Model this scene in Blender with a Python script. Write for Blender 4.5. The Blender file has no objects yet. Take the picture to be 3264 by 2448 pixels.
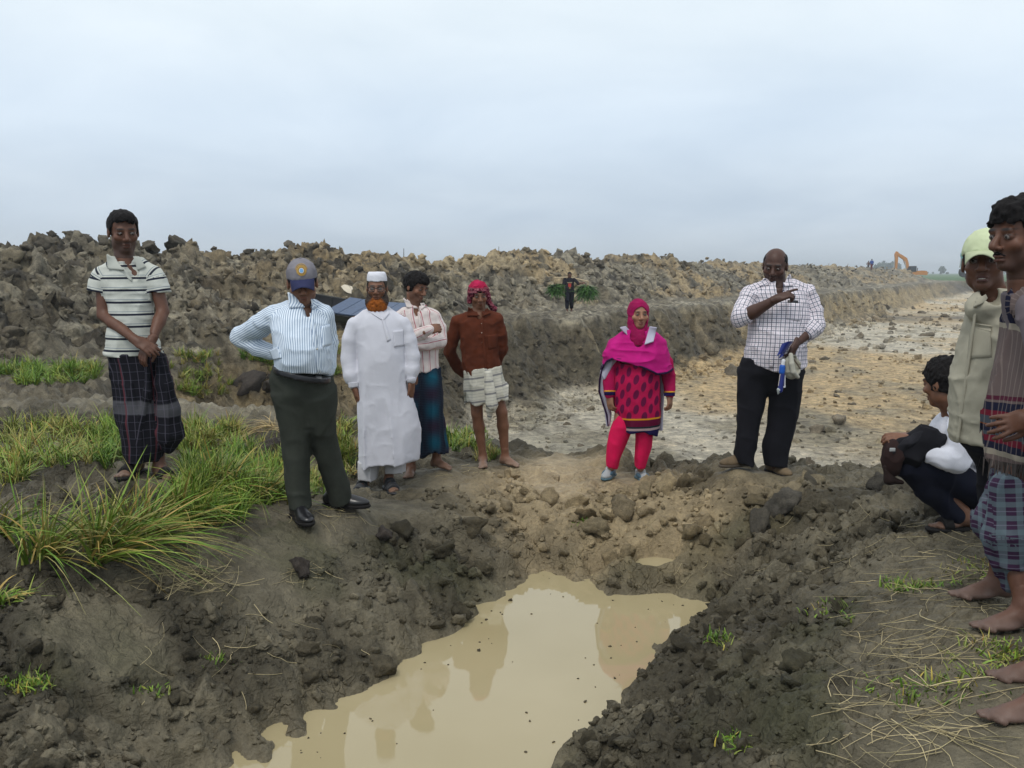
import bpy, bmesh, math, random, os
import numpy as np
from mathutils import Vector, Matrix

random.seed(7)
RNG = np.random.default_rng(11)
scene = bpy.context.scene
COL = scene.collection
R = math.radians

# ------------------------------------------------------------------ camera
FPX = 887.0                      # focal length in pixels of a 1024 px wide frame
CAMZ = 1.60
TILT = math.atan((384.0 - 272.7) / FPX)
cam_d = bpy.data.cameras.new('camera')
cam_d.sensor_width = 36.0
cam_d.lens = 36.0 * FPX / 1024.0
cam_d.clip_start = 0.05
cam_d.clip_end = 6000
cam = bpy.data.objects.new('camera', cam_d)
COL.objects.link(cam)
cam.location = (0, 0, CAMZ)
cam.rotation_euler = (math.pi / 2 - TILT, 0, 0)
scene.camera = cam

# ------------------------------------------------------------------ sky and sun (overcast)
SUN_EL, SUN_AZ = R(58), R(205)   # azimuth clockwise from +Y
world = bpy.data.worlds.new('World')
scene.world = world
world.use_nodes = True
wn, wl = world.node_tree.nodes, world.node_tree.links
wn.clear()
w_out = wn.new('ShaderNodeOutputWorld')
w_bg = wn.new('ShaderNodeBackground')
w_sky = wn.new('ShaderNodeTexSky')
w_sky.sky_type = 'NISHITA'
w_sky.sun_disc = False
w_sky.sun_elevation = SUN_EL
w_sky.sun_rotation = SUN_AZ
w_sky.air_density = 1.0
w_sky.dust_density = 4.0
w_geo = wn.new('ShaderNodeTexCoord')
w_sep = wn.new('ShaderNodeSeparateXYZ')
wl.new(w_geo.outputs['Generated'], w_sep.inputs[0])
def wmath(op, a, b=None):
    n = wn.new('ShaderNodeMath'); n.operation = op
    for k, v in enumerate((a, b)):
        if v is None: continue
        if isinstance(v, (int, float)): n.inputs[k].default_value = v
        else: wl.new(v, n.inputs[k])
    return n.outputs[0]
zc = wmath('MAXIMUM', w_sep.outputs[2], 0.0)
den = wmath('ADD', zc, 0.22)
cmb = wn.new('ShaderNodeCombineXYZ')
wl.new(wmath('DIVIDE', w_sep.outputs[0], den), cmb.inputs[0])
wl.new(wmath('DIVIDE', w_sep.outputs[1], den), cmb.inputs[1])
w_no = wn.new('ShaderNodeTexNoise')
w_no.inputs['Scale'].default_value = 1.15
w_no.inputs['Detail'].default_value = 5.0
w_no.inputs['Roughness'].default_value = 0.5
w_no.inputs['Distortion'].default_value = 0.35
wl.new(cmb.outputs[0], w_no.inputs['Vector'])
# low layer of grey-blue cloud towards the horizon, paler overhead
w_el = wn.new('ShaderNodeValToRGB')
w_el.color_ramp.interpolation = 'EASE'
e = w_el.color_ramp.elements
e[0].position = 0.0;  e[0].color = (0.570, 0.645, 0.715, 1)
e[1].position = 0.62; e[1].color = (0.900, 0.955, 0.990, 1)
x_ = w_el.color_ramp.elements.new(0.07); x_.color = (0.590, 0.690, 0.800, 1)
x_ = w_el.color_ramp.elements.new(0.16); x_.color = (0.700, 0.815, 0.935, 1)
x_ = w_el.color_ramp.elements.new(0.28); x_.color = (0.840, 0.935, 1.000, 1)
wl.new(zc, w_el.inputs[0])
w_cr = wn.new('ShaderNodeValToRGB')
e = w_cr.color_ramp.elements
e[0].position = 0.30; e[0].color = (0.90, 0.920, 0.945, 1)
e[1].position = 0.70; e[1].color = (1.12, 1.10, 1.08, 1)
wl.new(w_no.outputs[0], w_cr.inputs[0])
w_mul = wn.new('ShaderNodeMix'); w_mul.data_type = 'RGBA'; w_mul.blend_type = 'MULTIPLY'
w_mul.inputs[0].default_value = 1.0
wl.new(w_el.outputs[0], w_mul.inputs[6]); wl.new(w_cr.outputs[0], w_mul.inputs[7])
w_ss = wn.new('ShaderNodeMix'); w_ss.data_type = 'RGBA'; w_ss.blend_type = 'MULTIPLY'
w_ss.inputs[0].default_value = 1.0
wl.new(w_sky.outputs[0], w_ss.inputs[6]); w_ss.inputs[7].default_value = (0.10, 0.10, 0.10, 1)
w_mix = wn.new('ShaderNodeMix'); w_mix.data_type = 'RGBA'
w_mix.inputs[0].default_value = 0.93          # thick overcast hides nearly all of the clear sky
wl.new(w_ss.outputs[2], w_mix.inputs[6]); wl.new(w_mul.outputs[2], w_mix.inputs[7])
wl.new(w_mix.outputs[2], w_bg.inputs['Color'])
w_bg.inputs['Strength'].default_value = 1.05
wl.new(w_bg.outputs[0], w_out.inputs[0])

sun_d = bpy.data.lights.new('sun', 'SUN')
sun_d.energy = 1.5
sun_d.angle = R(18)
sun_d.color = (1.0, 0.96, 0.90)
sun = bpy.data.objects.new('sun', sun_d)
COL.objects.link(sun)
sd = Vector((math.sin(SUN_AZ) * math.cos(SUN_EL), math.cos(SUN_AZ) * math.cos(SUN_EL), math.sin(SUN_EL)))
sun.rotation_euler = sd.to_track_quat('Z', 'Y').to_euler()

vs = scene.view_settings
scene.display_settings.display_device = 'sRGB'
vs.view_transform = 'Standard'
vs.look = 'None'
vs.exposure = 0.0
vs.gamma = 1.0
vs.use_curve_mapping = False
scene.cycles.use_denoising = True
scene.cycles.max_bounces = 6
scene.cycles.diffuse_bounces = 3
scene.cycles.glossy_bounces = 3
scene.cycles.transparent_max_bounces = 6
scene.cycles.volume_bounces = 0

# ------------------------------------------------------------------ pixels to places
CT, ST = math.cos(TILT), math.sin(TILT)
def ray(px, py):
    """direction through a pixel of the 1024 x 768 picture"""
    u = (px - 512.0) / FPX
    v = (384.0 - py) / FPX
    return np.array([u, CT + v * ST, -ST + v * CT])
def at_y(px, py, Y):
    d = ray(px, py)
    return np.array([0, 0, CAMZ]) + d * (Y / d[1])
def at_z(px, py, Z):
    d = ray(px, py)
    return np.array([0, 0, CAMZ]) + d * ((Z - CAMZ) / d[2])

# ------------------------------------------------------------------ noise
_T3 = RNG.random((64, 64, 64)).astype(np.float32)
def noise3(P):
    P = np.asarray(P, np.float32)
    i = np.floor(P).astype(np.int32); f = P - i
    f = f * f * (3 - 2 * f)
    i0 = i & 63; i1 = (i + 1) & 63
    x0, y0, z0 = i0[..., 0], i0[..., 1], i0[..., 2]; x1, y1, z1 = i1[..., 0], i1[..., 1], i1[..., 2]
    fx, fy, fz = f[..., 0], f[..., 1], f[..., 2]
    a = _T3[x0, y0, z0] * (1 - fx) + _T3[x1, y0, z0] * fx
    b = _T3[x0, y1, z0] * (1 - fx) + _T3[x1, y1, z0] * fx
    c = _T3[x0, y0, z1] * (1 - fx) + _T3[x1, y0, z1] * fx
    d = _T3[x0, y1, z1] * (1 - fx) + _T3[x1, y1, z1] * fx
    a = a * (1 - fy) + b * fy; c = c * (1 - fy) + d * fy
    return (a * (1 - fz) + c * fz) * 2 - 1
def noise2(x, y, off=0.0):
    return noise3(np.stack([x, y, np.full_like(x, off)], -1))
def fbm2(x, y, off=0.0, oct=4, gain=0.5):
    s = 0; a = 1.0; t = 0
    for k in range(oct):
        s = s + a * noise2(x * 2.03 ** k + 17.3 * k, y * 2.03 ** k - 9.1 * k, off + k * 3.37)
        t += a; a *= gain
    return s / t
_TJ = RNG.random((256, 256, 3)).astype(np.float32)
def worley(x, y, off=0):
    """nearest and second-nearest distance and the cell's random number"""
    xi = np.floor(x).astype(np.int32); yi = np.floor(y).astype(np.int32)
    f1 = np.full(x.shape, 9.0, np.float32); f2 = f1.copy(); cid = np.zeros(x.shape, np.float32)
    for dx in (-1, 0, 1):
        for dy in (-1, 0, 1):
            j = _TJ[(xi + dx + off * 37) & 255, (yi + dy + off * 91) & 255]
            d = np.hypot(xi + dx + j[..., 0] - x, yi + dy + j[..., 1] - y)
            near = d < f1
            f2 = np.where(near, f1, np.minimum(f2, d))
            cid = np.where(near, j[..., 2], cid)
            f1 = np.where(near, d, f1)
    return f1, f2, cid
def sstep(a, b, x):
    t = np.clip((x - a) / (b - a), 0, 1)
    return t * t * (3 - 2 * t)

# ------------------------------------------------------------------ objects
def tag(o, label=None, cat=None, group=None, kind=None):
    if label: o['label'] = label
    if cat: o['category'] = cat
    if group: o['group'] = group
    if kind: o['kind'] = kind
    return o
def link(name, data, parent=None, mat=None):
    o = bpy.data.objects.new(name, data)
    COL.objects.link(o)
    if parent is not None: o.parent = parent
    if mat is not None: data.materials.append(mat)
    return o
def empty(name, loc=(0, 0, 0)):
    o = bpy.data.objects.new(name, None)
    o.empty_display_size = 0.1
    COL.objects.link(o); o.location = loc
    return o
def raw_mesh(name, V, F, smooth=True, col=None, uvp=None, colname='tint'):
    """mesh from numpy arrays; F is (n,3) or (n,4)"""
    me = bpy.data.meshes.new(name)
    V = np.ascontiguousarray(V, np.float32); F = np.ascontiguousarray(F, np.int32)
    n, k = F.shape
    me.vertices.add(len(V)); me.vertices.foreach_set('co', V.ravel())
    me.loops.add(n * k); me.loops.foreach_set('vertex_index', F.ravel())
    me.polygons.add(n)
    me.polygons.foreach_set('loop_start', np.arange(0, n * k, k, dtype=np.int32))
    me.polygons.foreach_set('loop_total', np.full(n, k, np.int32))
    me.polygons.foreach_set('use_smooth', np.full(n, smooth, bool))
    if col is not None:
        a = me.attributes.new(colname, 'FLOAT_COLOR', 'POINT')
        c4 = np.ones((len(V), 4), np.float32); c4[:, :3] = col
        a.data.foreach_set('color', c4.ravel())
    if uvp is not None:
        a = me.attributes.new('uvp', 'FLOAT_VECTOR', 'POINT' if len(uvp) == len(V) else 'CORNER')
        a.data.foreach_set('vector', np.ascontiguousarray(uvp, np.float32).ravel())
    me.update(calc_edges=True)
    return me

# ------------------------------------------------------------------ material helper
class NT:
    def __init__(self, name, rough=0.8, spec=0.3):
        self.m = bpy.data.materials.new(name)
        self.m.use_nodes = True
        self.n, self.l = self.m.node_tree.nodes, self.m.node_tree.links
        self.b = self.n['Principled BSDF']
        self.b.inputs['Roughness'].default_value = rough
        self.b.inputs['Specular IOR Level'].default_value = spec
    def node(self, t, **kw):
        x = self.n.new(t)
        for k, v in kw.items(): setattr(x, k, v)
        return x
    def put(self, sock, v):
        if isinstance(v, (int, float)): sock.default_value = v
        elif isinstance(v, (tuple, list)):
            sock.default_value = tuple(v) + ((1,) if len(v) == 3 and sock.type == 'RGBA' else ())
        else: self.l.new(v, sock)
    def math(self, op, a, b=None, c=None):
        x = self.node('ShaderNodeMath', operation=op)
        for k, v in enumerate((a, b, c)):
            if v is not None: self.put(x.inputs[k], v)
        return x.outputs[0]
    def mix(self, f, a, b, mode='MIX'):
        x = self.node('ShaderNodeMix', data_type='RGBA', blend_type=mode)
        self.put(x.inputs[0], f); self.put(x.inputs[6], a); self.put(x.inputs[7], b)
        return x.outputs[2]
    def attr(self, name):
        return self.node('ShaderNodeAttribute', attribute_name=name)
    def obj(self):
        return self.node('ShaderNodeTexCoord').outputs['Object']
    def noise(self, scale, detail=3, rough=0.55, vec=None, out=0):
        x = self.node('ShaderNodeTexNoise')
        x.inputs['Scale'].default_value = scale; x.inputs['Detail'].default_value = detail
        x.inputs['Roughness'].default_value = rough
        if vec is not None: self.l.new(vec, x.inputs['Vector'])
        return x.outputs[out]
    def ramp(self, f, stops):
        x = self.node('ShaderNodeValToRGB')
        e = x.color_ramp.elements
        e[0].position, e[0].color = stops[0][0], tuple(stops[0][1]) + (1,)
        e[1].position, e[1].color = stops[-1][0], tuple(stops[-1][1]) + (1,)
        for p, c in stops[1:-1]:
            q = e.new(p); q.color = tuple(c) + (1,)
        self.l.new(f, x.inputs[0])
        return x.outputs[0]
    def bump(self, h, dist=0.01, strength=1.0, base=None):
        x = self.node('ShaderNodeBump')
        x.inputs['Distance'].default_value = dist; x.inputs['Strength'].default_value = strength
        self.l.new(h, x.inputs['Height'])
        if base is not None: self.l.new(base, x.inputs['Normal'])
        self.l.new(x.outputs[0], self.b.inputs['Normal'])
        return x.outputs[0]
    def color(self, c): self.put(self.b.inputs['Base Color'], c)
    def rough(self, r): self.put(self.b.inputs['Roughness'], r)
# ------------------------------------------------------------------ where everyone stands
class Crop:
    """reads positions off an enlarged part of the photograph (x0, y0, scale)"""
    def __init__(self, x0, y0, s): self.x0, self.y0, self.s = x0, y0, s
    def px(self, cx, cy): return (self.x0 + cx / self.s) / 3.1875, (self.y0 + cy / self.s) / 3.1875
    def at(self, cx, cy, Y): return at_y(*self.px(cx, cy), Y)
K1 = Crop(200, 620, 1.7467); K2 = Crop(720, 780, 1.804); K3 = Crop(1040, 820, 2.1274); K4 = Crop(1860, 900, 2.5139)
K5 = Crop(2280, 760, 2.1275); K6 = Crop(2760, 600, 1.8433); K7 = Crop(2700, 1100, 1.2305); K9 = Crop(1700, 850, 8.295)
D1, D2, D3, D4, D5, D6, D7, D8, D9, D10, D11 = 5.35, 5.30, 7.0, 7.45, 7.9, 7.4, 6.6, 4.75, 3.95, 3.4, 2.85
SOLES = {1: [(K1, 405, 1545, D1), (K1, 585, 1580, D1 - .05)], 2: [(K2, 450, 1585, D2 - .08), (K2, 700, 1505, D2 + .22)],
         3: [(K3, 240, 1575, D3), (K3, 460, 1570, D3)], 4: [(K3, 570, 1475, D4), (K3, 790, 1430, D4)],
         5: [(K3, 1065, 1410, D5), (K3, 1250, 1410, D5)], 6: [(K4, 190, 1565, D6), (K4, 470, 1585, D6)],
         7: [(K5, 170, 1545, D7), (K5, 405, 1610, D7 - .05)], 8: [(K7, 440, 715, D8), (K7, 520, 690, D8 + .2)],
         10: [(K7, 520, 990, 3.52), (K7, 600, 1112, 3.2)], 11: [(K7, 690, 1318, 2.85), (K7, 690, 1468, 2.6)]}
# ================================================================== the ground
ZW = -0.42                                   # level of the muddy water
def photo(px, py): return px / 3.1875, py / 3.1875
PUD_PX = [(560, 2520), (700, 2448), (711, 2416), (722, 2392), (760, 2381), (803, 2405), (846, 2419), (857, 2400), (841, 2340), (890, 2313), (950, 2332),
          (993, 2302), (1000, 2267), (1059, 2258), (1059, 2220), (1176, 2202), (1229, 2147), (1282, 2105), (1353, 2088), (1347, 2053),
          (1423, 2020), (1500, 1982), (1523, 1953), (1505, 1929), (1564, 1917), (1600, 1888), (1670, 1859), (1682, 1835), (1735, 1823),
          (1799, 1838), (1823, 1862), (1864, 1850), (1890, 1828), (1905, 1870), (1940, 1894), (2117, 1896), (2175, 1909), (2240, 1926), (2237, 1947),
          (2187, 1982), (2193, 2029), (2146, 2029), (2093, 2082), (2111, 2123), (2052, 2164), (2017, 2200), (1999, 2229), (1964, 2282),
          (1893, 2323), (1887, 2352), (1811, 2399), (1793, 2448), (1760, 2560), (1650, 2800), (1100, 2900), (650, 2700)]
PUD = np.array([at_z(*photo(a, b), ZW)[:2] for a, b in PUD_PX])
ZS = -0.30
SML_PX = [(2022, 1796), (2040, 1782), (2090, 1776), (2140, 1782), (2160, 1794), (2130, 1808), (2080, 1812), (2035, 1808)]
SML = np.array([at_z(*photo(a, b), ZS)[:2] for a, b in SML_PX])
PIT = np.array([(-5.0, 10.6), (-3.0, 10.0), (-1.2, 9.5), (-.2, 9.2), (.35, 8.7), (1.2, 8.35), (2.0, 7.7), (2.6, 6.75), (3.2, 6.2), (4.2, 6.1), (7, 6.3), (14, 7), (60, 12),
                (190, 70), (190, 172), (85.7, 172), (60.9, 130), (37.3, 90), (19.6, 60), (9.0, 42), (1.9, 30), (-1.05, 25), (-4.0, 20), (-5.3, 17.5), (-6.0, 14.5), (-5.8, 12)])
LIPD = np.array([0.508, 0.861]); LIPN = np.array([-0.861, 0.508]); LIP0 = np.array([1.9, 30.0])

def poly_sd(x, y, P):
    """signed distance to a polygon, negative inside"""
    d = np.full(x.shape, 1e9, np.float64); ins = np.zeros(x.shape, bool)
    for a, b in zip(P, np.roll(P, -1, 0)):
        ex, ey = b - a
        wx, wy = x - a[0], y - a[1]
        t = np.clip((wx * ex + wy * ey) / (ex * ex + ey * ey), 0, 1)
        d = np.minimum(d, (wx - ex * t) ** 2 + (wy - ey * t) ** 2)
        c = ((a[1] <= y) & (b[1] > y)) | ((b[1] <= y) & (a[1] > y))
        if ey != 0: ins ^= c & (wx < ex * wy / ey)
    d = np.sqrt(d)
    return np.where(ins, -d, d)

# feet: (x, y, z) of every sole, filled from the poses so that the ground meets them
FEET = []
def foot_at(px, py, Y):
    p = at_y(px, py, Y); FEET.append(tuple(p)); return p
CTRL = [(-2.6, 2.6, .10), (-1.6, 2.8, .02), (-3.4, 4.2, .18), (-3.4, 6.2, .24), (-4.6, 8.5, .16), (-2.6, 8.2, .06), (-1.9, 6.8, .06), (-1.6, 4.2, .02), (-6, 6, .2), (-7, 11, .1),
        (-2.3, 5.1, .20), (0.6, 7.2, -.14), (0.4, 8.0, -.16), (.2, 6.6, -.2), (1.5, 3.0, .05), (2.1, 2.4, .16), (3.2, 3.6, .22), (2.7, 5.2, .17), (3.5, 5.4, .2), (1.5, 4.6, .08), (1.75, 5.6, .10), (2.1, 6.3, .12), (1.2, 6.5, -.02), (5, 4, .2),
        (-.9, 5.4, -.02), (-.5, 6.2, -.06), (-.1, 6.8, -.1), (-3, 1, .05), (2, .6, .1), (0, .5, 0)]
def crest_h(t):
    return np.interp(t, [-60, -22, -14, -9, -5, -2.5, 1, 4, 7, 12, 20, 30, 55, 80, 110, 140, 152, 166],
                     [2.0, 2.05, 2.25, 2.15, 2.45, 2.1, 1.95, 1.95, 2.1, 2.5, 2.5, 2.35, 2.3, 2.25, 2.2, 2.25, 1.6, 0.1])

FEETFIX = {}
def ground_parts(x, y, _raw=False):
    """large form of the land: height and soft masks"""
    ctrl = CTRL + [(f[0], f[1], f[2]) for f in FEET if f[1] < 12]
    num = np.zeros(x.shape); den = np.full(x.shape, 1e-9)
    for cx, cy, cz in ctrl:
        w = np.exp(-((x - cx) ** 2 + (y - cy) ** 2) / (2 * .62 ** 2)) + 1e-4 / (1 + ((x - cx) ** 2 + (y - cy) ** 2))
        num += w * cz; den += w
    h = num / den
    far = sstep(9, 14, np.hypot(x, y))
    h = h * (1 - far) + 0.10 * far
    # spoil heap along the pit
    qx, qy = x - LIP0[0], y - LIP0[1]
    s = qx * LIPN[0] + qy * LIPN[1]; t = qx * LIPD[0] + qy * LIPD[1]
    sw = s + 1.1 * fbm2(x * .22, y * .22, 5.0, 3) + .45 * noise2(x * .8, y * .8, 2.0)
    foot = np.where(t < -8, 1.0, 2.6) + .5 * noise2(t * .13, s * 0, 8.0)
    hc = crest_h(t) * (1 + .10 * noise2(t * .35, s * .1, 4.0))
    up = np.clip((sw - foot) / (8.0 - foot), 0, 1); dn = np.clip((16.5 - sw) / 8.0, 0, 1)
    heap = hc * np.minimum(up ** .85, dn)
    heap = np.where(s > 0, heap, 0)
    hm = sstep(.02, .35, heap)
    h = h + heap
    # pit
    sdp = poly_sd(x, y, PIT)
    farside = sstep(-2, 2, (x - .6) * .861 - (y - 15.0) * .35 - 0) # unused softness
    gouge = .45 * noise2(t * 1.7, y * .1, 9.0) + .30 * noise2(t * 4.0, y * .25, 3.0) + .55 * noise2(t * .4, y * .05, 12.0)
    leftwall = sstep(12, 17, y) * sstep(-4, -1, -np.abs(s))
    din = -sdp + gouge * sstep(12, 16, y) * .8
    wall_w = np.where(y > 13, 1.9, 2.6) + sstep(100, 160, y) * 1.0
    g = np.clip(din / wall_w, 0, 1)
    prof = np.where(g < .62, g * 1.28, .794 + (g - .62) / .38 * .206)
    prof = prof * sstep(0, .05, g)
    floor = -2.20 + .05 * fbm2(x * .3, y * .3, 1.0, 3)
    drop = (h - floor) * prof
    pm = sstep(0.02, .25, prof) 
    fm = sstep(.80, 1.0, prof)
    h = h - drop
    # puddles
    sdw = poly_sd(x, y, PUD) + .045 * noise2(x * 5.2, y * 5.2, 14.) + .022 * noise2(x * 13, y * 13, 15.) + .010 * noise2(x * 31, y * 31, 16.)
    nb = np.maximum(sdw, 0) 
    bank = ZW + .015 + .10 * np.minimum(nb, .12) / .12 + .46 * np.maximum(nb - .05, 0)
    k = .10
    hh = np.clip(.5 + .5 * (bank - h) / k, 0, 1)
    hb = bank * (1 - hh) + h * hh - k * hh * (1 - hh)
    h = np.where(sdw < 2.2, hb, h)
    h = np.where(sdw < 0, ZW + .012 - np.minimum(.30, -sdw * .8), h)
    sds = poly_sd(x, y, SML)
    hs = ZS - .012 + np.clip(sds, -.08, 1) * .5
    h = np.where(sds < .12, np.where(sds < 0, np.minimum(h, hs), np.minimum(h, hs + sds * 1.5)), h)
    if FEET and not _raw:
        fx = np.array(FEET)
        if 'res' not in FEETFIX:
            FEETFIX['res'] = fx[:, 2] - ground_parts(fx[:, 0], fx[:, 1], True)[0]
        num = np.zeros(x.shape); den = np.zeros(x.shape)
        nearf = (y < 9) & (x > -4) & (x < 4) if x.size > 1 else np.ones(x.shape, bool)
        for (px_, py_, _), r_ in zip(FEET, FEETFIX['res']):
            w = np.exp(-((x - px_) ** 2 + (y - py_) ** 2) / (2 * .15 ** 2)); num += w * r_; den += w
        h = h + num / np.maximum(den, 1.0) * np.minimum(1.0, np.maximum(den, 1e-6) / np.maximum(den, 1e-6))
    return h, dict(s=s, t=t, heap=heap, hm=hm, pm=pm, fm=fm, sdw=sdw, sdp=sdp, sds=sds)

def domes(x, y, scale, off, cover=.7, sharp=.5):
    """lumps of broken clay: rounded tops with sharp gaps between them"""
    wx = x / scale + .35 * noise2(x / scale * 1.3, y / scale * 1.3, off + 3.1)
    wy = y / scale + .35 * noise2(x / scale * 1.3, y / scale * 1.3, off + 7.7)
    f1, f2, cid = worley(wx, wy, int(off))
    d = np.clip((f2 - f1) * 1.5, 0, 1) ** sharp
    return d * (cid < cover) * (.4 + .6 * cid / cover), cid

# trodden, nearly flat ground
FLATS = [(tuple(at_z(dx_ * 1024 / 2212, dy_ * 1024 / 2212, z_)[:2]), r_) for dx_, dy_, z_, r_ in
         [(420, 1195, .1, .34), (510, 1170, .1, .36), (600, 1145, .08, .36), (700, 1115, .06, .36), (560, 1215, .05, .28), (840, 1085, 0, .38), (950, 1040, -.08, .36), (1040, 1000, -.1, .3), (240, 1330, .06, .26),
          (2000, 1230, .2, .5), (2100, 1180, .2, .5), (2050, 1340, .2, .45), (2150, 1450, .2, .45), (2000, 1480, .18, .36), (2060, 1600, .15, .36), (2180, 1620, .2, .4), (1950, 1250, .18, .3), (1220, 1000, -.14, .42), (1200, 1060, -.15, .30), (1330, 1030, -.14, .3)]] + [((3.2, 4.0), 1.0), ((-4.2, 6.5), .8)]
def relief(x, y, m):
    """small relief and its masks"""
    flat = np.zeros(x.shape)
    for (cx, cy), r in FLATS:
        flat = np.maximum(flat, np.exp(-(((x - cx) ** 2 + (y - cy) ** 2) / (r * r)) ** 2))
    for fx, fy, fz in FEET:
        flat = np.maximum(flat, np.exp(-(((x - fx) ** 2 + (y - fy) ** 2) / .04) ** 2))
    water_edge = np.exp(-np.maximum(m['sdw'], 0) / .10)
    nearm = (1 - m['hm']) * (1 - m['pm'])
    d1, c1 = domes(x, y, .34, 1, .8); d2, c2 = domes(x, y, .13, 2, .8); d3, c3 = domes(x, y, .055, 3, .85)
    rough = (1 - .92 * flat) * (1 - .75 * water_edge) * (.04 + .96 * sstep(.02, .16, m['sds'])) * (.55 + .45 * sstep(-.25, .35, fbm2(x * .8, y * .8, 21., 3)))
    d5, c5 = domes(x, y, .62, 8, .75, .8)
    near = (.12 * d5 + .150 * d1 + .110 * d2 + .048 * d3 - .145) * rough
    d4, _ = domes(x, y, .085, 6, 1.1)
    crack = -.016 * (d4 < .34) * flat * sstep(-.2, .2, noise2(x * 1.7, y * 1.7, 31.))
    near = near + crack + .012 * fbm2(x * 9, y * 9, 2.2, 3) * (1 - .8 * flat)
    inside = m['sdw'] < 0
    near = np.where(inside, near * .15 - .01, near)
    # heap: big slabs and lumps
    D1, C1 = domes(x, y, 1.15, 4, .85, .7); D2, C2 = domes(x, y, .46, 5, .85, .6); D3, C3 = domes(x, y, .2, 7, .9, .6)
    rg = lambda f_, o_: (1 - np.abs(noise2(x * f_, y * f_, o_))) ** 3
    heap = .40 * D1 + .28 * D2 + .12 * D3 - .52 + .30 * rg(.8, 101.) * rg(1.9, 103.) * 1.3 + .18 * rg(2.4, 105.) + .10 * rg(5.2, 107.)
    floorr = .022 * d2 * (c2 < .5) + .05 * D2 * (C2 < .22) + .07 * fbm2(x * 1.3, y * 1.3, 7.1, 5)
    wallr = .16 * D3 + .20 * D2 - .16 + .12 * fbm2(x * 2.2, y * 2.2, 3.3, 4)
    wall = m['pm'] * (1 - m['fm'])
    r = near * nearm * (1 - sstep(20, 40, y)) + heap * m['hm'] + wallr * wall + floorr * m['fm']
    bench = nearm * sstep(9, 12, y) * (1 - sstep(120, 170, y))
    r = r + bench * (.16 * D2 + .10 * D3 - .10) 
    return r, dict(flat=flat, rough=rough, d1=d1, d2=d2, c1=c1, c2=c2, c3=c3, C1=C1, C2=C2, C3=C3, D1=D1, D2=D2, wall=wall, bench=bench, wedge=water_edge)

def ground_z(x, y):
    x = np.atleast_1d(np.asarray(x, np.float64)); y = np.atleast_1d(np.asarray(y, np.float64))
    h, m = ground_parts(x, y); r, k = relief(x, y, m)
    return h + r

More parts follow.
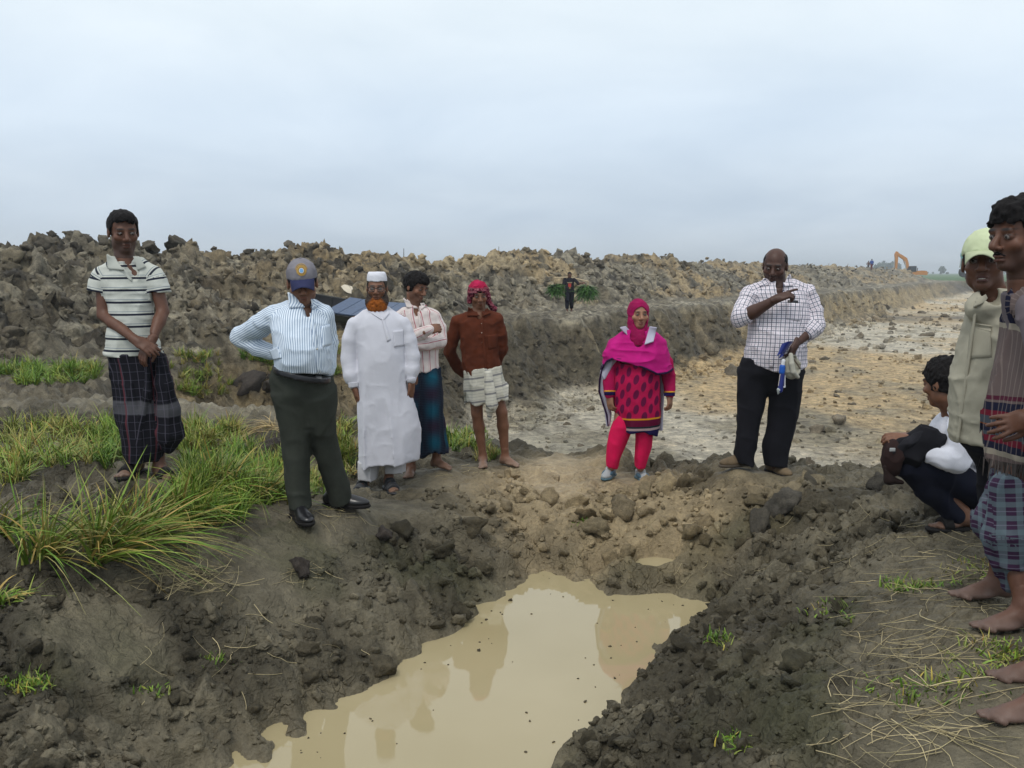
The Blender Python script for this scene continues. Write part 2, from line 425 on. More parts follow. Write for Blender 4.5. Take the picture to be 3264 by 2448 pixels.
def soil_colour(x, y, h, m, k):
    n1 = fbm2(x * .7, y * .7, 41., 4); n2 = fbm2(x * 2.6, y * 2.6, 43., 4); n3 = fbm2(x * .16, y * .16, 47., 3)
    c = lambda *a: np.array(a, np.float32)
    def mixc(a, b, f): return a * (1 - f[..., None]) + b * f[..., None]
    O = np.ones(x.shape + (3,), np.float32)
    dark = O * c(.046, .040, .026); grey = O * c(.124, .109, .075); tan = O * c(.250, .196, .116)
    near = mixc(dark, grey, sstep(-.35, .55, n2 + .5 * k['flat'] + .35 * (k['c2'] - .5)))
    olive = O * c(.050, .052, .024)
    near = mixc(near, olive, .55 * sstep(.0, .5, fbm2(x * 1.9, y * 1.9, 51., 3)) * (m['sdw'] < 1.0))
    wetrim = np.exp(-np.maximum(m['sdw'], 0) / .07)
    near = mixc(near, O * c(.165, .142, .096), .55 * wetrim)
    # tan subsoil round the woman and down the far bank
    tanm = np.exp(-(((x - .55) / .95) ** 2 + ((y - 7.1) / 1.25) ** 2) ** 1.5) + .85 * np.exp(-(((x - 1.0) / .9) ** 2 + ((y - 6.1) / .6) ** 2) ** 1.5)
    near = mixc(near, tan, np.clip(tanm * (1.0 + .9 * n2 + .5 * (k['c1'] - .5)), 0, 1))
    pale = np.exp(-(((x - .32) / .38) ** 2 + ((y - 7.5) / .75) ** 2) ** 1.5)
    near = mixc(near, O * c(.340, .270, .170), .85 * np.clip(pale * (1.1 + .5 * n2), 0, 1))
    near = mixc(near, O * c(.17, .15, .105), .8 * sstep(.0, .5, n1) * sstep(5.6, 7, y) * (x < -1.2))
    # bench and heap
    hg = O * c(.150, .130, .091); hd = O * c(.058, .050, .038); ho = O * c(.320, .240, .132); hl = O * c(.300, .272, .208)
    heap = mixc(hg, hd, sstep(.1, .6, .8 * (k['C1'] - .4) + 1.1 * n2 + .2))
    heap = mixc(heap, hl, .75 * sstep(.45, .75, k['C2'] + .35 * n2))
    och = sstep(.02, .38, n3 + .35 * n1 + .12 * sstep(18, 45, y)) * sstep(-18, 2, m['t'])
    heap = mixc(heap, ho, .72 * och * (k['C2'] > .25))
    heap = mixc(heap, hd, .75 * (k['C3'] < .16) )
    lowt = sstep(20, 34, y) * sstep(1.7, 2.1, h) * (m['t'] > 0) * (m['t'] < 9)
    heap = mixc(heap, O * c(.36, .29, .18), .8 * lowt)
    bn = mixc(hg, hl, sstep(-.1, .5, n1 + .4 * n2)); bn = mixc(bn, hd, .7 * (k['C3'] < .3))
    path = np.exp(-((x + 3.9 + .10 * (y - 14)) / 1.0) ** 2) * sstep(10.5, 12, y) * (1 - sstep(21, 24, y))
    bn = mixc(bn, O * c(.30, .235, .13), .85 * np.clip(path * 1.3 + n2 * .3 * path, 0, 1))
    # wall and floor of the pit
    wl_ = mixc(O * c(.108, .093, .064), O * c(.285, .225, .132), sstep(-.15, .55, .8 * n1 + .6 * n3 + .5 * sstep(28, 60, y)))
    wl_ = mixc(wl_, O * c(.075, .066, .054), .8 * sstep(.15, .5, fbm2(x * 2.1 + h * 3, y * 2.1 - h * 4, 61., 3)))
    wl_ = mixc(wl_, O * c(.055, .052, .048), .8 * sstep(120, 165, y))
    fl_l = O * c(.440, .400, .320); fl_o = O * c(.420, .312, .172); fl_g = O * c(.240, .222, .168)
    d = y + 1.5 * n1 * np.maximum(y / 30, .6)
    fl = mixc(fl_l, fl_o, sstep(-.15, .35, fbm2(x * .09, y * .045, 71., 4) + np.interp(y, [14, 20, 30, 38, 48, 60, 75, 90, 172], [-.35, .0, .25, .35, .1, -.45, -.1, .35, .3])))
    fl = mixc(fl, fl_g, .9 * sstep(.0, .5, fbm2(x * .25, y * .12, 77., 4) + np.interp(y, [14, 18, 24, 30, 172], [.30, .25, -.1, -.35, -.4]) + .012 * np.clip(x - 4, 0, 20) * (y < 30)))
    fl = mixc(fl, O * c(.085, .078, .066), .85 * np.exp(-((y - 74 - .02 * x) / 5.5) ** 2) * sstep(-.4, .2, fbm2(x * .1, y * .3, 79., 3) + .25))
    fl = mixc(fl, O * c(.10, .088, .07), .7 * sstep(.35, .62, fbm2(x * 1.1, y * .7, 83., 4)))
    mot = fbm2(x * .9, y * .5, 87., 5)
    fl = mixc(fl, O * c(.215, .188, .130), .75 * sstep(.02, .40, mot + .25 * n1))
    fl = mixc(fl, fl_o, .6 * sstep(.10, .45, fbm2(x * .35 + 40, y * .2, 89., 4)))
    fl = fl * (1 + .22 * n2[..., None])
    out = mixc(near, bn, sstep(9.0, 11.5, y) * (1 - m['pm']))
    out = mixc(out, heap, m['hm']); out = mixc(out, wl_, k['wall']); out = mixc(out, fl, m['fm'])
    # green fields beyond the workings
    fieldm = sstep(171.0, 174, y) + (m['s'] > 15) * 1.0 + (y < 6) * 0
    g = mixc(O * c(.050, .105, .030), O * c(.085, .130, .045), sstep(-.3, .4, fbm2(x * .02, y * .006, 91., 4)))
    out = mixc(out, g, np.clip(fieldm, 0, 1) * (1 - np.clip(m['pm'] + (m['hm'] > .3), 0, 1)))
    return np.clip(out * (1 + .10 * noise2(x * 31, y * 31, 3.)[..., None] * (y < 12)[..., None]), .01, .9)

def ground_material():
    t = NT('soil', .85, .25)
    a = t.attr('tint')
    P = t.obj()
    n1 = t.noise(7.0, 6, .65, P); n2 = t.noise(48.0, 4, .6, P)
    f = t.math('ADD', t.math('MULTIPLY', n1, .9), t.math('MULTIPLY', n2, .6))
    col = t.mix(1.0, a.outputs['Color'], t.ramp(f, [(.45, (.62, .61, .60)), (.75, (1, 1, 1)), (1.05, (1.45, 1.42, 1.36))]), 'MULTIPLY')
    # mottled clay: lumps of different soil turned up together
    sp0 = t.node('ShaderNodeSeparateXYZ'); t.l.new(P, sp0.inputs[0])
    mr0 = t.node('ShaderNodeMapRange'); mr0.inputs['From Min'].default_value = 9; mr0.inputs['From Max'].default_value = 14; t.l.new(sp0.outputs[1], mr0.inputs['Value'])
    mo = t.ramp(t.noise(3.4, 8, .74, P), [(.35, (.46, .45, .44)), (.49, (1.08, 1.08, 1.07)), (.65, (1.65, 1.62, 1.54))])
    col = t.mix(mr0.outputs[0], col, t.mix(1.0, col, mo, 'MULTIPLY'))
    t.color(col)
    t.rough(t.math('SUBTRACT', .95, t.math('MULTIPLY', n1, .60)))
    wv = t.node('ShaderNodeVectorMath', operation='MULTIPLY_ADD'); nd = t.node('ShaderNodeTexNoise'); nd.inputs['Scale'].default_value = 5.0; nd.inputs['Detail'].default_value = 4.0; t.l.new(P, nd.inputs['Vector'])
    t.l.new(nd.outputs['Color'], wv.inputs[0]); wv.inputs[1].default_value = (.22, .22, .22); t.l.new(P, wv.inputs[2])
    v = t.node('ShaderNodeTexVoronoi', feature='DISTANCE_TO_EDGE'); v.inputs['Scale'].default_value = 13.0
    t.l.new(wv.outputs[0], v.inputs['Vector'])
    ckm = t.node('ShaderNodeMapRange'); ckm.inputs['From Min'].default_value = .42; ckm.inputs['From Max'].default_value = .60; t.l.new(t.noise(1.6, 3, .5, P), ckm.inputs['Value'])
    h = t.math('ADD', t.math('MULTIPLY', n2, .5), t.math('ADD', n1, t.math('MULTIPLY', t.math('MINIMUM', v.outputs['Distance'], .10), t.math('MULTIPLY', ckm.outputs[0], 2.4))))
    b1 = t.bump(h, .030, 1.0)
    # coarser breakage on the heap and pit walls, which stand beyond ten metres
    sp = t.node('ShaderNodeSeparateXYZ'); t.l.new(P, sp.inputs[0])
    mr = t.node('ShaderNodeMapRange'); mr.inputs['From Min'].default_value = 10; mr.inputs['From Max'].default_value = 14; t.l.new(sp.outputs[1], mr.inputs['Value'])
    n3 = t.noise(3.0, 9, .80, P)
    t.bump(t.math('MULTIPLY', n3, mr.outputs[0]), .16, .7, b1)
    return t.m
M_SOIL = ground_material()

def axis(lo, hi, step_of):
    out = [lo]
    while out[-1] < hi: out.append(out[-1] + step_of(out[-1]))
    return np.array(out)
GRID = {}
def build_ground():
    rows = axis(.8, 1500, lambda v: v / 60 if v < 2.4 else v / 300 if v < 9.0 else v / 150 if v < 12 else v / 260 if v < 48 else v / 130 if v < 130 else v / 90 if v < 185 else v / 14)
    a = axis(0, .66, lambda v: 1 / 310)
    b = axis(.66, 2.6, lambda v: .012 + (v - .66) * .12)[1:]
    cols = np.concatenate([-b[::-1], -a[::-1][:-1], a, b])
    X = rows[:, None] * cols[None, :]; Y = np.repeat(rows[:, None], len(cols), 1)
    h, m = ground_parts(X, Y); r, k = relief(X, Y, m)
    Z = h + r
    GRID.update(rows=rows, cols=cols, Z=Z)
    C = soil_colour(X, Y, Z, m, k)
    # ragged clay: push the steep and lumpy places sideways a little as well
    amp = .12 * m['hm'] + .13 * k['wall'] + .018 * k['rough'] * (Y < 10) * (m['sdw'] > .03)
    P = np.stack([X, Y, Z], -1)
    X = X + amp * noise3(P * np.array([5., 5., 9.])); Y = Y + amp * noise3(P * np.array([5., 5., 9.]) + 31.7)
    nr, nc = X.shape
    idx = np.arange(nr * nc).reshape(nr, nc)
    F = np.stack([idx[:-1, :-1], idx[:-1, 1:], idx[1:, 1:], idx[1:, :-1]], -1)
    V = np.stack([X, Y, Z], -1).reshape(-1, 3); C = C.reshape(-1, 3)
    Fc = lambda q: (q[:-1, :-1] + q[1:, 1:]) / 2
    pit = Fc(m['pm']) > .5
    fld = (Fc(Y) > 172.5) & ~pit
    hp = (Fc(m['hm']) > .5) & ~pit & ~fld
    reg = np.where(pit, 1, np.where(fld, 3, np.where(hp, 2, 0)))
    objs = []
    for i, name in enumerate(('ground', 'excavation_pit', 'spoil_heap', 'field')):
        f = F[reg == i]
        u, inv = np.unique(f, return_inverse=True)
        me = raw_mesh(name, V[u], inv.reshape(-1, 4), True, C[u])
        objs.append(tag(link(name, me, None, M_SOIL), kind='structure'))
    labels = ('churned dark mud and trodden earth round the puddle', 'pale ochre floor and gouged clay walls of the wide excavated pit',
              'long heap of dug-out clay lumps above the pit wall', 'flat green rice fields beyond the end of the pit')
    for o, l in zip(objs, labels): o['label'] = l
    return objs

def gz(x, y):
    """height of the built ground, read from its grid"""
    x = np.atleast_1d(np.asarray(x, np.float64)); y = np.atleast_1d(np.asarray(y, np.float64))
    rows, cols, Z = GRID['rows'], GRID['cols'], GRID['Z']
    fi = np.clip(np.interp(y, rows, np.arange(len(rows))), 0, len(rows) - 1.001)
    fj = np.clip(np.interp(x / y, cols, np.arange(len(cols))), 0, len(cols) - 1.001)
    i = fi.astype(int); j = fj.astype(int); a = fi - i; b = fj - j
    return (Z[i, j] * (1 - b) + Z[i, j + 1] * b) * (1 - a) + (Z[i + 1, j] * (1 - b) + Z[i + 1, j + 1] * b) * a
for _k, _v in SOLES.items():
    for _c, _x, _y, _Y in _v:
        FEET.append(tuple(_c.at(_x, _y, _Y)))
GROUND, PITOBJ, HEAP, FIELD = build_ground()

_YS = np.exp(np.linspace(math.log(2.0), math.log(150), 1400))
def on_ground(px, py, *_):
    """where the ray through a pixel first meets the land"""
    d = ray(px, py)
    x = d[0] / d[1] * _YS; z = CAMZ + d[2] / d[1] * _YS
    hit = np.nonzero(z < gz(x, _YS))[0]
    i = hit[0] if len(hit) else len(_YS) - 1
    return np.array([x[i], _YS[i], float(gz(x[i], _YS[i])[0])])
def disp(x, y): return x * 1024 / 2212.0, y * 1024 / 2212.0

# ------------------------------------------------------------------ water
def water_material():
    t = NT('muddy_water', .03, .5)
    P = t.obj()
    n = t.noise(.9, 3, .5, P)
    t.color(t.ramp(n, [(.3, (.325, .272, .152)), (.7, (.385, .325, .195))]))
    t.b.inputs['IOR'].default_value = 1.40
    t.b.inputs['Specular IOR Level'].default_value = 0.62
    t.bump(t.noise(5.0, 2, .5, P), .0016, .35)
    return t.m
M_WATER = water_material()
def water_sheet(name, poly, z):
    n = len(poly)
    V = np.concatenate([np.array([[*poly.mean(0), z]]), np.column_stack([poly, np.full(n, z)])])
    F = np.array([[0, 1 + i, 1 + (i + 1) % n] for i in range(n)])
    e1, e2 = V[F[0, 1]] - V[0], V[F[0, 2]] - V[0]
    if e1[0] * e2[1] - e1[1] * e2[0] < 0: F = F[:, ::-1]
    return link(name, raw_mesh(name, V, F, False), None, M_WATER)
w1 = water_sheet('puddle_water', np.array([(-1.6, 2.3), (.45, 2.3), (1.45, 4.6), (1.45, 5.95), (-.1, 6.0), (-1.0, 4.6), (-1.6, 3.7)]), ZW)
tag(w1, 'large still puddle of milky brown water between mud banks', kind='structure')
w2 = water_sheet('puddle_water', SML.mean(0) + (SML - SML.mean(0)) * 1.2, ZS)
tag(w2, 'tiny muddy puddle on the tan bank above the large one', kind='structure')

# ------------------------------------------------------------------ clods
def clod_mesh(name, seed, sub=3, flat=.55, rough=.34, cuts=9):
    rng = np.random.default_rng(seed)
    bm = bmesh.new()
    bmesh.ops.create_icosphere(bm, subdivisions=sub, radius=1.0)
    V = np.array([v.co[:] for v in bm.verts])
    for _ in range(cuts):
        n = rng.normal(size=3); n /= np.linalg.norm(n)
        c = rng.uniform(.45, .85)
        d = V @ n
        V = V - np.where(d > c, (d - c) * .92, 0)[:, None] * n
    o = rng.uniform(0, 50, 3)
    L = np.linalg.norm(V, axis=1, keepdims=True)
    V = V * (1 + rough * noise3(V * 1.7 + o)[:, None] + rough * .75 * noise3(V * 3.6 + o)[:, None] + rough * .45 * noise3(V * 8 + o)[:, None])
    V *= np.array([1, rng.uniform(.65, .95), rng.uniform(flat, .8)])
    F = np.array([[v.index for v in f.verts] for f in bm.faces])
    bm.free()
    return V, F
CLODS = [clod_mesh('clod', 100 + i, 3) for i in range(7)]
CLODS_S = [clod_mesh('clod', 200 + i, 1, .6, .3) for i in range(8)]
CLODS_R = [clod_mesh('clod', 400 + i, 2, .55, .46, 10) for i in range(8)]
CLODS_M = [clod_mesh('clod', 300 + i, 2, .6, .28) for i in range(6)]
def clod_material():
    t = NT('clod_soil', .85, .25)
    oi = t.node('ShaderNodeObjectInfo')
    P = t.obj()
    n1 = t.noise(2.2, 6, .65, P); n2 = t.noise(14.0, 4, .6, P)
    f = t.math('ADD', t.math('MULTIPLY', n1, .9), t.math('MULTIPLY', n2, .6))
    t.color(t.mix(1.0, oi.outputs['Color'], t.ramp(f, [(.48, (.60, .59, .58)), (.75, (1.15, 1.14, 1.12)), (1.0, (1.75, 1.68, 1.56))]), 'MULTIPLY'))
    t.bump(t.noise(3.0, 9, .78, P), .07, .8)
    return t.m
M_CLOD = clod_material()
CLOD_ME = []
for V, F in CLODS:
    me = raw_mesh('clod', V, F, True); me.materials.append(M_CLOD); CLOD_ME.append(me)
CLOD_ME_M = []
for V, F in CLODS_M:
    me = raw_mesh('clod', V, F, False); me.materials.append(M_CLOD); CLOD_ME_M.append(me)
def rot_z(a):
    c, s = math.cos(a), math.sin(a)
    return np.array([[c, -s, 0], [s, c, 0], [0, 0, 1]])
def add_clod(parent, p, size, col, rng, big=True):
    me = (CLOD_ME if big else CLOD_ME_M)[rng.integers(len(CLOD_ME if big else CLOD_ME_M))]
    o = bpy.data.objects.new('clod', me)
    COL.objects.link(o); o.parent = parent
    o.location = p
    o.rotation_euler = (rng.normal(0, .5), rng.normal(0, .5), rng.uniform(0, 6.28))
    s = size * .5
    o.scale = (s * rng.uniform(.8, 1.25), s * rng.uniform(.8, 1.2), s * rng.uniform(.75, 1.1))
    o.color = (*col, 1)
    return o
def scatter_points(n, ylo, yhi, tx, rng, accept):
    """points spread evenly over the view, kept where accept(mask) says so"""
    out = []
    while len(out) < n:
        y = np.exp(rng.uniform(math.log(ylo), math.log(yhi), 4000)); x = y * rng.uniform(tx[0], tx[1], 4000)
        h, m = ground_parts(x, y); r, k = relief(x, y, m)
        ok = accept(x, y, h, m, k, rng)
        c = soil_colour(x, y, h + r, m, k)
        for i in np.nonzero(ok)[0]: out.append((x[i], y[i], h[i] + r[i], *c[i]))
        if not ok.any(): break
    return np.array(out[:n])
def scatter(parent, pts, sizes, rng, sink=.25, big=True, vary=.25):
    for p, s in zip(pts, sizes):
        col = np.clip(p[3:6] * rng.uniform(1 - vary, 1 + vary), .02, .6)
        add_clod(parent, (p[0], p[1], p[2] + s * (.5 - sink) * .5), s, col, rng, big)
def rubble(name, parent, pts, sizes, rng, sink=.2, lib=None):
    Vs, Fs, Cs = [], [], []; n = 0
    for p, s in zip(pts, sizes):
        V, F = (lib or CLODS_S)[rng.integers(8)]
        A = rot_z(rng.uniform(0, 6.28)) @ np.array([[1, 0, 0], [0, math.cos(.6), -math.sin(.6)], [0, math.sin(.6), math.cos(.6)]])
        v = (V * (s * .5)) @ A.T + np.array([p[0], p[1], p[2] + s * (.5 - sink) * .5])
        Vs.append(v); Fs.append(F + n); n += len(V)
        Cs.append(np.repeat(np.clip(p[3:6] * rng.uniform(.72, 1.3), .02, .6)[None], len(V), 0))
    me = raw_mesh(name, np.concatenate(Vs), np.concatenate(Fs), lib is not None, np.concatenate(Cs))
    return tag(link(name, me, parent, M_SOIL), kind='stuff')

rng = np.random.default_rng(5)
# spoil heap: big slabs on the crest first (read off the skyline), then lumps all over the slope
for (sx, sy, w) in [(47, 239, 23), (85, 240, 24), (104, 238, 13), (176, 242, 26), (148, 243, 15), (9, 247, 17), (196, 247, 10), (290, 245, 12), (250, 250, 10), (26, 246, 14), (122, 243, 16), (214, 249, 9), (302, 248, 8)]:
    tcol = (sx - 512) / FPX
    Y = 25.1 / (.59 - tcol)
    p = at_y(sx, sy + w * .12, Y)
    add_clod(HEAP, p, w * Y / FPX * 1.15, np.array((.095, .085, .068)) * rng.uniform(.7, 1.3), rng)
acc = lambda x, y, h, m, k, r: (m['hm'] > .5) & (m['s'] < 9.2) & (r.random(x.shape) < .6)
pts = scatter_points(275, 12, 70, (-.62, .36), rng, acc)
scatter(HEAP, pts, np.minimum(np.exp(rng.normal(math.log(.0135), .45, len(pts))) * pts[:, 1], .55), rng, .42)
pts = scatter_points(2200, 11.5, 160, (-.66, .45), rng, acc)
rubble('clay_crumbs', HEAP, pts, np.minimum(np.exp(rng.normal(math.log(.0042), .5, len(pts))) * pts[:, 1], .22), rng, .25)
pts = scatter_points(2400, 11.5, 160, (-.66, .45), rng, acc)
rubble('clay_rubble', HEAP, pts, np.minimum(np.exp(rng.normal(math.log(.0072), .60, len(pts))) * pts[:, 1], .38), rng, .42, CLODS_R)
# mud round the puddle
def acc_near(x, y, h, m, k, r):
    fd = np.min([np.hypot(x - f_[0], y - f_[1] + .08) for f_ in FEET], 0)
    return (y < 9) & (fd > .26) & (m['sdw'] > .03) & (m['pm'] < .1) & (m['hm'] < .1) & (m['sds'] > .03) & (r.random(x.shape) < (1 - k['flat']) ** 2 * np.exp(-np.maximum(m['sdw'] - .9, 0) / .6))
pts = scatter_points(290, 2.7, 8.6, (-.62, .62), rng, acc_near)
scatter(GROUND, pts, np.minimum(np.exp(rng.normal(math.log(.019), .45, len(pts))) * pts[:, 1], .19), rng, .40)
pts = scatter_points(5200, 2.5, 9, (-.66, .66), rng, acc_near)
_sz = np.exp(rng.normal(math.log(.0066), .55, len(pts))) * pts[:, 1]
_big = _sz > .0105 * pts[:, 1]
rubble('mud_crumbs', GROUND, pts[~_big], _sz[~_big], rng)
rubble('mud_lumps', GROUND, pts[_big], _sz[_big], rng, .5, CLODS_R)
# a few named lumps: the heavy one below the man in the checked shirt, the one under straw, the one by the puddle
for (dx, dy, w, c) in [(1690, 1110, 100, (.088, .081, .068)), (1640, 1130, 70, (.07, .063, .05)), (565, 985, 105, (.055, .047, .042)), (545, 830, 80, (.052, .045, .040)),
                       (590, 850, 60, (.052, .045, .040)), (830, 1165, 62, (.055, .046, .040)), (650, 1230, 70, (.055, .046, .040)), (1290, 1150, 70, (.19, .155, .095)), (1350, 1110, 60, (.185, .15, .095)), (385, 1110, 70, (.075, .068, .055)), (330, 1095, 60, (.07, .064, .05)),
                       (1745, 1040, 50, (.09, .08, .06)), (2140, 900, 40, (.06, .055, .046)), (1900, 1045, 60, (.06, .055, .046)), (1960, 1020, 55, (.06, .055, .046))]:
    p = on_ground(*disp(dx, dy))
    add_clod(GROUND, p + np.array([0, 0, .01]), w * 1024 / 2212 * p[1] / FPX * 1.1, c, rng)
# bits floating on the puddle, thicker along its edges
_p = []
while len(_p) < 70:
    _q = rng.uniform((-1.2, 3.0), (1.2, 5.8))
    _d = float((poly_sd(np.array([_q[0]]), np.array([_q[1]]), PUD))[0])
    if -.5 < _d < -.06 and rng.random() < math.exp(_d / .12): _p.append((_q[0], _q[1], ZW + .001, .085, .07, .045))
rubble('floating_bits', w1, np.array(_p), np.exp(rng.normal(math.log(.014), .5, len(_p))), rng, .45)
# pit floor
acc_f = lambda x, y, h, m, k, r: (m['fm'] > .9) & (r.random(x.shape) < .35)
pts = scatter_points(75, 15, 95, (-.02, .6), rng, acc_f)
pts[:, 3:6] = np.array((.135, .115, .085))
scatter(PITOBJ, pts, np.exp(rng.normal(math.log(.0105), .45, len(pts))) * np.minimum(pts[:, 1], 60), rng, .5, True)
pts = scatter_points(1900, 14, 140, (-.02, .62), rng, acc_f)
pts[:, 3:6] *= np.where(rng.random(len(pts)) < .5, .5, .9)[:, None]
rubble('clay_crumbs', PITOBJ, pts, np.exp(rng.normal(math.log(.0042), .5, len(pts))) * np.minimum(pts[:, 1], 70), rng, .3)
acc_w = lambda x, y, h, m, k, r: ((k['wall'] > .3) | ((m['fm'] > .5) & (m['sdp'] > -3.2))) & (y > 13) & (r.random(x.shape) < .5)
pts = scatter_points(1700, 14, 90, (-.3, .42), rng, acc_w)
rubble('fallen_crumbs', PITOBJ, pts, np.exp(rng.normal(math.log(.0045), .5, len(pts))) * pts[:, 1], rng, .5)
pts = scatter_points(1400, 14, 90, (-.3, .42), rng, acc_w)
rubble('fallen_clay', PITOBJ, pts, np.exp(rng.normal(math.log(.0058), .5, len(pts))) * pts[:, 1], rng, .55, CLODS_R)

# ------------------------------------------------------------------ grass, rice and straw
def leaf_material(name, rough=.5):
    t = NT(name, rough, .3)
    a = t.attr('tint')
    n = t.noise(9.0, 2, .5, t.obj())
    t.color(t.mix(1.0, a.outputs['Color'], t.ramp(n, [(.3, (.75, .78, .7)), (.7, (1.2, 1.18, 1.1))]), 'MULTIPLY'))
    t.b.inputs['Subsurface Weight'].default_value = 0.0
    return t.m
M_GRASS = leaf_material('grass_blade'); M_STRAW = leaf_material('dry_straw', .6)
def blades(base, direc, length, width, droop, col, segs=4):
    """curved tapering blades; base (n,3), direc (n,3) unit, length, width, droop (n,), col (n,3)"""
    n = len(base)
    side = np.cross(direc, np.array([0, 0, 1.0])) + 1e-6
    side /= np.linalg.norm(side, axis=1, keepdims=True)
    tw = RNG.uniform(-.9, .9, n)[:, None]
    up = np.cross(side, direc)
    side = side * np.cos(tw) + up * np.sin(tw)
    V = np.zeros((n, segs + 1, 2, 3)); C = np.zeros((n, segs + 1, 2, 3))
    hor = direc.copy(); hor[:, 2] = 0
    hor /= np.linalg.norm(hor, axis=1, keepdims=True) + 1e-6
    for k in range(segs + 1):
        t = k / segs
        p = base + direc * (length * t)[:, None] + (hor * .35 - np.array([0, 0, 1.0])) * (droop * length * t * t)[:, None]
        w = width * (1 - t ** 1.6) * .5 + .0004
        V[:, k, 0] = p - side * w[:, None]; V[:, k, 1] = p + side * w[:, None]
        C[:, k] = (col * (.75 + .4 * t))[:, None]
    idx = np.arange(n * (segs + 1) * 2).reshape(n, segs + 1, 2)
    F = np.stack([idx[:, :-1, 0], idx[:, :-1, 1], idx[:, 1:, 1], idx[:, 1:, 0]], -1).reshape(-1, 4)
    return V.reshape(-1, 3), F, C.reshape(-1, 3)
def unit(v): return v / (np.linalg.norm(v, axis=-1, keepdims=True) + 1e-9)
GREENS = np.array([(.125, .225, .022), (.165, .260, .036), (.220, .260, .055), (.090, .180, .020), (.270, .250, .075)])
def tufts(n_tuft, per, cx, cy, rx, ry, hgt, rng, pal, lean=(0, 0), z0=.15, spread=.45):
    B, D, L, W, O, C = [], [], [], [], [], []
    for _ in range(n_tuft):
        a = rng.uniform(0, 6.28); q = math.sqrt(rng.random())
        p = on_ground(*disp(cx + rx * q * math.cos(a), cy + ry * q * math.sin(a)), z0)
        m = rng.integers(int(per * .6), int(per * 1.3) + 1)
        th = rng.uniform(0, 6.28, m); tl = np.abs(rng.normal(spread, .25, m))
        d = np.stack([np.cos(th) * np.sin(tl) + lean[0], np.sin(th) * np.sin(tl) + lean[1], np.cos(tl)], 1)
        B.append(p + np.stack([rng.normal(0, .025, m), rng.normal(0, .025, m), np.full(m, -.01)], 1)); D.append(unit(d))
        L.append(hgt * rng.uniform(.5, 1.25, m)); W.append(rng.uniform(.004, .009, m) * (1 + .12 * max(p[1] - 5, 0))); O.append(rng.uniform(.1, .6, m))
        base = pal[rng.integers(len(pal))]
        C.append(np.clip(base * rng.uniform(.7, 1.3, (m, 1)) * np.where(rng.random((m, 1)) < .12, np.array([[1.9, 1.25, 1.3]]), 1), .01, .5))
    return [np.concatenate(q) for q in (B, D, L, W, O, C)]
def grass_stuff(name, spec, label, rng):
    A = [tufts(*s[:-1], rng, s[-1]) for s in spec]
    B, D, L, W, O, C = [np.concatenate([a[i] for a in A]) for i in range(6)]
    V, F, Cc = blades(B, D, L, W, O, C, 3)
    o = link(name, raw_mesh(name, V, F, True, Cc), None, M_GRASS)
    return tag(o, label, 'grass', kind='stuff')
G, Yl = GREENS[:4], GREENS[[1, 2, 4]]
grass_stuff('grass', [(68, 30, 110, 812, 118, 24, 0.28, G), (31, 22, 420, 792, 62, 30, 0.22, Yl), (24, 26, 560, 785, 42, 24, 0.28, G), (37, 22, 440, 835, 60, 30, 0.23, Yl),
                      (55, 26, 110, 965, 115, 48, 0.25, Yl), (37, 26, 235, 965, 62, 45, 0.25, G), (24, 22, 20, 1010, 40, 40, 0.18, Yl),
                      (49, 26, 450, 950, 85, 38, 0.26, Yl), (74, 26, 490, 1035, 105, 55, 0.28, G), (74, 28, 450, 1105, 85, 32, 0.22, G), (31, 24, 590, 1010, 60, 45, 0.24, Yl), (43, 24, 640, 1060, 60, 25, 0.20, Yl),
                      (24, 24, 742, 960, 26, 60, 0.23, Yl), (14, 22, 740, 1020, 30, 30, 0.18, Yl), (22, 24, 1005, 952, 42, 26, 0.20, G), (16, 20, 1050, 985, 30, 12, 0.14, Yl), (8, 18, 1030, 930, 20, 14, 0.24, G), (12, 26, 720, 790, 18, 50, 0.22, Yl)],
            'rough green grass and fallen rice over the bank behind the men', rng)
grass_stuff('weeds', [(18, 7, 2000, 1262, 95, 12, .05, G), (14, 9, 1960, 1272, 50, 8, .06, G), (34, 7, 2010, 1495, 150, 30, .055, G), (22, 7, 2120, 1230, 90, 25, .05, Yl), (40, 9, 2130, 1420, 80, 50, .06, Yl), (16, 8, 1800, 1325, 60, 25, .05, G),
                      (10, 8, 460, 1430, 30, 15, .05, G), (8, 8, 320, 1495, 30, 12, .05, G), (30, 9, 60, 1480, 50, 12, .06, G), (10, 8, 1250, 1130, 30, 10, .04, G), (12, 8, 1560, 1385, 30, 12, .05, G), (12, 8, 1590, 1610, 20, 20, .05, G)],
            'small green weeds and trampled leaves dotted over the mud', rng)
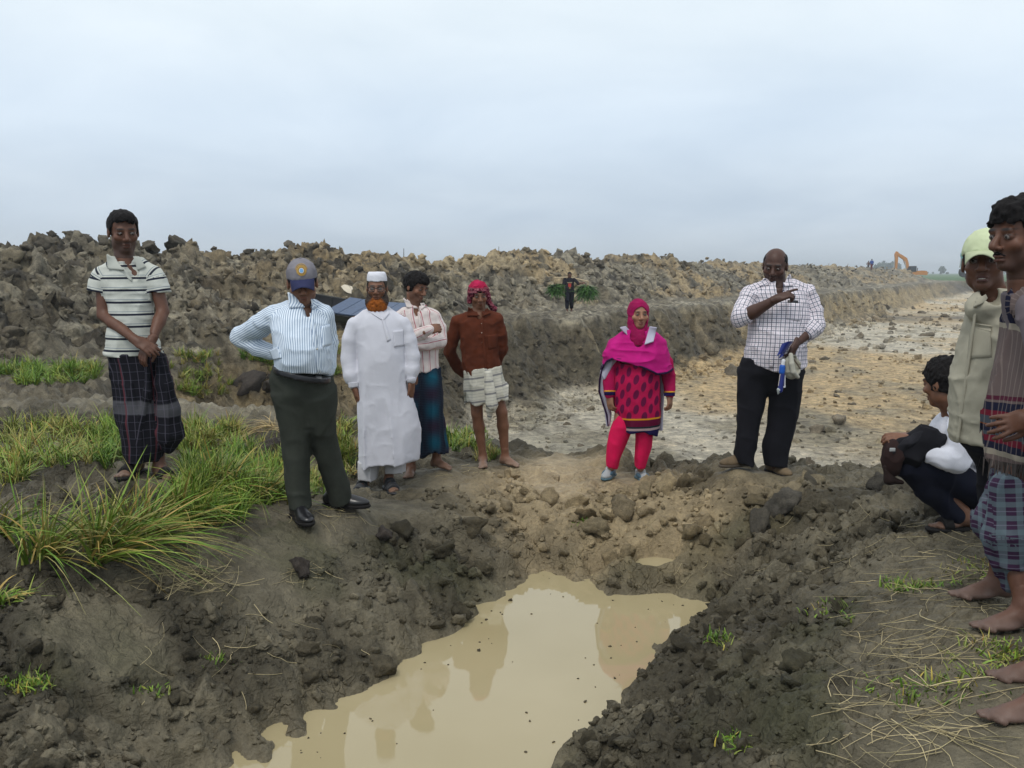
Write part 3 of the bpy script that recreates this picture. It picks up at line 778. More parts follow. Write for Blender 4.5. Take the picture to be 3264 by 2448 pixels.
def rice_clump(dx, dy, n, length, lean, rng, label, spread=.55, pal=GREENS):
    p = on_ground(*disp(dx, dy))
    root = empty('rice_clump', p); tag(root, label, 'rice plant', 'rice clumps lying over the bank')
    th = rng.uniform(0, 6.28, n); tl = np.abs(rng.normal(spread, .28, n))
    d = unit(np.stack([np.cos(th) * np.sin(tl) + lean[0], np.sin(th) * np.sin(tl) * .8 + lean[1], np.cos(tl) * .9 + .1], 1))
    b = np.stack([rng.normal(0, .04, n), rng.normal(0, .04, n), np.full(n, -.02)], 1)
    col = pal[rng.integers(len(pal), size=n)] * rng.uniform(.7, 1.3, (n, 1))
    yel = rng.random(n) < .13
    col[yel] = np.array((.36, .25, .07)) * rng.uniform(.7, 1.2, (yel.sum(), 1))
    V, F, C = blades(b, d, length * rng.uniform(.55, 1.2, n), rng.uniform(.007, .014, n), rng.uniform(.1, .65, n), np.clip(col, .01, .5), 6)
    link('leaf_blades', raw_mesh('leaf_blades', V, F, True, C), root, M_GRASS)
    m = max(n // 6, 8)
    d2 = unit(d[:m] + rng.normal(0, .08, (m, 3)))
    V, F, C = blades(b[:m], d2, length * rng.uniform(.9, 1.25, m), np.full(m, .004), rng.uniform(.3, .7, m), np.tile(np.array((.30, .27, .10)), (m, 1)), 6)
    link('seed_stalks', raw_mesh('seed_stalks', V, F, True, C), root, M_STRAW)
    return root
for (dx, dy, n, L, lean, lab) in [(85, 1205, 120, .52, (.45, .1), 'pale rice clump with bent straw-coloured foot at the edge of the trodden mud'),
                                   (215, 1205, 210, .62, (.55, .05), 'long drooping rice clump flopped towards the cracked mud path'),
                                   (300, 1170, 190, .55, (.5, .1), 'thick yellow-green rice clump spilling over a mud lump'),
                                   (395, 1120, 120, .45, (.5, -.2), 'green rice clump against the dark lump below the striped polo shirt'),
                                   (560, 1085, 150, .42, (-.3, .0), 'bushy green rice clump beside the black leather shoes'),
                                   (470, 1060, 150, .42, (.35, .1), 'dense green rice clump below the sandalled feet in the plaid wrap'),
                                   (12, 1295, 70, .16, (.25, .0), 'short cut rice stubble with yellow stems'),
                                   (-8, 1155, 60, .5, (.7, -.1), 'dark green rice leaves reaching in over bare clay'),
                                   (110, 1010, 120, .38, (.4, .2), 'yellowing rice clump beside a bare grey patch of clay')]:
    rice_clump(dx, dy, n, L, lean, rng, lab, .68)
def straw_piece(p, ang, length, r, rng, z):
    """one stem: bent three-sided tube lying on the ground"""
    k = 5; d = np.array([math.cos(ang), math.sin(ang), 0]); q = np.array([-d[1], d[0], 0])
    b = rng.normal(0, .18) * length
    t = np.linspace(-.5, .5, k)
    c = p + np.outer(t * length, d) + np.outer((.25 - t * t) * b * 2, q)
    if rng.random() < .35:
        j = rng.integers(1, k - 1); c[j + 1:] += np.outer(np.arange(k - j - 1) + 1, q) * length * .12 * rng.choice([-1, 1])
    g = gz(c[:, 0], c[:, 1])
    c[:, 2] = np.maximum(np.maximum(g, np.linspace(g[0], g[-1], k)) + .004, np.median(g)) + z
    c[:, 2] = .5 * c[:, 2] + .5 * np.linspace(c[0, 2], c[-1, 2], k)
    V = []
    for i in range(k):
        for a in (0, 2.09, 4.19):
            V.append(c[i] + q * r * math.cos(a) + np.array([0, 0, 1]) * r * math.sin(a))
    F = [[i * 3 + a, i * 3 + (a + 1) % 3, (i + 1) * 3 + (a + 1) % 3, (i + 1) * 3 + a] for i in range(k - 1) for a in range(3)]
    return np.array(V), np.array(F)
def straw_stuff(name, spec, label, rng):
    Vs, Fs, Cs = [], [], []; n0 = 0
    for (n, cx, cy, rx, ry, lo, hi, ang) in spec:
        for _ in range(n):
            a = rng.uniform(0, 6.28); q = math.sqrt(rng.random())
            p = on_ground(*disp(cx + rx * q * math.cos(a), cy + ry * q * math.sin(a)), .1, 4)
            V, F = straw_piece(p, rng.normal(ang, 1.1), rng.uniform(lo, hi), rng.uniform(.0009, .0021), rng, rng.uniform(.0, .008))
            Vs.append(V); Fs.append(F + n0); n0 += len(V)
            Cs.append(np.repeat((np.array((.50, .42, .26)) * rng.uniform(.5, 1.2))[None], len(V), 0))
    return tag(link(name, raw_mesh(name, np.concatenate(Vs), np.concatenate(Fs), True, np.concatenate(Cs)), None, M_STRAW), label, 'straw', kind='stuff')
straw_stuff('straw', [(60, 400, 1255, 115, 32, .10, .34, .3), (30, 330, 1180, 120, 25, .08, .25, .2), (26, 720, 1120, 120, 40, .06, .2, .3), (24, 960, 1010, 90, 30, .06, .18, .2), (14, 650, 1250, 60, 20, .08, .2, .8), (22, 500, 1420, 300, 110, .05, .18, 1.0),
                      (70, 2010, 1330, 190, 110, .08, .34, .1), (70, 1980, 1500, 190, 120, .07, .30, .2), (40, 2120, 1200, 100, 60, .07, .25, .0), (30, 1900, 1180, 130, 60, .08, .28, .0), (26, 1960, 1620, 200, 60, .07, .3, .0), (16, 1600, 1200, 250, 120, .05, .16, .8)],
            'loose yellow straw stems strewn over the mud', rng)
p = on_ground(*disp(565, 960)) + np.array([0, 0, .12])
n = 90
rr = np.random.default_rng(3)
th = rr.normal(2.6, .6, n)
dd = unit(np.stack([np.cos(th), np.sin(th) * .4 - .2, rr.uniform(.0, .45, n)], 1))
V, F, C = blades(np.stack([rr.normal(.12, .05, n), rr.normal(0, .05, n), rr.normal(.03, .02, n)], 1), dd, rr.uniform(.18, .42, n), np.full(n, .005), rr.uniform(.3, 1.1, n), np.array((.40, .30, .15)) * rr.uniform(.6, 1.3, (n, 1)), 6)
sb = link('straw_bunch', raw_mesh('straw_bunch', V, F, True, C), None, M_STRAW); sb.location = p
tag(sb, 'bent bunch of dry rice straw lying over a dark mud lump', 'straw')
# ================================================================== shapes from distance fields
F32 = np.float32
def v3(*a): return np.array(a, np.float64)
def nrm(v): return v / (np.linalg.norm(v) + 1e-12)
class Prim:
    """a distance function with its bounding box; uv(P) gives pattern coordinates in metres"""
    def __init__(s, f, lo, hi, uv=None, pid=0): s.f, s.lo, s.hi, s.uv, s.pid = f, np.array(lo), np.array(hi), uv, pid
def rcone(a, b, ra, rb, pid=0, v0=0.0, ref=None, rm=None):
    a, b = np.array(a, float), np.array(b, float); ba = b - a; L2 = ba @ ba + 1e-12; L = math.sqrt(L2)
    w = ba / L; ref = (v3(0, 1, 0) if abs(w[1]) < .9 else v3(1, 0, 0)) if ref is None else ref
    s = nrm(np.cross(w, ref)); q = np.cross(w, s); rm = (ra + rb) * .5 if rm is None else rm
    def f(P):
        pa = P - a
        t = np.clip(pa @ ba / L2, 0, 1)
        return np.linalg.norm(pa - t[..., None] * ba, axis=-1) - (ra + (rb - ra) * t)
    def uv(P):
        pa = P - a
        return np.stack([np.arctan2(pa @ s, pa @ q) * rm, pa @ w + v0, np.full(P.shape[:-1], pid)], -1)
    r = max(ra, rb)
    return Prim(f, np.minimum(a, b) - r, np.maximum(a, b) + r, uv, pid)
def chain(pts, rads, pid=0):
    pts = [np.array(q, float) for q in pts]
    W = nrm(pts[-1] - pts[0]) if np.linalg.norm(pts[-1] - pts[0]) > 1e-4 else v3(0, 0, 1)
    ref = v3(0, 1, 0) if abs(W[1]) < .8 else v3(1, 0, 0)
    L = np.concatenate([[0], np.cumsum([np.linalg.norm(pts[i + 1] - pts[i]) for i in range(len(pts) - 1)])])
    return [rcone(pts[i], pts[i + 1], rads[i], rads[i + 1], pid, L[i], ref, float(np.mean(rads))) for i in range(len(pts) - 1)]
def ell(c, r, Rm=None):
    c, r = np.array(c, float), np.array(r, float); Rm = np.eye(3) if Rm is None else np.array(Rm)
    def f(P):
        q = (P - c) @ Rm.T
        k0 = np.linalg.norm(q / r, axis=-1); k1 = np.linalg.norm(q / (r * r), axis=-1) + 1e-9
        return np.where(k0 < .05, -r.min(), k0 * (k0 - 1) / k1)
    m = np.abs(Rm.T) @ r
    return Prim(f, c - m, c + m)
def rbox(c, half, rr, Rm=None):
    c, half = np.array(c, float), np.array(half, float); Rm = np.eye(3) if Rm is None else np.array(Rm)
    def f(P):
        q = np.abs((P - c) @ Rm.T) - (half - rr)
        return np.linalg.norm(np.maximum(q, 0), axis=-1) + np.minimum(q.max(-1), 0) - rr
    def uv(P):
        q = (P - c) @ Rm.T
        return q
    m = np.abs(Rm.T) @ half
    return Prim(f, c - m, c + m, uv)
def tube(st, Rx=(1, 0, 0), Fy=(0, -1, 0), n=2.0, pid=0, caps=True, smooth=True):
    """stations (centre, half width, half depth) threaded on the line from first to last centre; fine for torsos, skirts and legs"""
    C = np.array([s[0] for s in st], float); A = np.array([s[1] for s in st], float); B = np.array([s[2] for s in st], float)
    Rx, Fy = np.array(Rx, float), np.array(Fy, float)
    ax = nrm(C[-1] - C[0]); T = (C - C[0]) @ ax; L = T[-1]
    if smooth and len(st) > 2:
        tt = np.linspace(0, L, 60)
        def sm(v):
            g = np.interp(tt, T, v); gp = np.concatenate([np.full(4, 2 * g[0]) - g[4:0:-1], g, np.full(4, 2 * g[-1]) - g[-2:-6:-1]])
            return np.convolve(gp, np.array([1, 2, 3, 4, 5, 4, 3, 2, 1]) / 25., 'valid')
        C = np.stack([sm(C[:, i]) for i in range(3)], 1); A = sm(A); B = sm(B); T = tt
    def loc(P):
        t = (P - st[0][0]) @ ax
        tc = np.clip(t, 0, L)
        c = np.stack([np.interp(tc, T, C[:, i]) for i in range(3)], -1)
        q = P - c
        return t, np.interp(tc, T, A), np.interp(tc, T, B), q @ Rx, q @ Fy
    def f(P):
        t, a, b, u, v = loc(P)
        k = (np.abs(u / a) ** n + np.abs(v / b) ** n) ** (1 / n)
        d = (k - 1) * np.minimum(a, b)
        return np.maximum(d, np.maximum(-t, t - L)) if caps else d
    def uv(P):
        t, a, b, u, v = loc(P)
        th = np.arctan2(u / a, v / b)
        return np.stack([th * (a * .6 + b * .4), t, np.full(P.shape[:-1], pid)], -1)
    m = np.abs(Rx)[None] * A[:, None] + np.abs(Fy)[None] * B[:, None]
    return Prim(f, (C - m).min(0) - .002, (C + m).max(0) + .002, uv, pid)

class Field:
    def __init__(s, lo, hi, h, prims=()):
        s.h = h
        s.ax = [np.arange(lo[i] - 3 * h, hi[i] + 3.01 * h, h) for i in range(3)]
        s.D = np.full([len(a) for a in s.ax], .5, F32)
        s.prims = []
    @staticmethod
    def around(prims, h, extra=.0):
        lo = np.min([p.lo for p in prims], 0) - extra; hi = np.max([p.hi for p in prims], 0) + extra
        return Field(lo, hi, h)
    def block(s, lo, hi):
        sl = []
        for i in range(3):
            a = int(np.searchsorted(s.ax[i], lo[i])); b = int(np.searchsorted(s.ax[i], hi[i], 'right'))
            sl.append(slice(max(a - 1, 0), min(b + 1, len(s.ax[i]))))
        return tuple(sl)
    def pts(s, sl):
        g = np.meshgrid(*[s.ax[i][sl[i]] for i in range(3)], indexing='ij')
        return np.stack(g, -1)
    def add(s, p, k=.0, keep=True):
        m = k + 2.5 * s.h
        sl = s.block(p.lo - m, p.hi + m)
        d = s.D[sl]
        if d.size == 0: return s
        b = p.f(s.pts(sl)).astype(F32)
        if k > 0:
            h = np.clip(.5 + .5 * (d - b) / k, 0, 1)
            s.D[sl] = d + (b - d) * h - k * h * (1 - h)
        else: s.D[sl] = np.minimum(d, b)
        if keep: s.prims.append(p)
        return s
    def adds(s, ps, k=.0):
        for p in ps: s.add(p, k)
        return s
    def sub(s, p, k=.0):
        m = k + 2.5 * s.h
        sl = s.block(p.lo - m, p.hi + m)
        d = s.D[sl]
        if d.size == 0: return s
        b = -p.f(s.pts(sl)).astype(F32)
        if k > 0:
            h = np.clip(.5 - .5 * (d - b) / k, 0, 1)
            s.D[sl] = d + (b - d) * h + k * h * (1 - h)
        else: s.D[sl] = np.maximum(d, b)
        return s
    def clip(s, fn):
        """keep where fn(P) < 0"""
        s.D = np.maximum(s.D, fn(s.pts((slice(None),) * 3)).astype(F32))
        return s
    def shift(s, fn):
        """move the surface by fn(P) metres outwards where the field is near it"""
        near = np.abs(s.D) < 3 * s.h + .03
        i = np.nonzero(near)
        P = np.stack([s.ax[k][i[k]] for k in range(3)], -1)
        s.D[i] -= fn(P).astype(F32)
        return s
    def mesh(s):
        D, ax = s.D, s.ax
        ins = D < 0
        n = [len(a) for a in ax]
        cnt = np.zeros([v - 1 for v in n], np.int8)
        cor = [(0, 0, 0), (1, 0, 0), (0, 1, 0), (1, 1, 0), (0, 0, 1), (1, 0, 1), (0, 1, 1), (1, 1, 1)]
        for c in cor: cnt += ins[c[0]:n[0] - 1 + c[0], c[1]:n[1] - 1 + c[1], c[2]:n[2] - 1 + c[2]]
        act = (cnt > 0) & (cnt < 8)
        I = np.argwhere(act)
        vals = np.stack([D[I[:, 0] + c[0], I[:, 1] + c[1], I[:, 2] + c[2]] for c in cor], 1)
        acc = np.zeros((len(I), 3)); num = np.zeros(len(I))
        for a in range(8):
            for b in range(a + 1, 8):
                if sum(x != y for x, y in zip(cor[a], cor[b])) != 1: continue
                va, vb = vals[:, a], vals[:, b]
                m = (va < 0) != (vb < 0)
                t = np.where(m, va / np.where(va == vb, 1, va - vb), 0)
                p = np.array(cor[a]) + t[:, None] * (np.array(cor[b]) - np.array(cor[a]))
                acc[m] += p[m]; num[m] += 1
        V = I + acc / num[:, None]
        V = np.stack([ax[i][0] + V[:, i] * s.h for i in range(3)], 1)
        vid = np.full(act.shape, -1, np.int64); vid[act] = np.arange(len(I))
        Fs = []
        for d in range(3):
            e, g = (d + 1) % 3, (d + 2) % 3
            a = np.take(ins, range(n[d] - 1), d); b = np.take(ins, range(1, n[d]), d)
            J = np.argwhere(a != b)
            ok = (J[:, e] > 0) & (J[:, g] > 0) & (J[:, e] < n[e] - 1) & (J[:, g] < n[g] - 1)
            J = J[ok]
            fl = a[tuple(J.T)]
            def cell(de, dg):
                K = J.copy(); K[:, e] -= de; K[:, g] -= dg
                return vid[tuple(K.T)]
            q = np.stack([cell(1, 1), cell(0, 1), cell(0, 0), cell(1, 0)], 1)
            q[~fl] = q[~fl][:, ::-1]
            Fs.append(q)
        F = np.concatenate(Fs)
        return V, F[(F >= 0).all(1)]
    def uvs(s, V, F):
        """pattern coordinates for every face corner, so that seams stay sharp"""
        ps = [p for p in s.prims if p.uv is not None]
        if not ps: return None
        D = np.stack([p.f(V) for p in ps], 0); best = D.argmin(0)
        # one chain of cones counts as one cloth: compare whole faces
        fb = best[F[:, 0]]
        out = np.zeros((len(F), F.shape[1], 3))
        for i, p in enumerate(ps):
            m = fb == i
            if m.any(): out[m] = p.uv(V[F[m]])
        return out.reshape(-1, 3)

def folds(amp, fx, fy, fz, seed=0.0):
    """cloth creases: ridges of stretched noise"""
    S = np.array([fx, fy, fz])
    def fn(P):
        a = noise3(P * S + seed); b = noise3(P * S * 2.1 + seed + 9.7)
        return amp * (1.5 * (1 - np.abs(a)) ** 5 - .35 + .35 * b)
    return fn

# ------------------------------------------------------------------ materials for people
def skin_material():
    t = NT('skin', .52, .35)
    a = t.attr('tint')
    P = t.obj()
    n = t.noise(26.0, 4, .6, P)
    t.color(t.mix(1.0, a.outputs['Color'], t.ramp(n, [(.3, (.86, .84, .82)), (.7, (1.12, 1.12, 1.12))]), 'MULTIPLY'))
    t.b.inputs['Subsurface Weight'].default_value = .04
    t.b.inputs['Subsurface Radius'].default_value = (.006, .003, .002)
    t.b.inputs['Subsurface Scale'].default_value = 1.0
    t.bump(t.noise(160.0, 2, .5, P), .0012, .4)
    return t.m
M_SKIN = skin_material()
def hair_material(name, col, col2):
    t = NT(name, .7, .15)
    P = t.obj()
    n = t.noise(60.0, 4, .7, P)
    t.color(t.ramp(n, [(.3, col), (.7, col2)]))
    t.bump(t.noise(150.0, 3, .7, P), .006, 1.0)
    return t.m
M_HAIR = hair_material('black_hair', (.004, .0035, .004), (.012, .010, .010))
def weave(t, base=None):
    P = t.obj()
    a = t.noise(420.0, 2, .5, P); b = t.noise(23.0, 3, .6, P)
    t.bump(t.math('ADD', t.math('MULTIPLY', a, .25), b), .004, .5)
def cloth(name, col, var=.10, rough=.9, spec=.15):
    t = NT(name, rough, spec)
    n = t.noise(9.0, 4, .6, t.obj())
    lo = tuple(c * (1 - var) for c in col); hi = tuple(c * (1 + var) for c in col)
    t.color(t.ramp(n, [(.3, lo), (.7, hi)]))
    weave(t)
    return t
def plain(name, col, rough=.5, spec=.4, var=.08):
    t = NT(name, rough, spec)
    n = t.noise(14.0, 3, .6, t.obj())
    t.color(t.ramp(n, [(.3, tuple(c * (1 - var) for c in col)), (.7, tuple(c * (1 + var) for c in col))]))
    return t.m
def lines(t, coord, pitch, width, phase=0.0, soft=.0008):
    """1 on thin lines every pitch metres"""
    x = t.math('ADD', t.math('MULTIPLY', coord, 1.0 / pitch), phase + 100.5)
    f = t.math('ABSOLUTE', t.math('SUBTRACT', t.math('FRACT', x), .5))
    mr = t.node('ShaderNodeMapRange'); mr.inputs['From Min'].default_value = (width / 2 - soft) / pitch; mr.inputs['From Max'].default_value = (width / 2 + soft) / pitch
    mr.inputs['To Min'].default_value = 1; mr.inputs['To Max'].default_value = 0
    t.l.new(f, mr.inputs['Value'])
    return mr.outputs[0]
def uvp(t):
    a = t.attr('uvp'); s = t.node('ShaderNodeSeparateXYZ'); t.l.new(a.outputs['Vector'], s.inputs[0])
    return s.outputs[0], s.outputs[1], s.outputs[2]

# ------------------------------------------------------------------ people
SKIN = {'dark': (.108, .047, .028), 'mid': (.175, .080, .046), 'fair': (.310, .160, .100), 'deep': (.064, .029, .020)}
class Head:
    """a head at c, turned by yaw (0 faces the camera, + to the picture's right), pitched down, rolled; s scales a 0.225 m head"""
    def __init__(s, c, yaw=0, pitch=0, roll=0, scale=1.0):
        y, p, r = R(yaw), R(pitch), R(roll)
        F = v3(math.sin(y) * math.cos(p), -math.cos(y) * math.cos(p), -math.sin(p))
        X = v3(math.cos(y), math.sin(y), 0); U = np.cross(F, X)
        X, U = X * math.cos(r) + U * math.sin(r), U * math.cos(r) - X * math.sin(r)
        s.c, s.M, s.s = np.array(c), np.stack([X, F, U]), scale       # rows: right, forward, up
    def w(s, x, y, z): return s.c + s.s * (v3(x, y, z) @ s.M)
    def l(s, P): return ((P - s.c) @ s.M.T) / s.s
    def E(s, c, r): return ell(s.w(*c), np.array(r) * s.s, s.M)
    def C(s, a, b, ra, rb): return rcone(s.w(*a), s.w(*b), ra * s.s, rb * s.s)
    def build(s, f, o):
        """adds the head to a field; o: shape options"""
        j = o.get('jaw', 1.0); ch = o.get('cheek', 1.0); ns = o.get('nose', 1.0)
        f.add(s.E((0, -.012, .034), (.074, .094, .082)), .02)
        f.add(s.E((0, .018, -.028), (.054 * j, .070, .078)), .03)
        f.add(s.E((0, .060, -.092), (.024 * j, .022, .018)), .03)
        for k in (-1, 1):
            f.add(s.E((k * .039 * j, .004, -.058), (.017, .032, .026)), .03)
            f.add(s.E((k * .043 * ch, .060, -.024), (.020, .017, .017)), .025)
        f.add(s.C((-.038, .079, .023), (.038, .079, .023), .010, .010), .016)
        for k in (-1, 1): f.sub(s.E((k * .031, .098, .003), (.019, .017, .0115)), .010)
        f.add(s.C((0, .082, .016), (0, .104 + .004 * ns, -.028), .0075, .0125 * ns), .010)
        for k in (-1, 1): f.add(s.E((k * .0135 * ns, .096, -.034), (.009, .010, .008)), .006)
        f.add(s.E((0, .084, -.0605), (.023, .012, .0062)), .007)
        f.add(s.E((0, .082, -.0735), (.020, .012, .0072)), .007)
        f.sub(s.C((-.021, .095, -.0668), (.021, .095, -.0668), .0028, .0028), .003)
        for k in (-1, 1):
            f.add(s.E((k * .031, .0740, .003), (.0180, .0145, .0125)), .004)
            f.sub(s.E((k * .031, .0925, .0015), (.0150, .0115, .0037 * o.get('eye', 1.0))), .0015)
        if o.get('ears', True):
            for k in (-1, 1):
                f.add(s.E((k * .077, -.010, -.004), (.009, .020, .031)), .007)
                f.sub(s.E((k * .087, -.004, .002), (.006, .011, .018)), .004)
    def paint(s, V, base, o):
        q = s.l(V)
        C = np.repeat(np.array(base)[None], len(V), 0)
        def spot(cx, cz, rx, rz, f, col=None, ymin=.04):
            w = np.exp(-(((q[:, 0] - cx) / rx) ** 2 + ((q[:, 2] - cz) / rz) ** 2) ** 2) * (q[:, 1] > ymin) * f
            t = np.array(col) if col is not None else np.array(base) * .5
            C[:] = C * (1 - w[:, None]) + t * w[:, None]
        b = np.array(base)
        if o.get('stubble', 0):
            w = o['stubble'] * sstep(-.030, -.055, q[:, 2]) * sstep(-.01, .02, q[:, 1])
            w = np.maximum(w, o['stubble'] * .9 * np.exp(-((q[:, 0] / .03) ** 2 + ((q[:, 2] + .050) / .009) ** 2)) * (q[:, 1] > .06))
            w *= (1 - np.exp(-((q[:, 0] / .02) ** 2 + ((q[:, 2] + .067) / .008) ** 2)))
            C[:] = C * (1 - w[:, None]) + np.array((.018, .015, .014)) * w[:, None]
        lip = o.get('lip', b * np.array((.80, .58, .60)))
        spot(0, -.0605, .022, .006, .8, lip, .07); spot(0, -.0735, .019, .007, .8, lip, .07)
        spot(0, -.0668, .021, .0026, .8, b * .18, .07)
        if o.get('smile'): 
            for k in (-1, 1): spot(k * .024, -.064, .004, .004, .5, b * .35)
        for k in (-1, 1):
            spot(k * .030, .0265, .0215, .0058, 1.0, (.012, .010, .010), .05)
            spot(k * .031, .004, .020, .011, .50, b * .38, .05); spot(k * .031, .0078, .0175, .0030, .95, (.010, .008, .008), .05); spot(k * .031, -.0055, .015, .0022, .5, (.015, .010, .010), .05)
        cheeks = .10 * np.exp(-((np.abs(q[:, 0]) - .042) ** 2 + (q[:, 2] + .025) ** 2) / .0006) * (q[:, 1] > .03)
        C *= (1 + cheeks[:, None] * np.array((1.2, .8, .7)))
        return C
M_EYE = plain('eye_white', (.17, .145, .13), .35, .3); M_IRIS = plain('eye_iris', (.012, .008, .006), .2, .5)
def uv_ball(c, r, Rm, name, parent, mat, nu=12, nv=8):
    th = np.linspace(0, math.pi, nv + 1); ph = np.linspace(0, 2 * math.pi, nu, endpoint=False)
    V = np.array([[math.sin(t) * math.cos(p), math.cos(t), math.sin(t) * math.sin(p)] for t in th for p in ph]) * np.array(r)
    V = V @ np.array(Rm) + np.array(c)
    F = np.array([[i * nu + j, i * nu + (j + 1) % nu, (i + 1) * nu + (j + 1) % nu, (i + 1) * nu + j] for i in range(nv) for j in range(nu)])
    return V, F
def cat_mesh(parts):
    Vs, Fs, n = [], [], 0
    for V, F in parts: Vs.append(V); Fs.append(F + n); n += len(V)
    return np.concatenate(Vs), np.concatenate(Fs)

def hand(f, W, d, nrmal, side, curl=.5, spread=.10, scale=1.0, thumb=.6, point=False):
    """palm and five fingers from wrist W along d; nrmal is the way the palm faces; side=+1/-1 says where the thumb leaves"""
    d = nrm(np.array(d, float)); N = np.array(nrmal, float); N = nrm(N - d * (N @ d)); A = np.cross(d, N) * side
    k = scale
    Rm = np.stack([A, d, N])
    f.add(ell(W + d * .042 * k - N * .002, (.037 * k, .050 * k, .0155 * k), Rm), .0)
    f.add(rbox(W + d * .058 * k, (.036 * k, .030 * k, .0115 * k), .010 * k, Rm), .008)
    f.add(rcone(W - d * .03, W + d * .02 * k, .026 * k, .026 * k), .018)
    L = [.066, .076, .071, .056]; X = [.0285, .0095, -.0095, -.0275]
    for i in range(4):
        c = curl if not (point and i == 0) else .08
        b = W + (d * (.086 - .006 * (i == 3)) + A * X[i]) * k
        da = d + A * spread * (1.5 - i) * .5
        p = b; ang = 0
        rad = [.0098, .0090, .0082, .0070]
        for j, frac in enumerate((.46, .30, .24)):
            ang += c * (.75, 1.15, .8)[j]
            v = nrm(nrm(da) * math.cos(ang) + N * math.sin(ang))
            q = p + v * L[i] * frac * k
            f.add(rcone(p, q, rad[j] * k, rad[j + 1] * k), .0035 if j == 0 else .002)
            p = q
    b = W + (d * .022 + A * .026 + N * .004) * k
    p1 = b + nrm(d * .55 + A * .75 * (1 - .5 * thumb) + N * .55 * thumb) * .040 * k
    p2 = p1 + nrm(d * .85 + A * .25 * (1 - thumb) + N * .45 * thumb) * .030 * k
    p3 = p2 + nrm(d * .95 - A * .05 + N * .35 * thumb) * .022 * k
    f.add(rcone(b, p1, .0165 * k, .0115 * k), .010).add(rcone(p1, p2, .0110 * k, .0098 * k), .003).add(rcone(p2, p3, .0098 * k, .0078 * k), .002)

def foot(f, ank, toe, zs, scale=1.0, toes=True):
    """bare foot: ankle point, direction of the toes on the ground, height of the sole"""
    d = nrm(v3(toe[0], toe[1], 0)); a = v3(-d[1], d[0], 0)
    k = scale
    g = lambda x, y, z: v3(ank[0], ank[1], zs) + d * x * k + a * y * k + v3(0, 0, z * k)
    f.add(ell(g(-.035, 0, .034), (.030 * k, .036 * k, .034 * k)), .0)
    f.add(rcone(ank, g(-.004, 0, .055), .036 * k, .040 * k), .02)
    f.add(rcone(g(.0, 0, .055), g(.095, 0, .030), .036 * k, .024 * k), .03)
    Rm = np.stack([d, a, v3(0, 0, 1)])
    f.add(ell(g(.085, 0, .020), (.075 * k, .043 * k, .021 * k), Rm), .02)
    if toes:
        for i, y in enumerate((-.032, -.0155, .0, .0155, .031)):
            f.add(rcone(g(.138, y, .014), g(.178 - .008 * abs(i - 1) - .006 * i, y * 1.12, .010), .0105 * k, .0095 * k), .006)
    else: f.add(ell(g(.145, 0, .016), (.04 * k, .040 * k, .016 * k), Rm), .02)

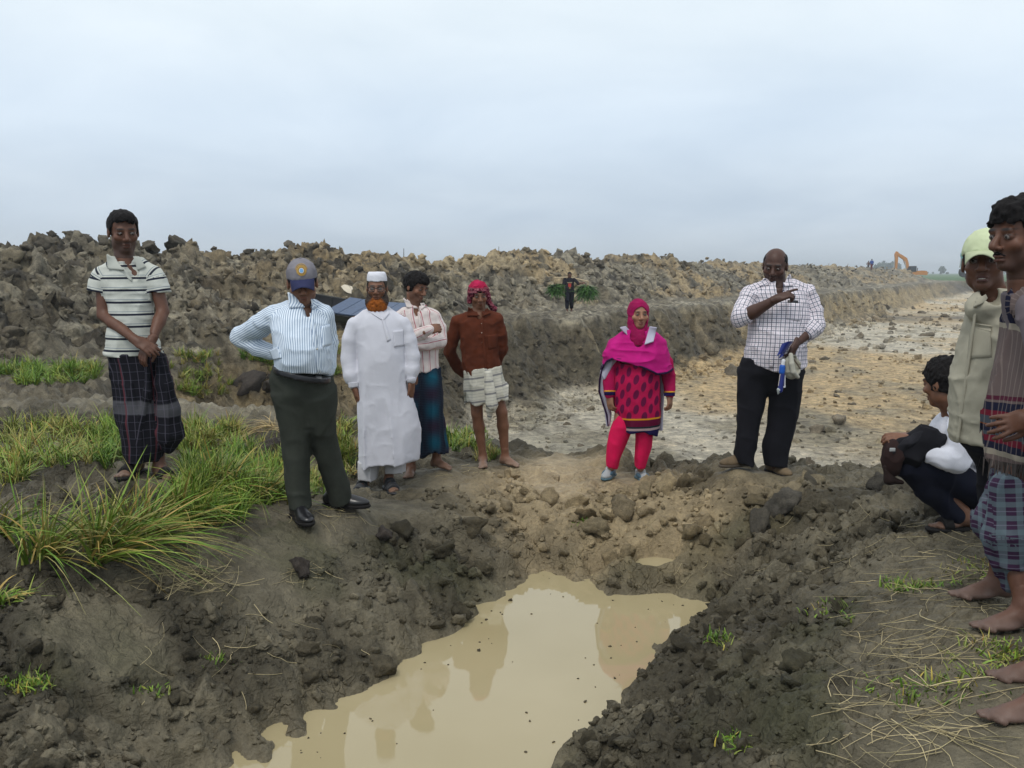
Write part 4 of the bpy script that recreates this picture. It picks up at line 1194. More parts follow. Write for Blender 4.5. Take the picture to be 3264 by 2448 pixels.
class Person:
    def __init__(s, label, skin, group=None, loc=(0, 0, 0)):
        s.root = empty('person', loc); s.off = np.array(loc, float)
        tag(s.root, label, 'person', group)
        s.skin = np.array(SKIN[skin] if isinstance(skin, str) else skin)
    def part(s, name, V, F, mat, parent=None, col=None, uv=None, smooth=True, label=None):
        o = link(name, raw_mesh(name, V - s.off, F, smooth, col, uv), parent or s.root, mat)
        if label: o['label'] = label
        return o
    def field(s, name, f, mat, parent=None, label=None, uv=True):
        V, F = f.mesh()
        if len(V) == 0: return None
        return s.part(name, V, F, mat, parent, None, f.uvs(V, F) if uv else None, True, label)
    def body(s, J, head, o):
        """J: joints. One body: trunk and limbs, head and hands drawn at a finer grain"""
        g = o.get('girth', 1.0); hm = o.get('h', .015); tw = o.get('tw', .84)
        pr = []
        pel, chs, nck = J['pelvis'], J['chest'], J['neck']
        tr = [(pel - v3(0, 0, .06), .145 * g * tw, .085 * g), (pel + (chs - pel) * .45, .128 * g * tw, .080 * g), (chs, .150 * g * tw, .088 * g), (nck - v3(0, 0, .03), .085 * g * tw, .055 * g)]
        ty = R(o.get('tyaw', 0)); core = [tube(tr, (math.cos(ty), math.sin(ty), 0), (math.sin(ty), -math.cos(ty), 0)), rcone(nck - v3(0, 0, .03), head.w(0, -.018, -.055), .062 * min(g, 1.15), .055 * head.s)]
        limbs = []
        for sd_ in 'LR':
            sj = J['sh' + sd_] + (nck - J['sh' + sd_]) * .10 - v3(0, 0, .022)
            limbs.append((rcone(nck - v3(0, 0, .075), sj, .040, .042), .03))
            limbs.append((rcone(sj, J['el' + sd_], .042, .040 * min(g, 1.1)), .02))
            e, w = J['el' + sd_], J['wr' + sd_]
            limbs.append((rcone(e, e + (w - e) * .35, .040 * g, .041 * g), .01)); limbs.append((rcone(e + (w - e) * .3, w, .041 * g, .0265 * min(g, 1.1)), .01))
            if 'kn' + sd_ in J:
                hp, kn, an = J['hp' + sd_], J['kn' + sd_], J['an' + sd_]
                lg = o.get('leg', 1.0)
                limbs.append((rcone(hp, kn, .080 * g, .052 * lg), .02))
                m = kn + (an - kn) * .32
                limbs.append((rcone(kn, m + v3(0, .012, 0), .050 * lg, .054 * lg), .02)); limbs.append((rcone(m + v3(0, .012, 0), an, .052 * lg, .034 * lg), .02))
        allp = core + [l for l, _ in limbs]
        f = Field.around(allp, hm, .04)
        for c in core: f.add(c, .03)
        for l, k in limbs: f.add(l, k)
        hl = lambda P: head.l(P)[..., 2]
        f.clip(lambda P: np.where(np.linalg.norm(P - head.c, axis=-1) < .2 * head.s, (hl(P) + .122) * head.s, -1))
        for sd_ in 'LR':
            if o.get('hand' + sd_):
                w, d = J['wr' + sd_], nrm(J['wr' + sd_] - J['el' + sd_])
                f.clip(lambda P, w=w, d=d: np.where(np.linalg.norm(P - w, axis=-1) < .09, (P - w) @ d + .010, -1))
        meshes = [f.mesh()]
        tints = [np.repeat(s.skin[None], len(meshes[0][0]), 0)]
        # head
        hh = o.get('hh', .0050)
        hf = Field(head.c - .17 * head.s, head.c + .17 * head.s, hh)
        hf.add(rcone(nck - v3(0, 0, .03), head.w(0, -.018, -.055), .062 * min(g, 1.15), .055 * head.s))
        head.build(hf, o)
        hf.clip(lambda P: -(hl(P) + .142) * head.s)
        # blend the neck into the jaw a touch
        meshes.append(hf.mesh()); tints.append(head.paint(meshes[-1][0], s.skin, o))
        for sd_ in 'LR':
            if o.get('hand' + sd_):
                q = dict(o['hand' + sd_]); w = J['wr' + sd_]
                d = nrm(np.array(q.pop('d')) if 'd' in q else w - J['el' + sd_])
                e = J['el' + sd_]; ar = nrm(w - e)
                hf = Field(w - .2, w + .2, o.get('hf', .0058))
                hand(hf, w, d, q.pop('n'), q.pop('side'), **q)
                hf.add(rcone(w - ar * .06, w, .0265 * min(g, 1.1) + .003, .0265 * min(g, 1.1)), .012)
                hf.clip(lambda P, w=w, ar=ar: -((P - w) @ ar + .030))
                m = hf.mesh(); meshes.append(m); tints.append(np.repeat((s.skin * .92)[None], len(m[0]), 0))
        for sd_ in 'LR':
            if 'foot' + sd_ in o:
                an = J['an' + sd_]; toe, zs = o['foot' + sd_]
                ff = Field(an - v3(.30, .30, .16), an + v3(.30, .30, .07), max(.0062, hm * .4))
                foot(ff, an, toe, zs, o.get('fs', 1.0))
                ff.add(rcone(an, an + nrm(J['kn' + sd_] - an) * .06, .035 * o.get('leg', 1), .037 * o.get('leg', 1)), .01)
                m = ff.mesh(); meshes.append(m)
                dust = np.array(o.get('dust', (.16, .115, .085)))
                t = sstep(zs + .10, zs + .01, m[0][:, 2])[:, None] * .55
                tints.append(s.skin[None] * (1 - t) + dust[None] * t)
        V, F = cat_mesh(meshes)
        b = s.part('body', V, F, M_SKIN, None, np.concatenate(tints))
        # eyes
        if o.get('eyes', True):
            for k in (-1, 1):
                g_ = o.get('gaze', (0, 0))
                V1, F1 = uv_ball(head.w(k * .031, .0755, .003), np.array((.0150, .0128, .0122)) * head.s, head.M, '', None, None)
                e_ = s.part('eye', V1, F1, M_EYE)
                V2, F2 = uv_ball(head.w(k * .031 + g_[0] * .005, .0835, .0025 + g_[1] * .004), np.array((.0070, .0056, .0070)) * head.s, head.M, '', None, None)
                s.part('iris', V2, F2, M_IRIS, e_)
        return b
    def hair(s, head, kind='short', mat=None, line=.055, h=.0055, seed=0., rough=.006, thick=.010, back=-.07, side=-.01, name='hair', parent=None, front=.0):
        f = Field(head.c - .17 * head.s, head.c + .19 * head.s, h)
        T = thick
        f.add(head.E((0, -.014, .036), (.076 + T * .8, .096 + T, .084 + T)))
        if front: f.add(head.E((0, .055, .085), (.050, .045, .022 + front)), .03)
        if kind == 'back': f.add(head.E((0, -.05, -.01), (.068 + T, .055 + T, .07)), .03)
        def cut(P):
            q = head.l(P)
            # hairline: high at the forehead, in front of the ears, down to the nape
            zl = np.interp(q[..., 1], [-.12, -.05, -.012, .012, .03, .05, .075, .11], [back, back, -.005 + side, side - .01, side + .03, line - .012, line, line])
            zl = zl + .010 * noise3(q * 55) + .006 * noise3(q * 120)
            return (zl - q[..., 2]) * head.s
        f.clip(cut)
        S = np.array([85., 85., 60.])
        f.shift(lambda P: rough * .7 * noise3(P * S + seed) + rough * .6 * noise3(P * 38. + seed))
        return s.field(name, f, mat or M_HAIR, parent, uv=False)
# ================================================================== the people
class Fig(Person):
    def __init__(s, K, d, label, skin, group=None):
        f = None
        s.K, s.d = K, d
        super().__init__(label, skin, group)
    def base_at(s, key):
        p = np.mean([c.at(x, y, Y) for c, x, y, Y in SOLES[key]], 0)
        s.root.location = p; s.off = p
        return p
    def at(s, x, y, dy=0.0): return s.K.at(x, y, s.d + dy)
    def m(s, px): return px / s.K.s / 3.1875 * s.d / FPX           # crop pixels to metres
    def st(s, rows, dy=0.0):
        """rows (y, x left, x right, half depth[, dy]) to tube stations"""
        out = []
        for r in rows:
            y, a, b, dep = r[:4]; e = dy + (r[4] if len(r) > 4 else 0)
            P, Q = s.at(a, y, e), s.at(b, y, e)
            out.append(((P + Q) / 2, np.linalg.norm(P - Q) / 2, dep))
        return out
    def cone(s, pts, rads, pid=0):
        return chain([s.at(*p) for p in pts], rads, pid)
    def yoke(s, nk, sh, r0=.052, r1=.052, pid=0):
        """cloth over the slope from the neck to the shoulder"""
        return rcone(s.at(*nk), s.at(*sh), r0, r1, pid)
    def cast(s, f, x, y):
        d = ray(*s.K.px(x, y)); d = d / d[1]
        Y = np.arange(s.d - .75, s.d + .5, f.h * .5)
        P = np.array([0, 0, CAMZ]) + Y[:, None] * d
        idx = [np.rint((P[:, i] - f.ax[i][0]) / f.h).astype(int) for i in range(3)]
        ok = np.all([(idx[i] >= 0) & (idx[i] < len(f.ax[i])) for i in range(3)], 0)
        v = np.full(len(Y), .5); v[ok] = f.D[idx[0][ok], idx[1][ok], idx[2][ok]]
        h = np.nonzero(v < 0)[0]
        if not len(h): return None
        k = h[0]; t = Y[k] - (f.h * .5 * v[k] / (v[k] - v[k - 1]) if k else 0)
        return np.array([0, 0, CAMZ]) + t * d
    def patch(s, f, quad, name, mat, parent=None, n=8, m=8, off=.004, thick=.006, label=None, uv=None):
        """a flat piece of cloth lying on a garment: four corners read off the photograph, dropped on to the surface below"""
        a, b, c, d = [np.array(q, float) for q in quad]
        pts = []
        for i in range(n + 1):
            for j in range(m + 1):
                u, v = i / n, j / m
                q = (a * (1 - u) + b * u) * (1 - v) + (d * (1 - u) + c * u) * v
                pts.append(s.cast(f, *q))
        Y = [p[1] for p in pts if p is not None]
        if not Y: return None
        fy = float(np.median(Y))
        for k_, p in enumerate(pts):
            if p is None:
                i, j = divmod(k_, m + 1); u, v = i / n, j / m
                q = (a * (1 - u) + b * u) * (1 - v) + (d * (1 - u) + c * u) * v
                pts[k_] = s.K.at(q[0], q[1], fy)
        # a smooth sheet: depth follows a quadratic fitted to the cloth beneath
        uu, vv = np.meshgrid(np.arange(n + 1) / n, np.arange(m + 1) / m, indexing='ij'); uu, vv = uu.ravel(), vv.ravel()
        B = np.stack([np.ones_like(uu), uu, vv, uu * vv, uu * uu, vv * vv], 1)
        hy = np.array([p[1] for p in pts]); wt = np.array([1.0 if abs(y - fy) < .09 else .02 for y in hy])
        for _ in range(3):
            co = np.linalg.lstsq(B * wt[:, None], hy * wt, rcond=None)[0]
            fit = B @ co; wt = wt * np.where(hy < fit - .004, 1.6, 1.0)
        for k_ in range(len(pts)):
            i, j = divmod(k_, m + 1); q = (a * (1 - i / n) + b * (i / n)) * (1 - j / m) + (d * (1 - i / n) + c * (i / n)) * (j / m)
            pts[k_] = s.K.at(q[0], q[1], float(np.clip(fit[k_], fy - .15, fy + .15)))
        P = np.array(pts).reshape(n + 1, m + 1, 3)
        gu = np.gradient(P, axis=0); gv = np.gradient(P, axis=1)
        N = unit(np.cross(gu, gv)); N = np.where(N[..., 1:2] > 0, -N, N)
        top = (P + N * off).reshape(-1, 3); bot = (P + N * (off - thick)).reshape(-1, 3)
        V = np.concatenate([top, bot]); nn = (n + 1) * (m + 1)
        F = []
        ix = lambda i, j: i * (m + 1) + j
        for i in range(n):
            for j in range(m):
                F.append([ix(i, j), ix(i + 1, j), ix(i + 1, j + 1), ix(i, j + 1)]); F.append([nn + q for q in F[-1][::-1]])
        rim = [ix(i, 0) for i in range(n + 1)] + [ix(n, j) for j in range(1, m + 1)] + [ix(i, m) for i in range(n - 1, -1, -1)] + [ix(0, j) for j in range(m - 1, 0, -1)]
        for p_, q_ in zip(rim, rim[1:] + rim[:1]): F.append([p_, nn + p_, nn + q_, q_])
        
        bm = bmesh.new(); vv = [bm.verts.new(q) for q in V]
        for q in F: bm.faces.new([vv[k] for k in q])
        bmesh.ops.recalc_face_normals(bm, faces=bm.faces)
        F2 = np.array([[v.index for v in q.verts] for q in bm.faces]) if False else np.array(F)
        bm.verts.index_update(); F2 = np.array([[v.index for v in q.verts] for q in bm.faces]); bm.free()
        return s.part(name, V, F2, mat, parent, None, f.uvs(V, F2) if uv is None else None, True, label)
    def buttons(s, f, pts, mat, parent, r=.006):
        for (x, y) in pts:
            p = s.cast(f, x, y)
            if p is None: continue
            V, F = uv_ball(p, (r, .0035, r), np.eye(3), '', None, None, 8, 4)
            s.part('button', V, F, mat, parent)

M_BUTTON = plain('button', (.5, .48, .42), .4)
M_LEATHER = plain('black_leather', (.010, .010, .012), .28, .5)
M_SOLE = plain('rubber_sole', (.012, .011, .011), .8, .2)
M_FOAM = plain('grey_rubber', (.030, .032, .036), .6, .3)

def shoe(fig, name, ank, toe, zs, scale=1.0, mat=None, sole=None, up=.10, wide=1.0, label=None):
    """closed shoe on the ankle point; two meshes: upper and sole under one part"""
    d = nrm(v3(toe[0], toe[1], 0)); a = v3(-d[1], d[0], 0); k = scale
    g = lambda x, y, z: v3(ank[0], ank[1], zs) + d * x * k + a * y * k + v3(0, 0, z * k)
    Rm = np.stack([d, a, v3(0, 0, 1)])
    f = Field(v3(ank[0], ank[1], zs) - v3(.3, .3, .04), v3(ank[0], ank[1], zs) + v3(.3, .3, .2), .0055)
    f.add(ell(g(-.03, 0, .048), (.050 * k, .040 * k * wide, .045 * k), Rm))
    f.add(rcone(g(-.005, 0, .05), g(-.005, 0, up), .044 * k, .044 * k), .02)
    f.add(rcone(g(.02, 0, .060), g(.12, 0, .036), .040 * k, .030 * k), .03)
    f.add(ell(g(.115, 0, .030), (.090 * k, .047 * k * wide, .032 * k), Rm), .02)
    f.clip(lambda P: (zs + .014 * k) - P[..., 2])
    f.clip(lambda P: P[..., 2] - (zs + up * k))
    up_ = fig.field(name, f, mat or M_LEATHER, None, label, uv=False)
    f = Field(v3(ank[0], ank[1], zs) - v3(.3, .3, .04), v3(ank[0], ank[1], zs) + v3(.3, .3, .1), .0055)
    f.add(ell(g(-.03, 0, .010), (.056 * k, .043 * k * wide, .03 * k), Rm)).add(rcone(g(-.03, 0, .01), g(.13, 0, .01), .040 * k, .044 * k), .02).add(ell(g(.12, 0, .010), (.092 * k, .050 * k * wide, .03 * k), Rm), .01)
    f.clip(lambda P: np.abs(P[..., 2] - (zs + .009 * k)) - .0105 * k)
    fig.field('sole', f, sole or M_SOLE, up_, uv=False)
    # laces or strap bars over the instep
    return up_
def sandal(fig, ank, toe, zs, mat=None, scale=1.0, straps=2, label=None):
    d = nrm(v3(toe[0], toe[1], 0)); a = v3(-d[1], d[0], 0); k = scale
    g = lambda x, y, z: v3(ank[0], ank[1], zs) + d * x * k + a * y * k + v3(0, 0, z * k)
    Rm = np.stack([d, a, v3(0, 0, 1)])
    f = Field(v3(ank[0], ank[1], zs) - v3(.3, .3, .05), v3(ank[0], ank[1], zs) + v3(.3, .3, .12), .0055)
    f.add(ell(g(-.035, 0, 0), (.052 * k, .043 * k, .03), Rm)).add(rcone(g(-.03, 0, 0), g(.13, 0, 0), .042 * k, .048 * k), .02).add(ell(g(.13, 0, 0), (.075 * k, .052 * k, .03), Rm), .01)
    f.clip(lambda P: np.abs(P[..., 2] - (zs - .006)) - .013)
    so = fig.field('sandal', f, mat or M_FOAM, None, label, uv=False)
    f = Field(v3(ank[0], ank[1], zs) - v3(.3, .3, .02), v3(ank[0], ank[1], zs) + v3(.3, .3, .14), .005)
    f2 = Field(v3(ank[0], ank[1], zs) - v3(.3, .3, .02), v3(ank[0], ank[1], zs) + v3(.3, .3, .14), .005)
    for F_, e in ((f, .012), (f2, .003)):
        F_.add(rcone(g(.0, 0, .055), g(.095, 0, .030), .036 * k + e, .026 * k + e)).add(ell(g(.085, 0, .020), (.080 * k + e, .043 * k + e, .021 * k + e), Rm), .02)
    bands = [(.075, .125)] if straps == 1 else [(.025, .060), (.085, .128)]
    def bandcut(P):
        x = ((P - g(0, 0, 0)) @ d) / k
        return np.minimum.reduce([np.abs(x - (lo + hi) / 2) - (hi - lo) / 2 for lo, hi in bands]) * k
    f.clip(bandcut); f.clip(lambda P: zs - P[..., 2])
    fig.field('strap', f, mat or M_FOAM, so, uv=False)
    return so
def cap_on(fig, head, mat, brim_mat, fwd=.10, droop=.02, wide=.066, badge=None):
    f = Field(head.c - .2, head.c + .24, .005)
    f.add(head.E((0, -.012, .045), (.084, .103, .092)))
    f.clip(lambda P: (.032 + .10 * np.clip(-head.l(P)[..., 1] - .02, 0, 1) * .3 - head.l(P)[..., 2]) * head.s)
    f.shift(folds(.0025, 25, 25, 25, 3.))
    c = fig.field('cap', f, mat, None, uv=False)
    # brim: curved plate
    n, m_ = 14, 6; top, bot = [], []
    for i in range(n + 1):
        th = -1 + 2 * i / n
        for j in range(m_ + 1):
            r = j / m_
            x = th * wide * (1 - .10 * r); e = math.sqrt(max(0, 1 - (th * .96) ** 2))
            y0 = -.012 + .103 * math.sqrt(max(0, 1 - (x / .084) ** 2)) - .005
            y = y0 + (fwd * (.35 + .65 * e)) * r
            z = .041 - droop * r - .034 * th * th * r
            top.append(head.w(x, y, z + .002)); bot.append(head.w(x, y, z - .003))
    V = np.array(top + bot); nn = len(top); ix = lambda i, j: i * (m_ + 1) + j; F = []
    for i in range(n):
        for j in range(m_):
            q = [ix(i, j), ix(i + 1, j), ix(i + 1, j + 1), ix(i, j + 1)]; F.append(q); F.append([nn + z for z in q[::-1]])
    rim = [ix(0, j) for j in range(m_ + 1)] + [ix(i, m_) for i in range(1, n + 1)] + [ix(n, j) for j in range(m_ - 1, -1, -1)]
    for p, q in zip(rim[:-1], rim[1:]): F.append([p, q, nn + q, nn + p])
    br = fig.part('brim', V, np.array(F), brim_mat, c)
    V, F = uv_ball(head.w(0, -.012, .137), np.array((.007, .007, .004)) * head.s, head.M, '', None, None, 8, 4)
    fig.part('cap_button', V, F, mat, c)
    return c, f

# ------------------------------------------------------------------ 1: striped polo shirt and plaid wrap
def person_polo():
    K, d = K1, D1
    p = Fig(K, d, 'slim man in navy-striped grey polo shirt, hands clasped over a dark plaid wrap', 'dark')
    p.base_at(1)
    A = p.at
    H = Head(A(338, 208), yaw=33, pitch=10, roll=2, scale=1.05)
    s1, s2 = SOLES[1]
    z1, z2 = s1[0].at(*s1[1:])[2], s2[0].at(*s2[1:])[2]
    J = dict(pelvis=A(400, 930), chest=A(372, 520), neck=A(345, 375), shL=A(206, 440), elL=A(226, 668, -.03), wrL=A(408, 812, -.20), shR=A(526, 440), elR=A(558, 650, -.02), wrR=A(492, 818, -.17),
             hpL=A(345, 930), knL=A(370, 1230), anL=A(408, 1490), hpR=A(460, 930), knR=A(500, 1220), anR=A(535, 1490))
    o = dict(girth=.92, stubble=.55, nose=1.05, eye=.5, hh=.0046, gaze=(.5, -.5), handL=dict(d=A(505, 868, -.23) - A(408, 812, -.20), n=(-.2, .7, -.6), side=1, curl=.35, spread=.1),
             handR=dict(d=A(440, 905, -.20) - A(492, 818, -.17), n=(.3, .7, -.3), side=1, curl=.4), footL=((-.15, -1), z1), footR=((.75, -.8), z2))
    J['anL'] = v3(J['anL'][0], J['anL'][1], z1 + .085); J['anR'] = v3(*A(540, 1540)[:2], z2 + .085)
    p.body(J, H, o)
    p.hair(H, line=.066, thick=.008, rough=.006, front=.008, side=-.012, back=-.045)
    sandal(p, J['anR'], (.75, -.8), z2 + .0, M_SOLE, 1.0, 1); sandal(p, J['anL'], (-.15, -1), z1, M_SOLE, 1.0, 1)
    t = NT('polo_stripes', .92, .12)
    u, v, w = uvp(t)
    base = t.ramp(t.noise(11., 4, .6, t.obj()), [(.3, (.43, .445, .40)), (.7, (.56, .575, .53))])
    c = t.mix(lines(t, v, .0715, .0125, -1.39), base, (.018, .021, .036))
    c = t.mix(t.math('MULTIPLY', lines(t, v, .0715, .004, -1.15), .75), c, (.10, .14, .20))
    t.color(c); weave(t)
    f_pr = [tube(p.st([(372, 300, 425, .07), (400, 262, 455, .085), (440, 236, 498, .100), (520, 240, 500, .112), (600, 256, 500, .112), (700, 260, 506, .115), (800, 246, 530, .120), (895, 232, 556, .125)]))]
    sl = p.cone([(226, 448), (206, 490), (198, 545)], [.052, .060, .070]) + p.cone([(504, 448), (522, 490), (534, 545)], [.050, .058, .068])
    f_pr += [p.yoke((300, 396), (224, 448)), p.yoke((425, 396), (503, 448))]
    f = Field.around(f_pr + sl, .0075, .03)
    f.adds(f_pr, .025); f.adds(sl, .02)
    f.clip(lambda P: np.where((np.linalg.norm(P - A(200, 560), axis=-1) < .13) & (P[..., 0] < A(238, 560)[0]), (A(195, 538)[2] - P[..., 2]), -1)); f.clip(lambda P: np.where((np.linalg.norm(P - A(540, 560), axis=-1) < .13) & (P[..., 0] > A(504, 560)[0]), (A(540, 540)[2] - P[..., 2]), -1))
    f.sub(ell(A(366, 395, -.10), (.040, .07, .095), np.array([[math.cos(.35), 0, math.sin(.35)], [0, 1, 0], [-math.sin(.35), 0, math.cos(.35)]])), .006)
    f.sub(rcone(A(345, 380), A(340, 300), .062, .075), .004)
    f.shift(folds(.0055, 7, 7, 11, 2.)); f.shift(folds(.003, 5, 5, 26, 8.))
    sh = p.field('polo_shirt', f, t.m)
    col = cloth('polo_collar', (.40, .415, .375)).m
    p.patch(f, [(250, 330), (285, 352), (345, 425), (258, 418)], 'collar', col, sh, off=.012, thick=.012)
    p.patch(f, [(395, 345), (420, 350), (462, 405), (420, 425)], 'collar', col, sh, off=.012, thick=.012)
    p.patch(f, [(345, 425), (385, 470), (383, 485), (322, 425)], 'placket', col, sh, off=.005, thick=.006)
    # wrap (lungi): dark plaid, bunched on one side
    t = NT('plaid_wrap', .9, .12)
    u, v, w = uvp(t)
    band = t.ramp(t.math('MULTIPLY', v, 1.6), [(0, (0, 0, 0)), (.43, (0, 0, 0)), (.445, (1, 1, 1)), (.56, (1, 1, 1)), (.575, (0, 0, 0)), (1, (0, 0, 0))])
    c = t.mix(t.math('MULTIPLY', band, .75), (.009, .009, .013), (.085, .085, .095))
    c = t.mix(t.math('MULTIPLY', lines(t, u, .040, .0035), .42), c, (.13, .12, .16)); c = t.mix(t.math('MULTIPLY', lines(t, v, .050, .0035), .32), c, (.11, .11, .15))
    c = t.mix(t.math('MULTIPLY', lines(t, u, .16, .009, .3), .7), c, (.13, .035, .045))
    t.color(c); weave(t)
    g_pr = [tube(p.st([(885, 248, 560, .118), (1000, 270, 580, .125), (1100, 284, 592, .13), (1200, 303, 600, .135), (1300, 322, 596, .135), (1400, 345, 585, .13), (1475, 362, 545, .12)]))]
    bun = p.cone([(545, 905, -.10), (560, 1050, -.10), (590, 1200, -.08), (598, 1330, -.07), (585, 1405, -.06)], [.028, .050, .066, .070, .045], 1) + p.cone([(470, 900, -.12), (470, 1100, -.13), (420, 1380, -.12)], [.012, .018, .014], 2)
    g = Field.around(g_pr + bun, .0075, .03)
    g.adds(g_pr, 0); g.adds(bun, .03)
    g.shift(folds(.010, 16, 16, 2.2, 4.)); g.shift(folds(.004, 9, 9, 9, 5.))
    p.field('plaid_wrap', g, t.m)
    return p

# ------------------------------------------------------------------ 2: cap and pinstriped shirt, hand on hip
def person_cap():
    K, d = K2, D2
    p = Fig(K, d, 'stout man in grey cap and pinstriped shirt, hand on hip, looking down at the puddle', 'mid')
    p.base_at(2); A = p.at
    s1, s2 = SOLES[2]; z1, z2 = s1[0].at(*s1[1:])[2], s2[0].at(*s2[1:])[2]
    H = Head(A(440, 222, -.03), yaw=14, pitch=12, roll=3, scale=1.08)
    J = dict(pelvis=A(430, 760), chest=A(430, 480), neck=A(435, 345), shL=A(290, 395), elL=A(88, 528, .16), wrL=A(272, 628, .12), shR=A(555, 390), elR=A(588, 560, .08), wrR=A(578, 740, .02),
             hpL=A(370, 800), knL=A(400, 1150), anL=A(425, 1500), hpR=A(520, 800), knR=A(570, 1150, .1), anR=A(655, 1440, .2))
    p.body(J, H, dict(girth=1.15, jaw=1.12, cheek=1.1, eye=.6, hh=.0046, stubble=.18, gaze=(.2, -.6), handL=dict(d=(.75, .3, -.35), n=(.3, -.7, .4), side=1, curl=.4), handR=dict(n=(-1, .2, 0), side=1, curl=.6)))
    p.hair(H, line=.06, thick=.006, rough=.003)
    t = NT('cap_cloth', .9, .15); t.color(t.ramp(t.noise(10., 4, .6, t.obj()), [(.3, (.150, .145, .165)), (.7, (.225, .215, .235))])); weave(t)
    cb = cloth('cap_brim', (.030, .034, .085)).m
    c, cf = cap_on(p, H, t.m, cb, fwd=.060, droop=.030)
    # embroidered badge: ring, letters' band and blue centre
    M_GOLD, M_BLUE, M_BRN = plain('badge_gold', (.46, .28, .045), .7), plain('badge_blue', (.13, .30, .52), .7), plain('badge_brown', (.17, .105, .055), .7)
    def disc(r0, r1, z, mat, name, parent, cz=.088):
        n = 28; V = []
        for r in (r0, r1):
            for i in range(n):
                a = 2 * math.pi * i / n; x, zz = r * math.cos(a), cz + r * math.sin(a)
                k = 1 - (x / .084) ** 2 - ((zz - .045) / .092) ** 2
                V.append(H.w(x, -.012 + .103 * math.sqrt(max(k, .01)) + z, zz))
        F = np.array([[i, (i + 1) % n, n + (i + 1) % n, n + i] for i in range(n)])
        return p.part(name, np.array(V), F[:, ::-1], mat, parent)
    b = disc(.0001, .027, .0035, M_GOLD, 'badge', c); disc(.016, .0185, .0050, M_BRN, 'badge_ring', b); disc(.0235, .0250, .0050, M_BRN, 'badge_ring', b); disc(.0001, .0105, .0052, M_BLUE, 'badge_centre', b); disc(.0105, .0125, .0050, plain('badge_white', (.6, .6, .55), .7), 'badge_ring', b)
    for i in range(16):
        a = math.pi * (.06 + .88 * i / 15); x, zz = .0305 * math.cos(a), .088 + .0305 * math.sin(a)
        k = 1 - (x / .084) ** 2 - ((zz - .045) / .092) ** 2
        V, F = uv_ball(H.w(x, -.012 + .103 * math.sqrt(max(k, .01)) + .002, zz), np.array((.0026, .002, .0034)) * H.s, H.M, '', None, None, 6, 4)
        p.part('letter_stitch', V, F, M_GOLD, b)
    # shirt
    t = NT('pinstripe', .85, .15)
    u, v, w = uvp(t)
    base = t.ramp(t.noise(8., 3, .6, t.obj()), [(.3, (.60, .68, .76)), (.7, (.72, .79, .86))])
    t.color(t.mix(lines(t, u, .0135, .0052), base, (.25, .33, .46))); weave(t)
    tor = [p.yoke((370, 372), (285, 408), .055, .060), p.yoke((500, 362), (560, 400), .055, .058), tube(p.st([(340, 378, 515, .075), (372, 300, 555, .095), (420, 262, 590, .125, -.01), (500, 262, 602, .155, -.03), (600, 284, 606, .185, -.05), (680, 292, 604, .185, -.055), (740, 290, 596, .165, -.045)]))]
    arm = p.cone([(285, 412), (185, 472, .08), (88, 528, .17)], [.064, .066, .060], 1) + p.cone([(88, 528, .17), (180, 590, .14), (300, 630, .11)], [.058, .050, .040], 2) + \
        p.cone([(560, 405), (590, 560, .07), (588, 720, .01)], [.060, .056, .042], 3)
    f = Field.around(tor + arm, .009, .03)
    f.adds(tor, .025); f.adds(arm, .02)
    lo, hi = A(285, 700), A(580, 765)
    f.clip(lambda P: (lo[2] + (hi[2] - lo[2]) * np.clip((P[..., 0] - lo[0]) / (hi[0] - lo[0]), -.2, 1.2)) - .008 - P[..., 2] - np.where((P[..., 0] > A(575, 700)[0]), .05, 0))
    f.sub(ell(A(462, 350, -.09), (.030, .06, .085), np.array([[math.cos(.22), 0, math.sin(.22)], [0, 1, 0], [-math.sin(.22), 0, math.cos(.22)]])), .004); f.sub(rcone(A(435, 345), A(440, 250), .066, .08), .003)
    f.shift(folds(.0055, 8, 8, 9, 12.)); f.shift(folds(.0035, 16, 16, 16, 3.))
    sh = p.field('shirt', f, t.m)
    p.patch(f, [(362, 272), (392, 285), (455, 362), (368, 368)], 'collar', t.m, sh, off=.014, thick=.012, uv=None)
    p.patch(f, [(488, 312), (505, 318), (530, 355), (500, 375)], 'collar', t.m, sh, off=.012, thick=.012)
    p.patch(f, [(482, 395), (500, 395), (548, 735), (528, 735)], 'placket', t.m, sh, off=.004, n=2, m=16)
    p.patch(f, [(545, 470), (598, 458), (604, 575), (556, 590)], 'pocket', t.m, sh, off=.004)
    p.patch(f, [(252, 610), (300, 588), (322, 652), (276, 662)], 'cuff', t.m, sh, off=.005)
    p.buttons(f, [(500, 440), (512, 520), (525, 600), (535, 680)], M_BUTTON, sh)
    # trousers, belt, shoes
    t = cloth('olive_trousers', (.034, .038, .031), .22)
    hip = [tube(p.st([(688, 282, 592, .150, -.02), (760, 254, 612, .158), (850, 264, 614, .145), (930, 300, 600, .10), (1010, 350, 560, .05)]))]
    lg = [tube(p.st([(860, 268, 470, .115), (950, 288, 488, .112), (1050, 314, 484, .105), (1150, 328, 480, .100), (1250, 343, 479, .098), (1350, 347, 479, .098), (1450, 356, 483, .100), (1512, 370, 492, .100)])),
          tube(p.st([(860, 430, 615, .112), (950, 478, 622, .110, .03), (1050, 486, 626, .104, .06), (1150, 500, 641, .100, .09), (1250, 530, 656, .096, .13), (1350, 556, 690, .095, .17), (1420, 585, 716, .095, .19), (1478, 597, 728, .095, .20)]))]
    f2 = Field.around(hip + lg, .0105, .03)
    f2.adds(hip, 0); f2.adds(lg, .045)
    f2.clip(lambda P: P[..., 2] - (lo[2] + (hi[2] - lo[2]) * np.clip((P[..., 0] - lo[0]) / (hi[0] - lo[0]), -.2, 1.2)) - .02)
    f2.shift(folds(.004, 7, 7, 9, 7.)); f2.shift(folds(.008, 6, 6, 1.8, 17.))
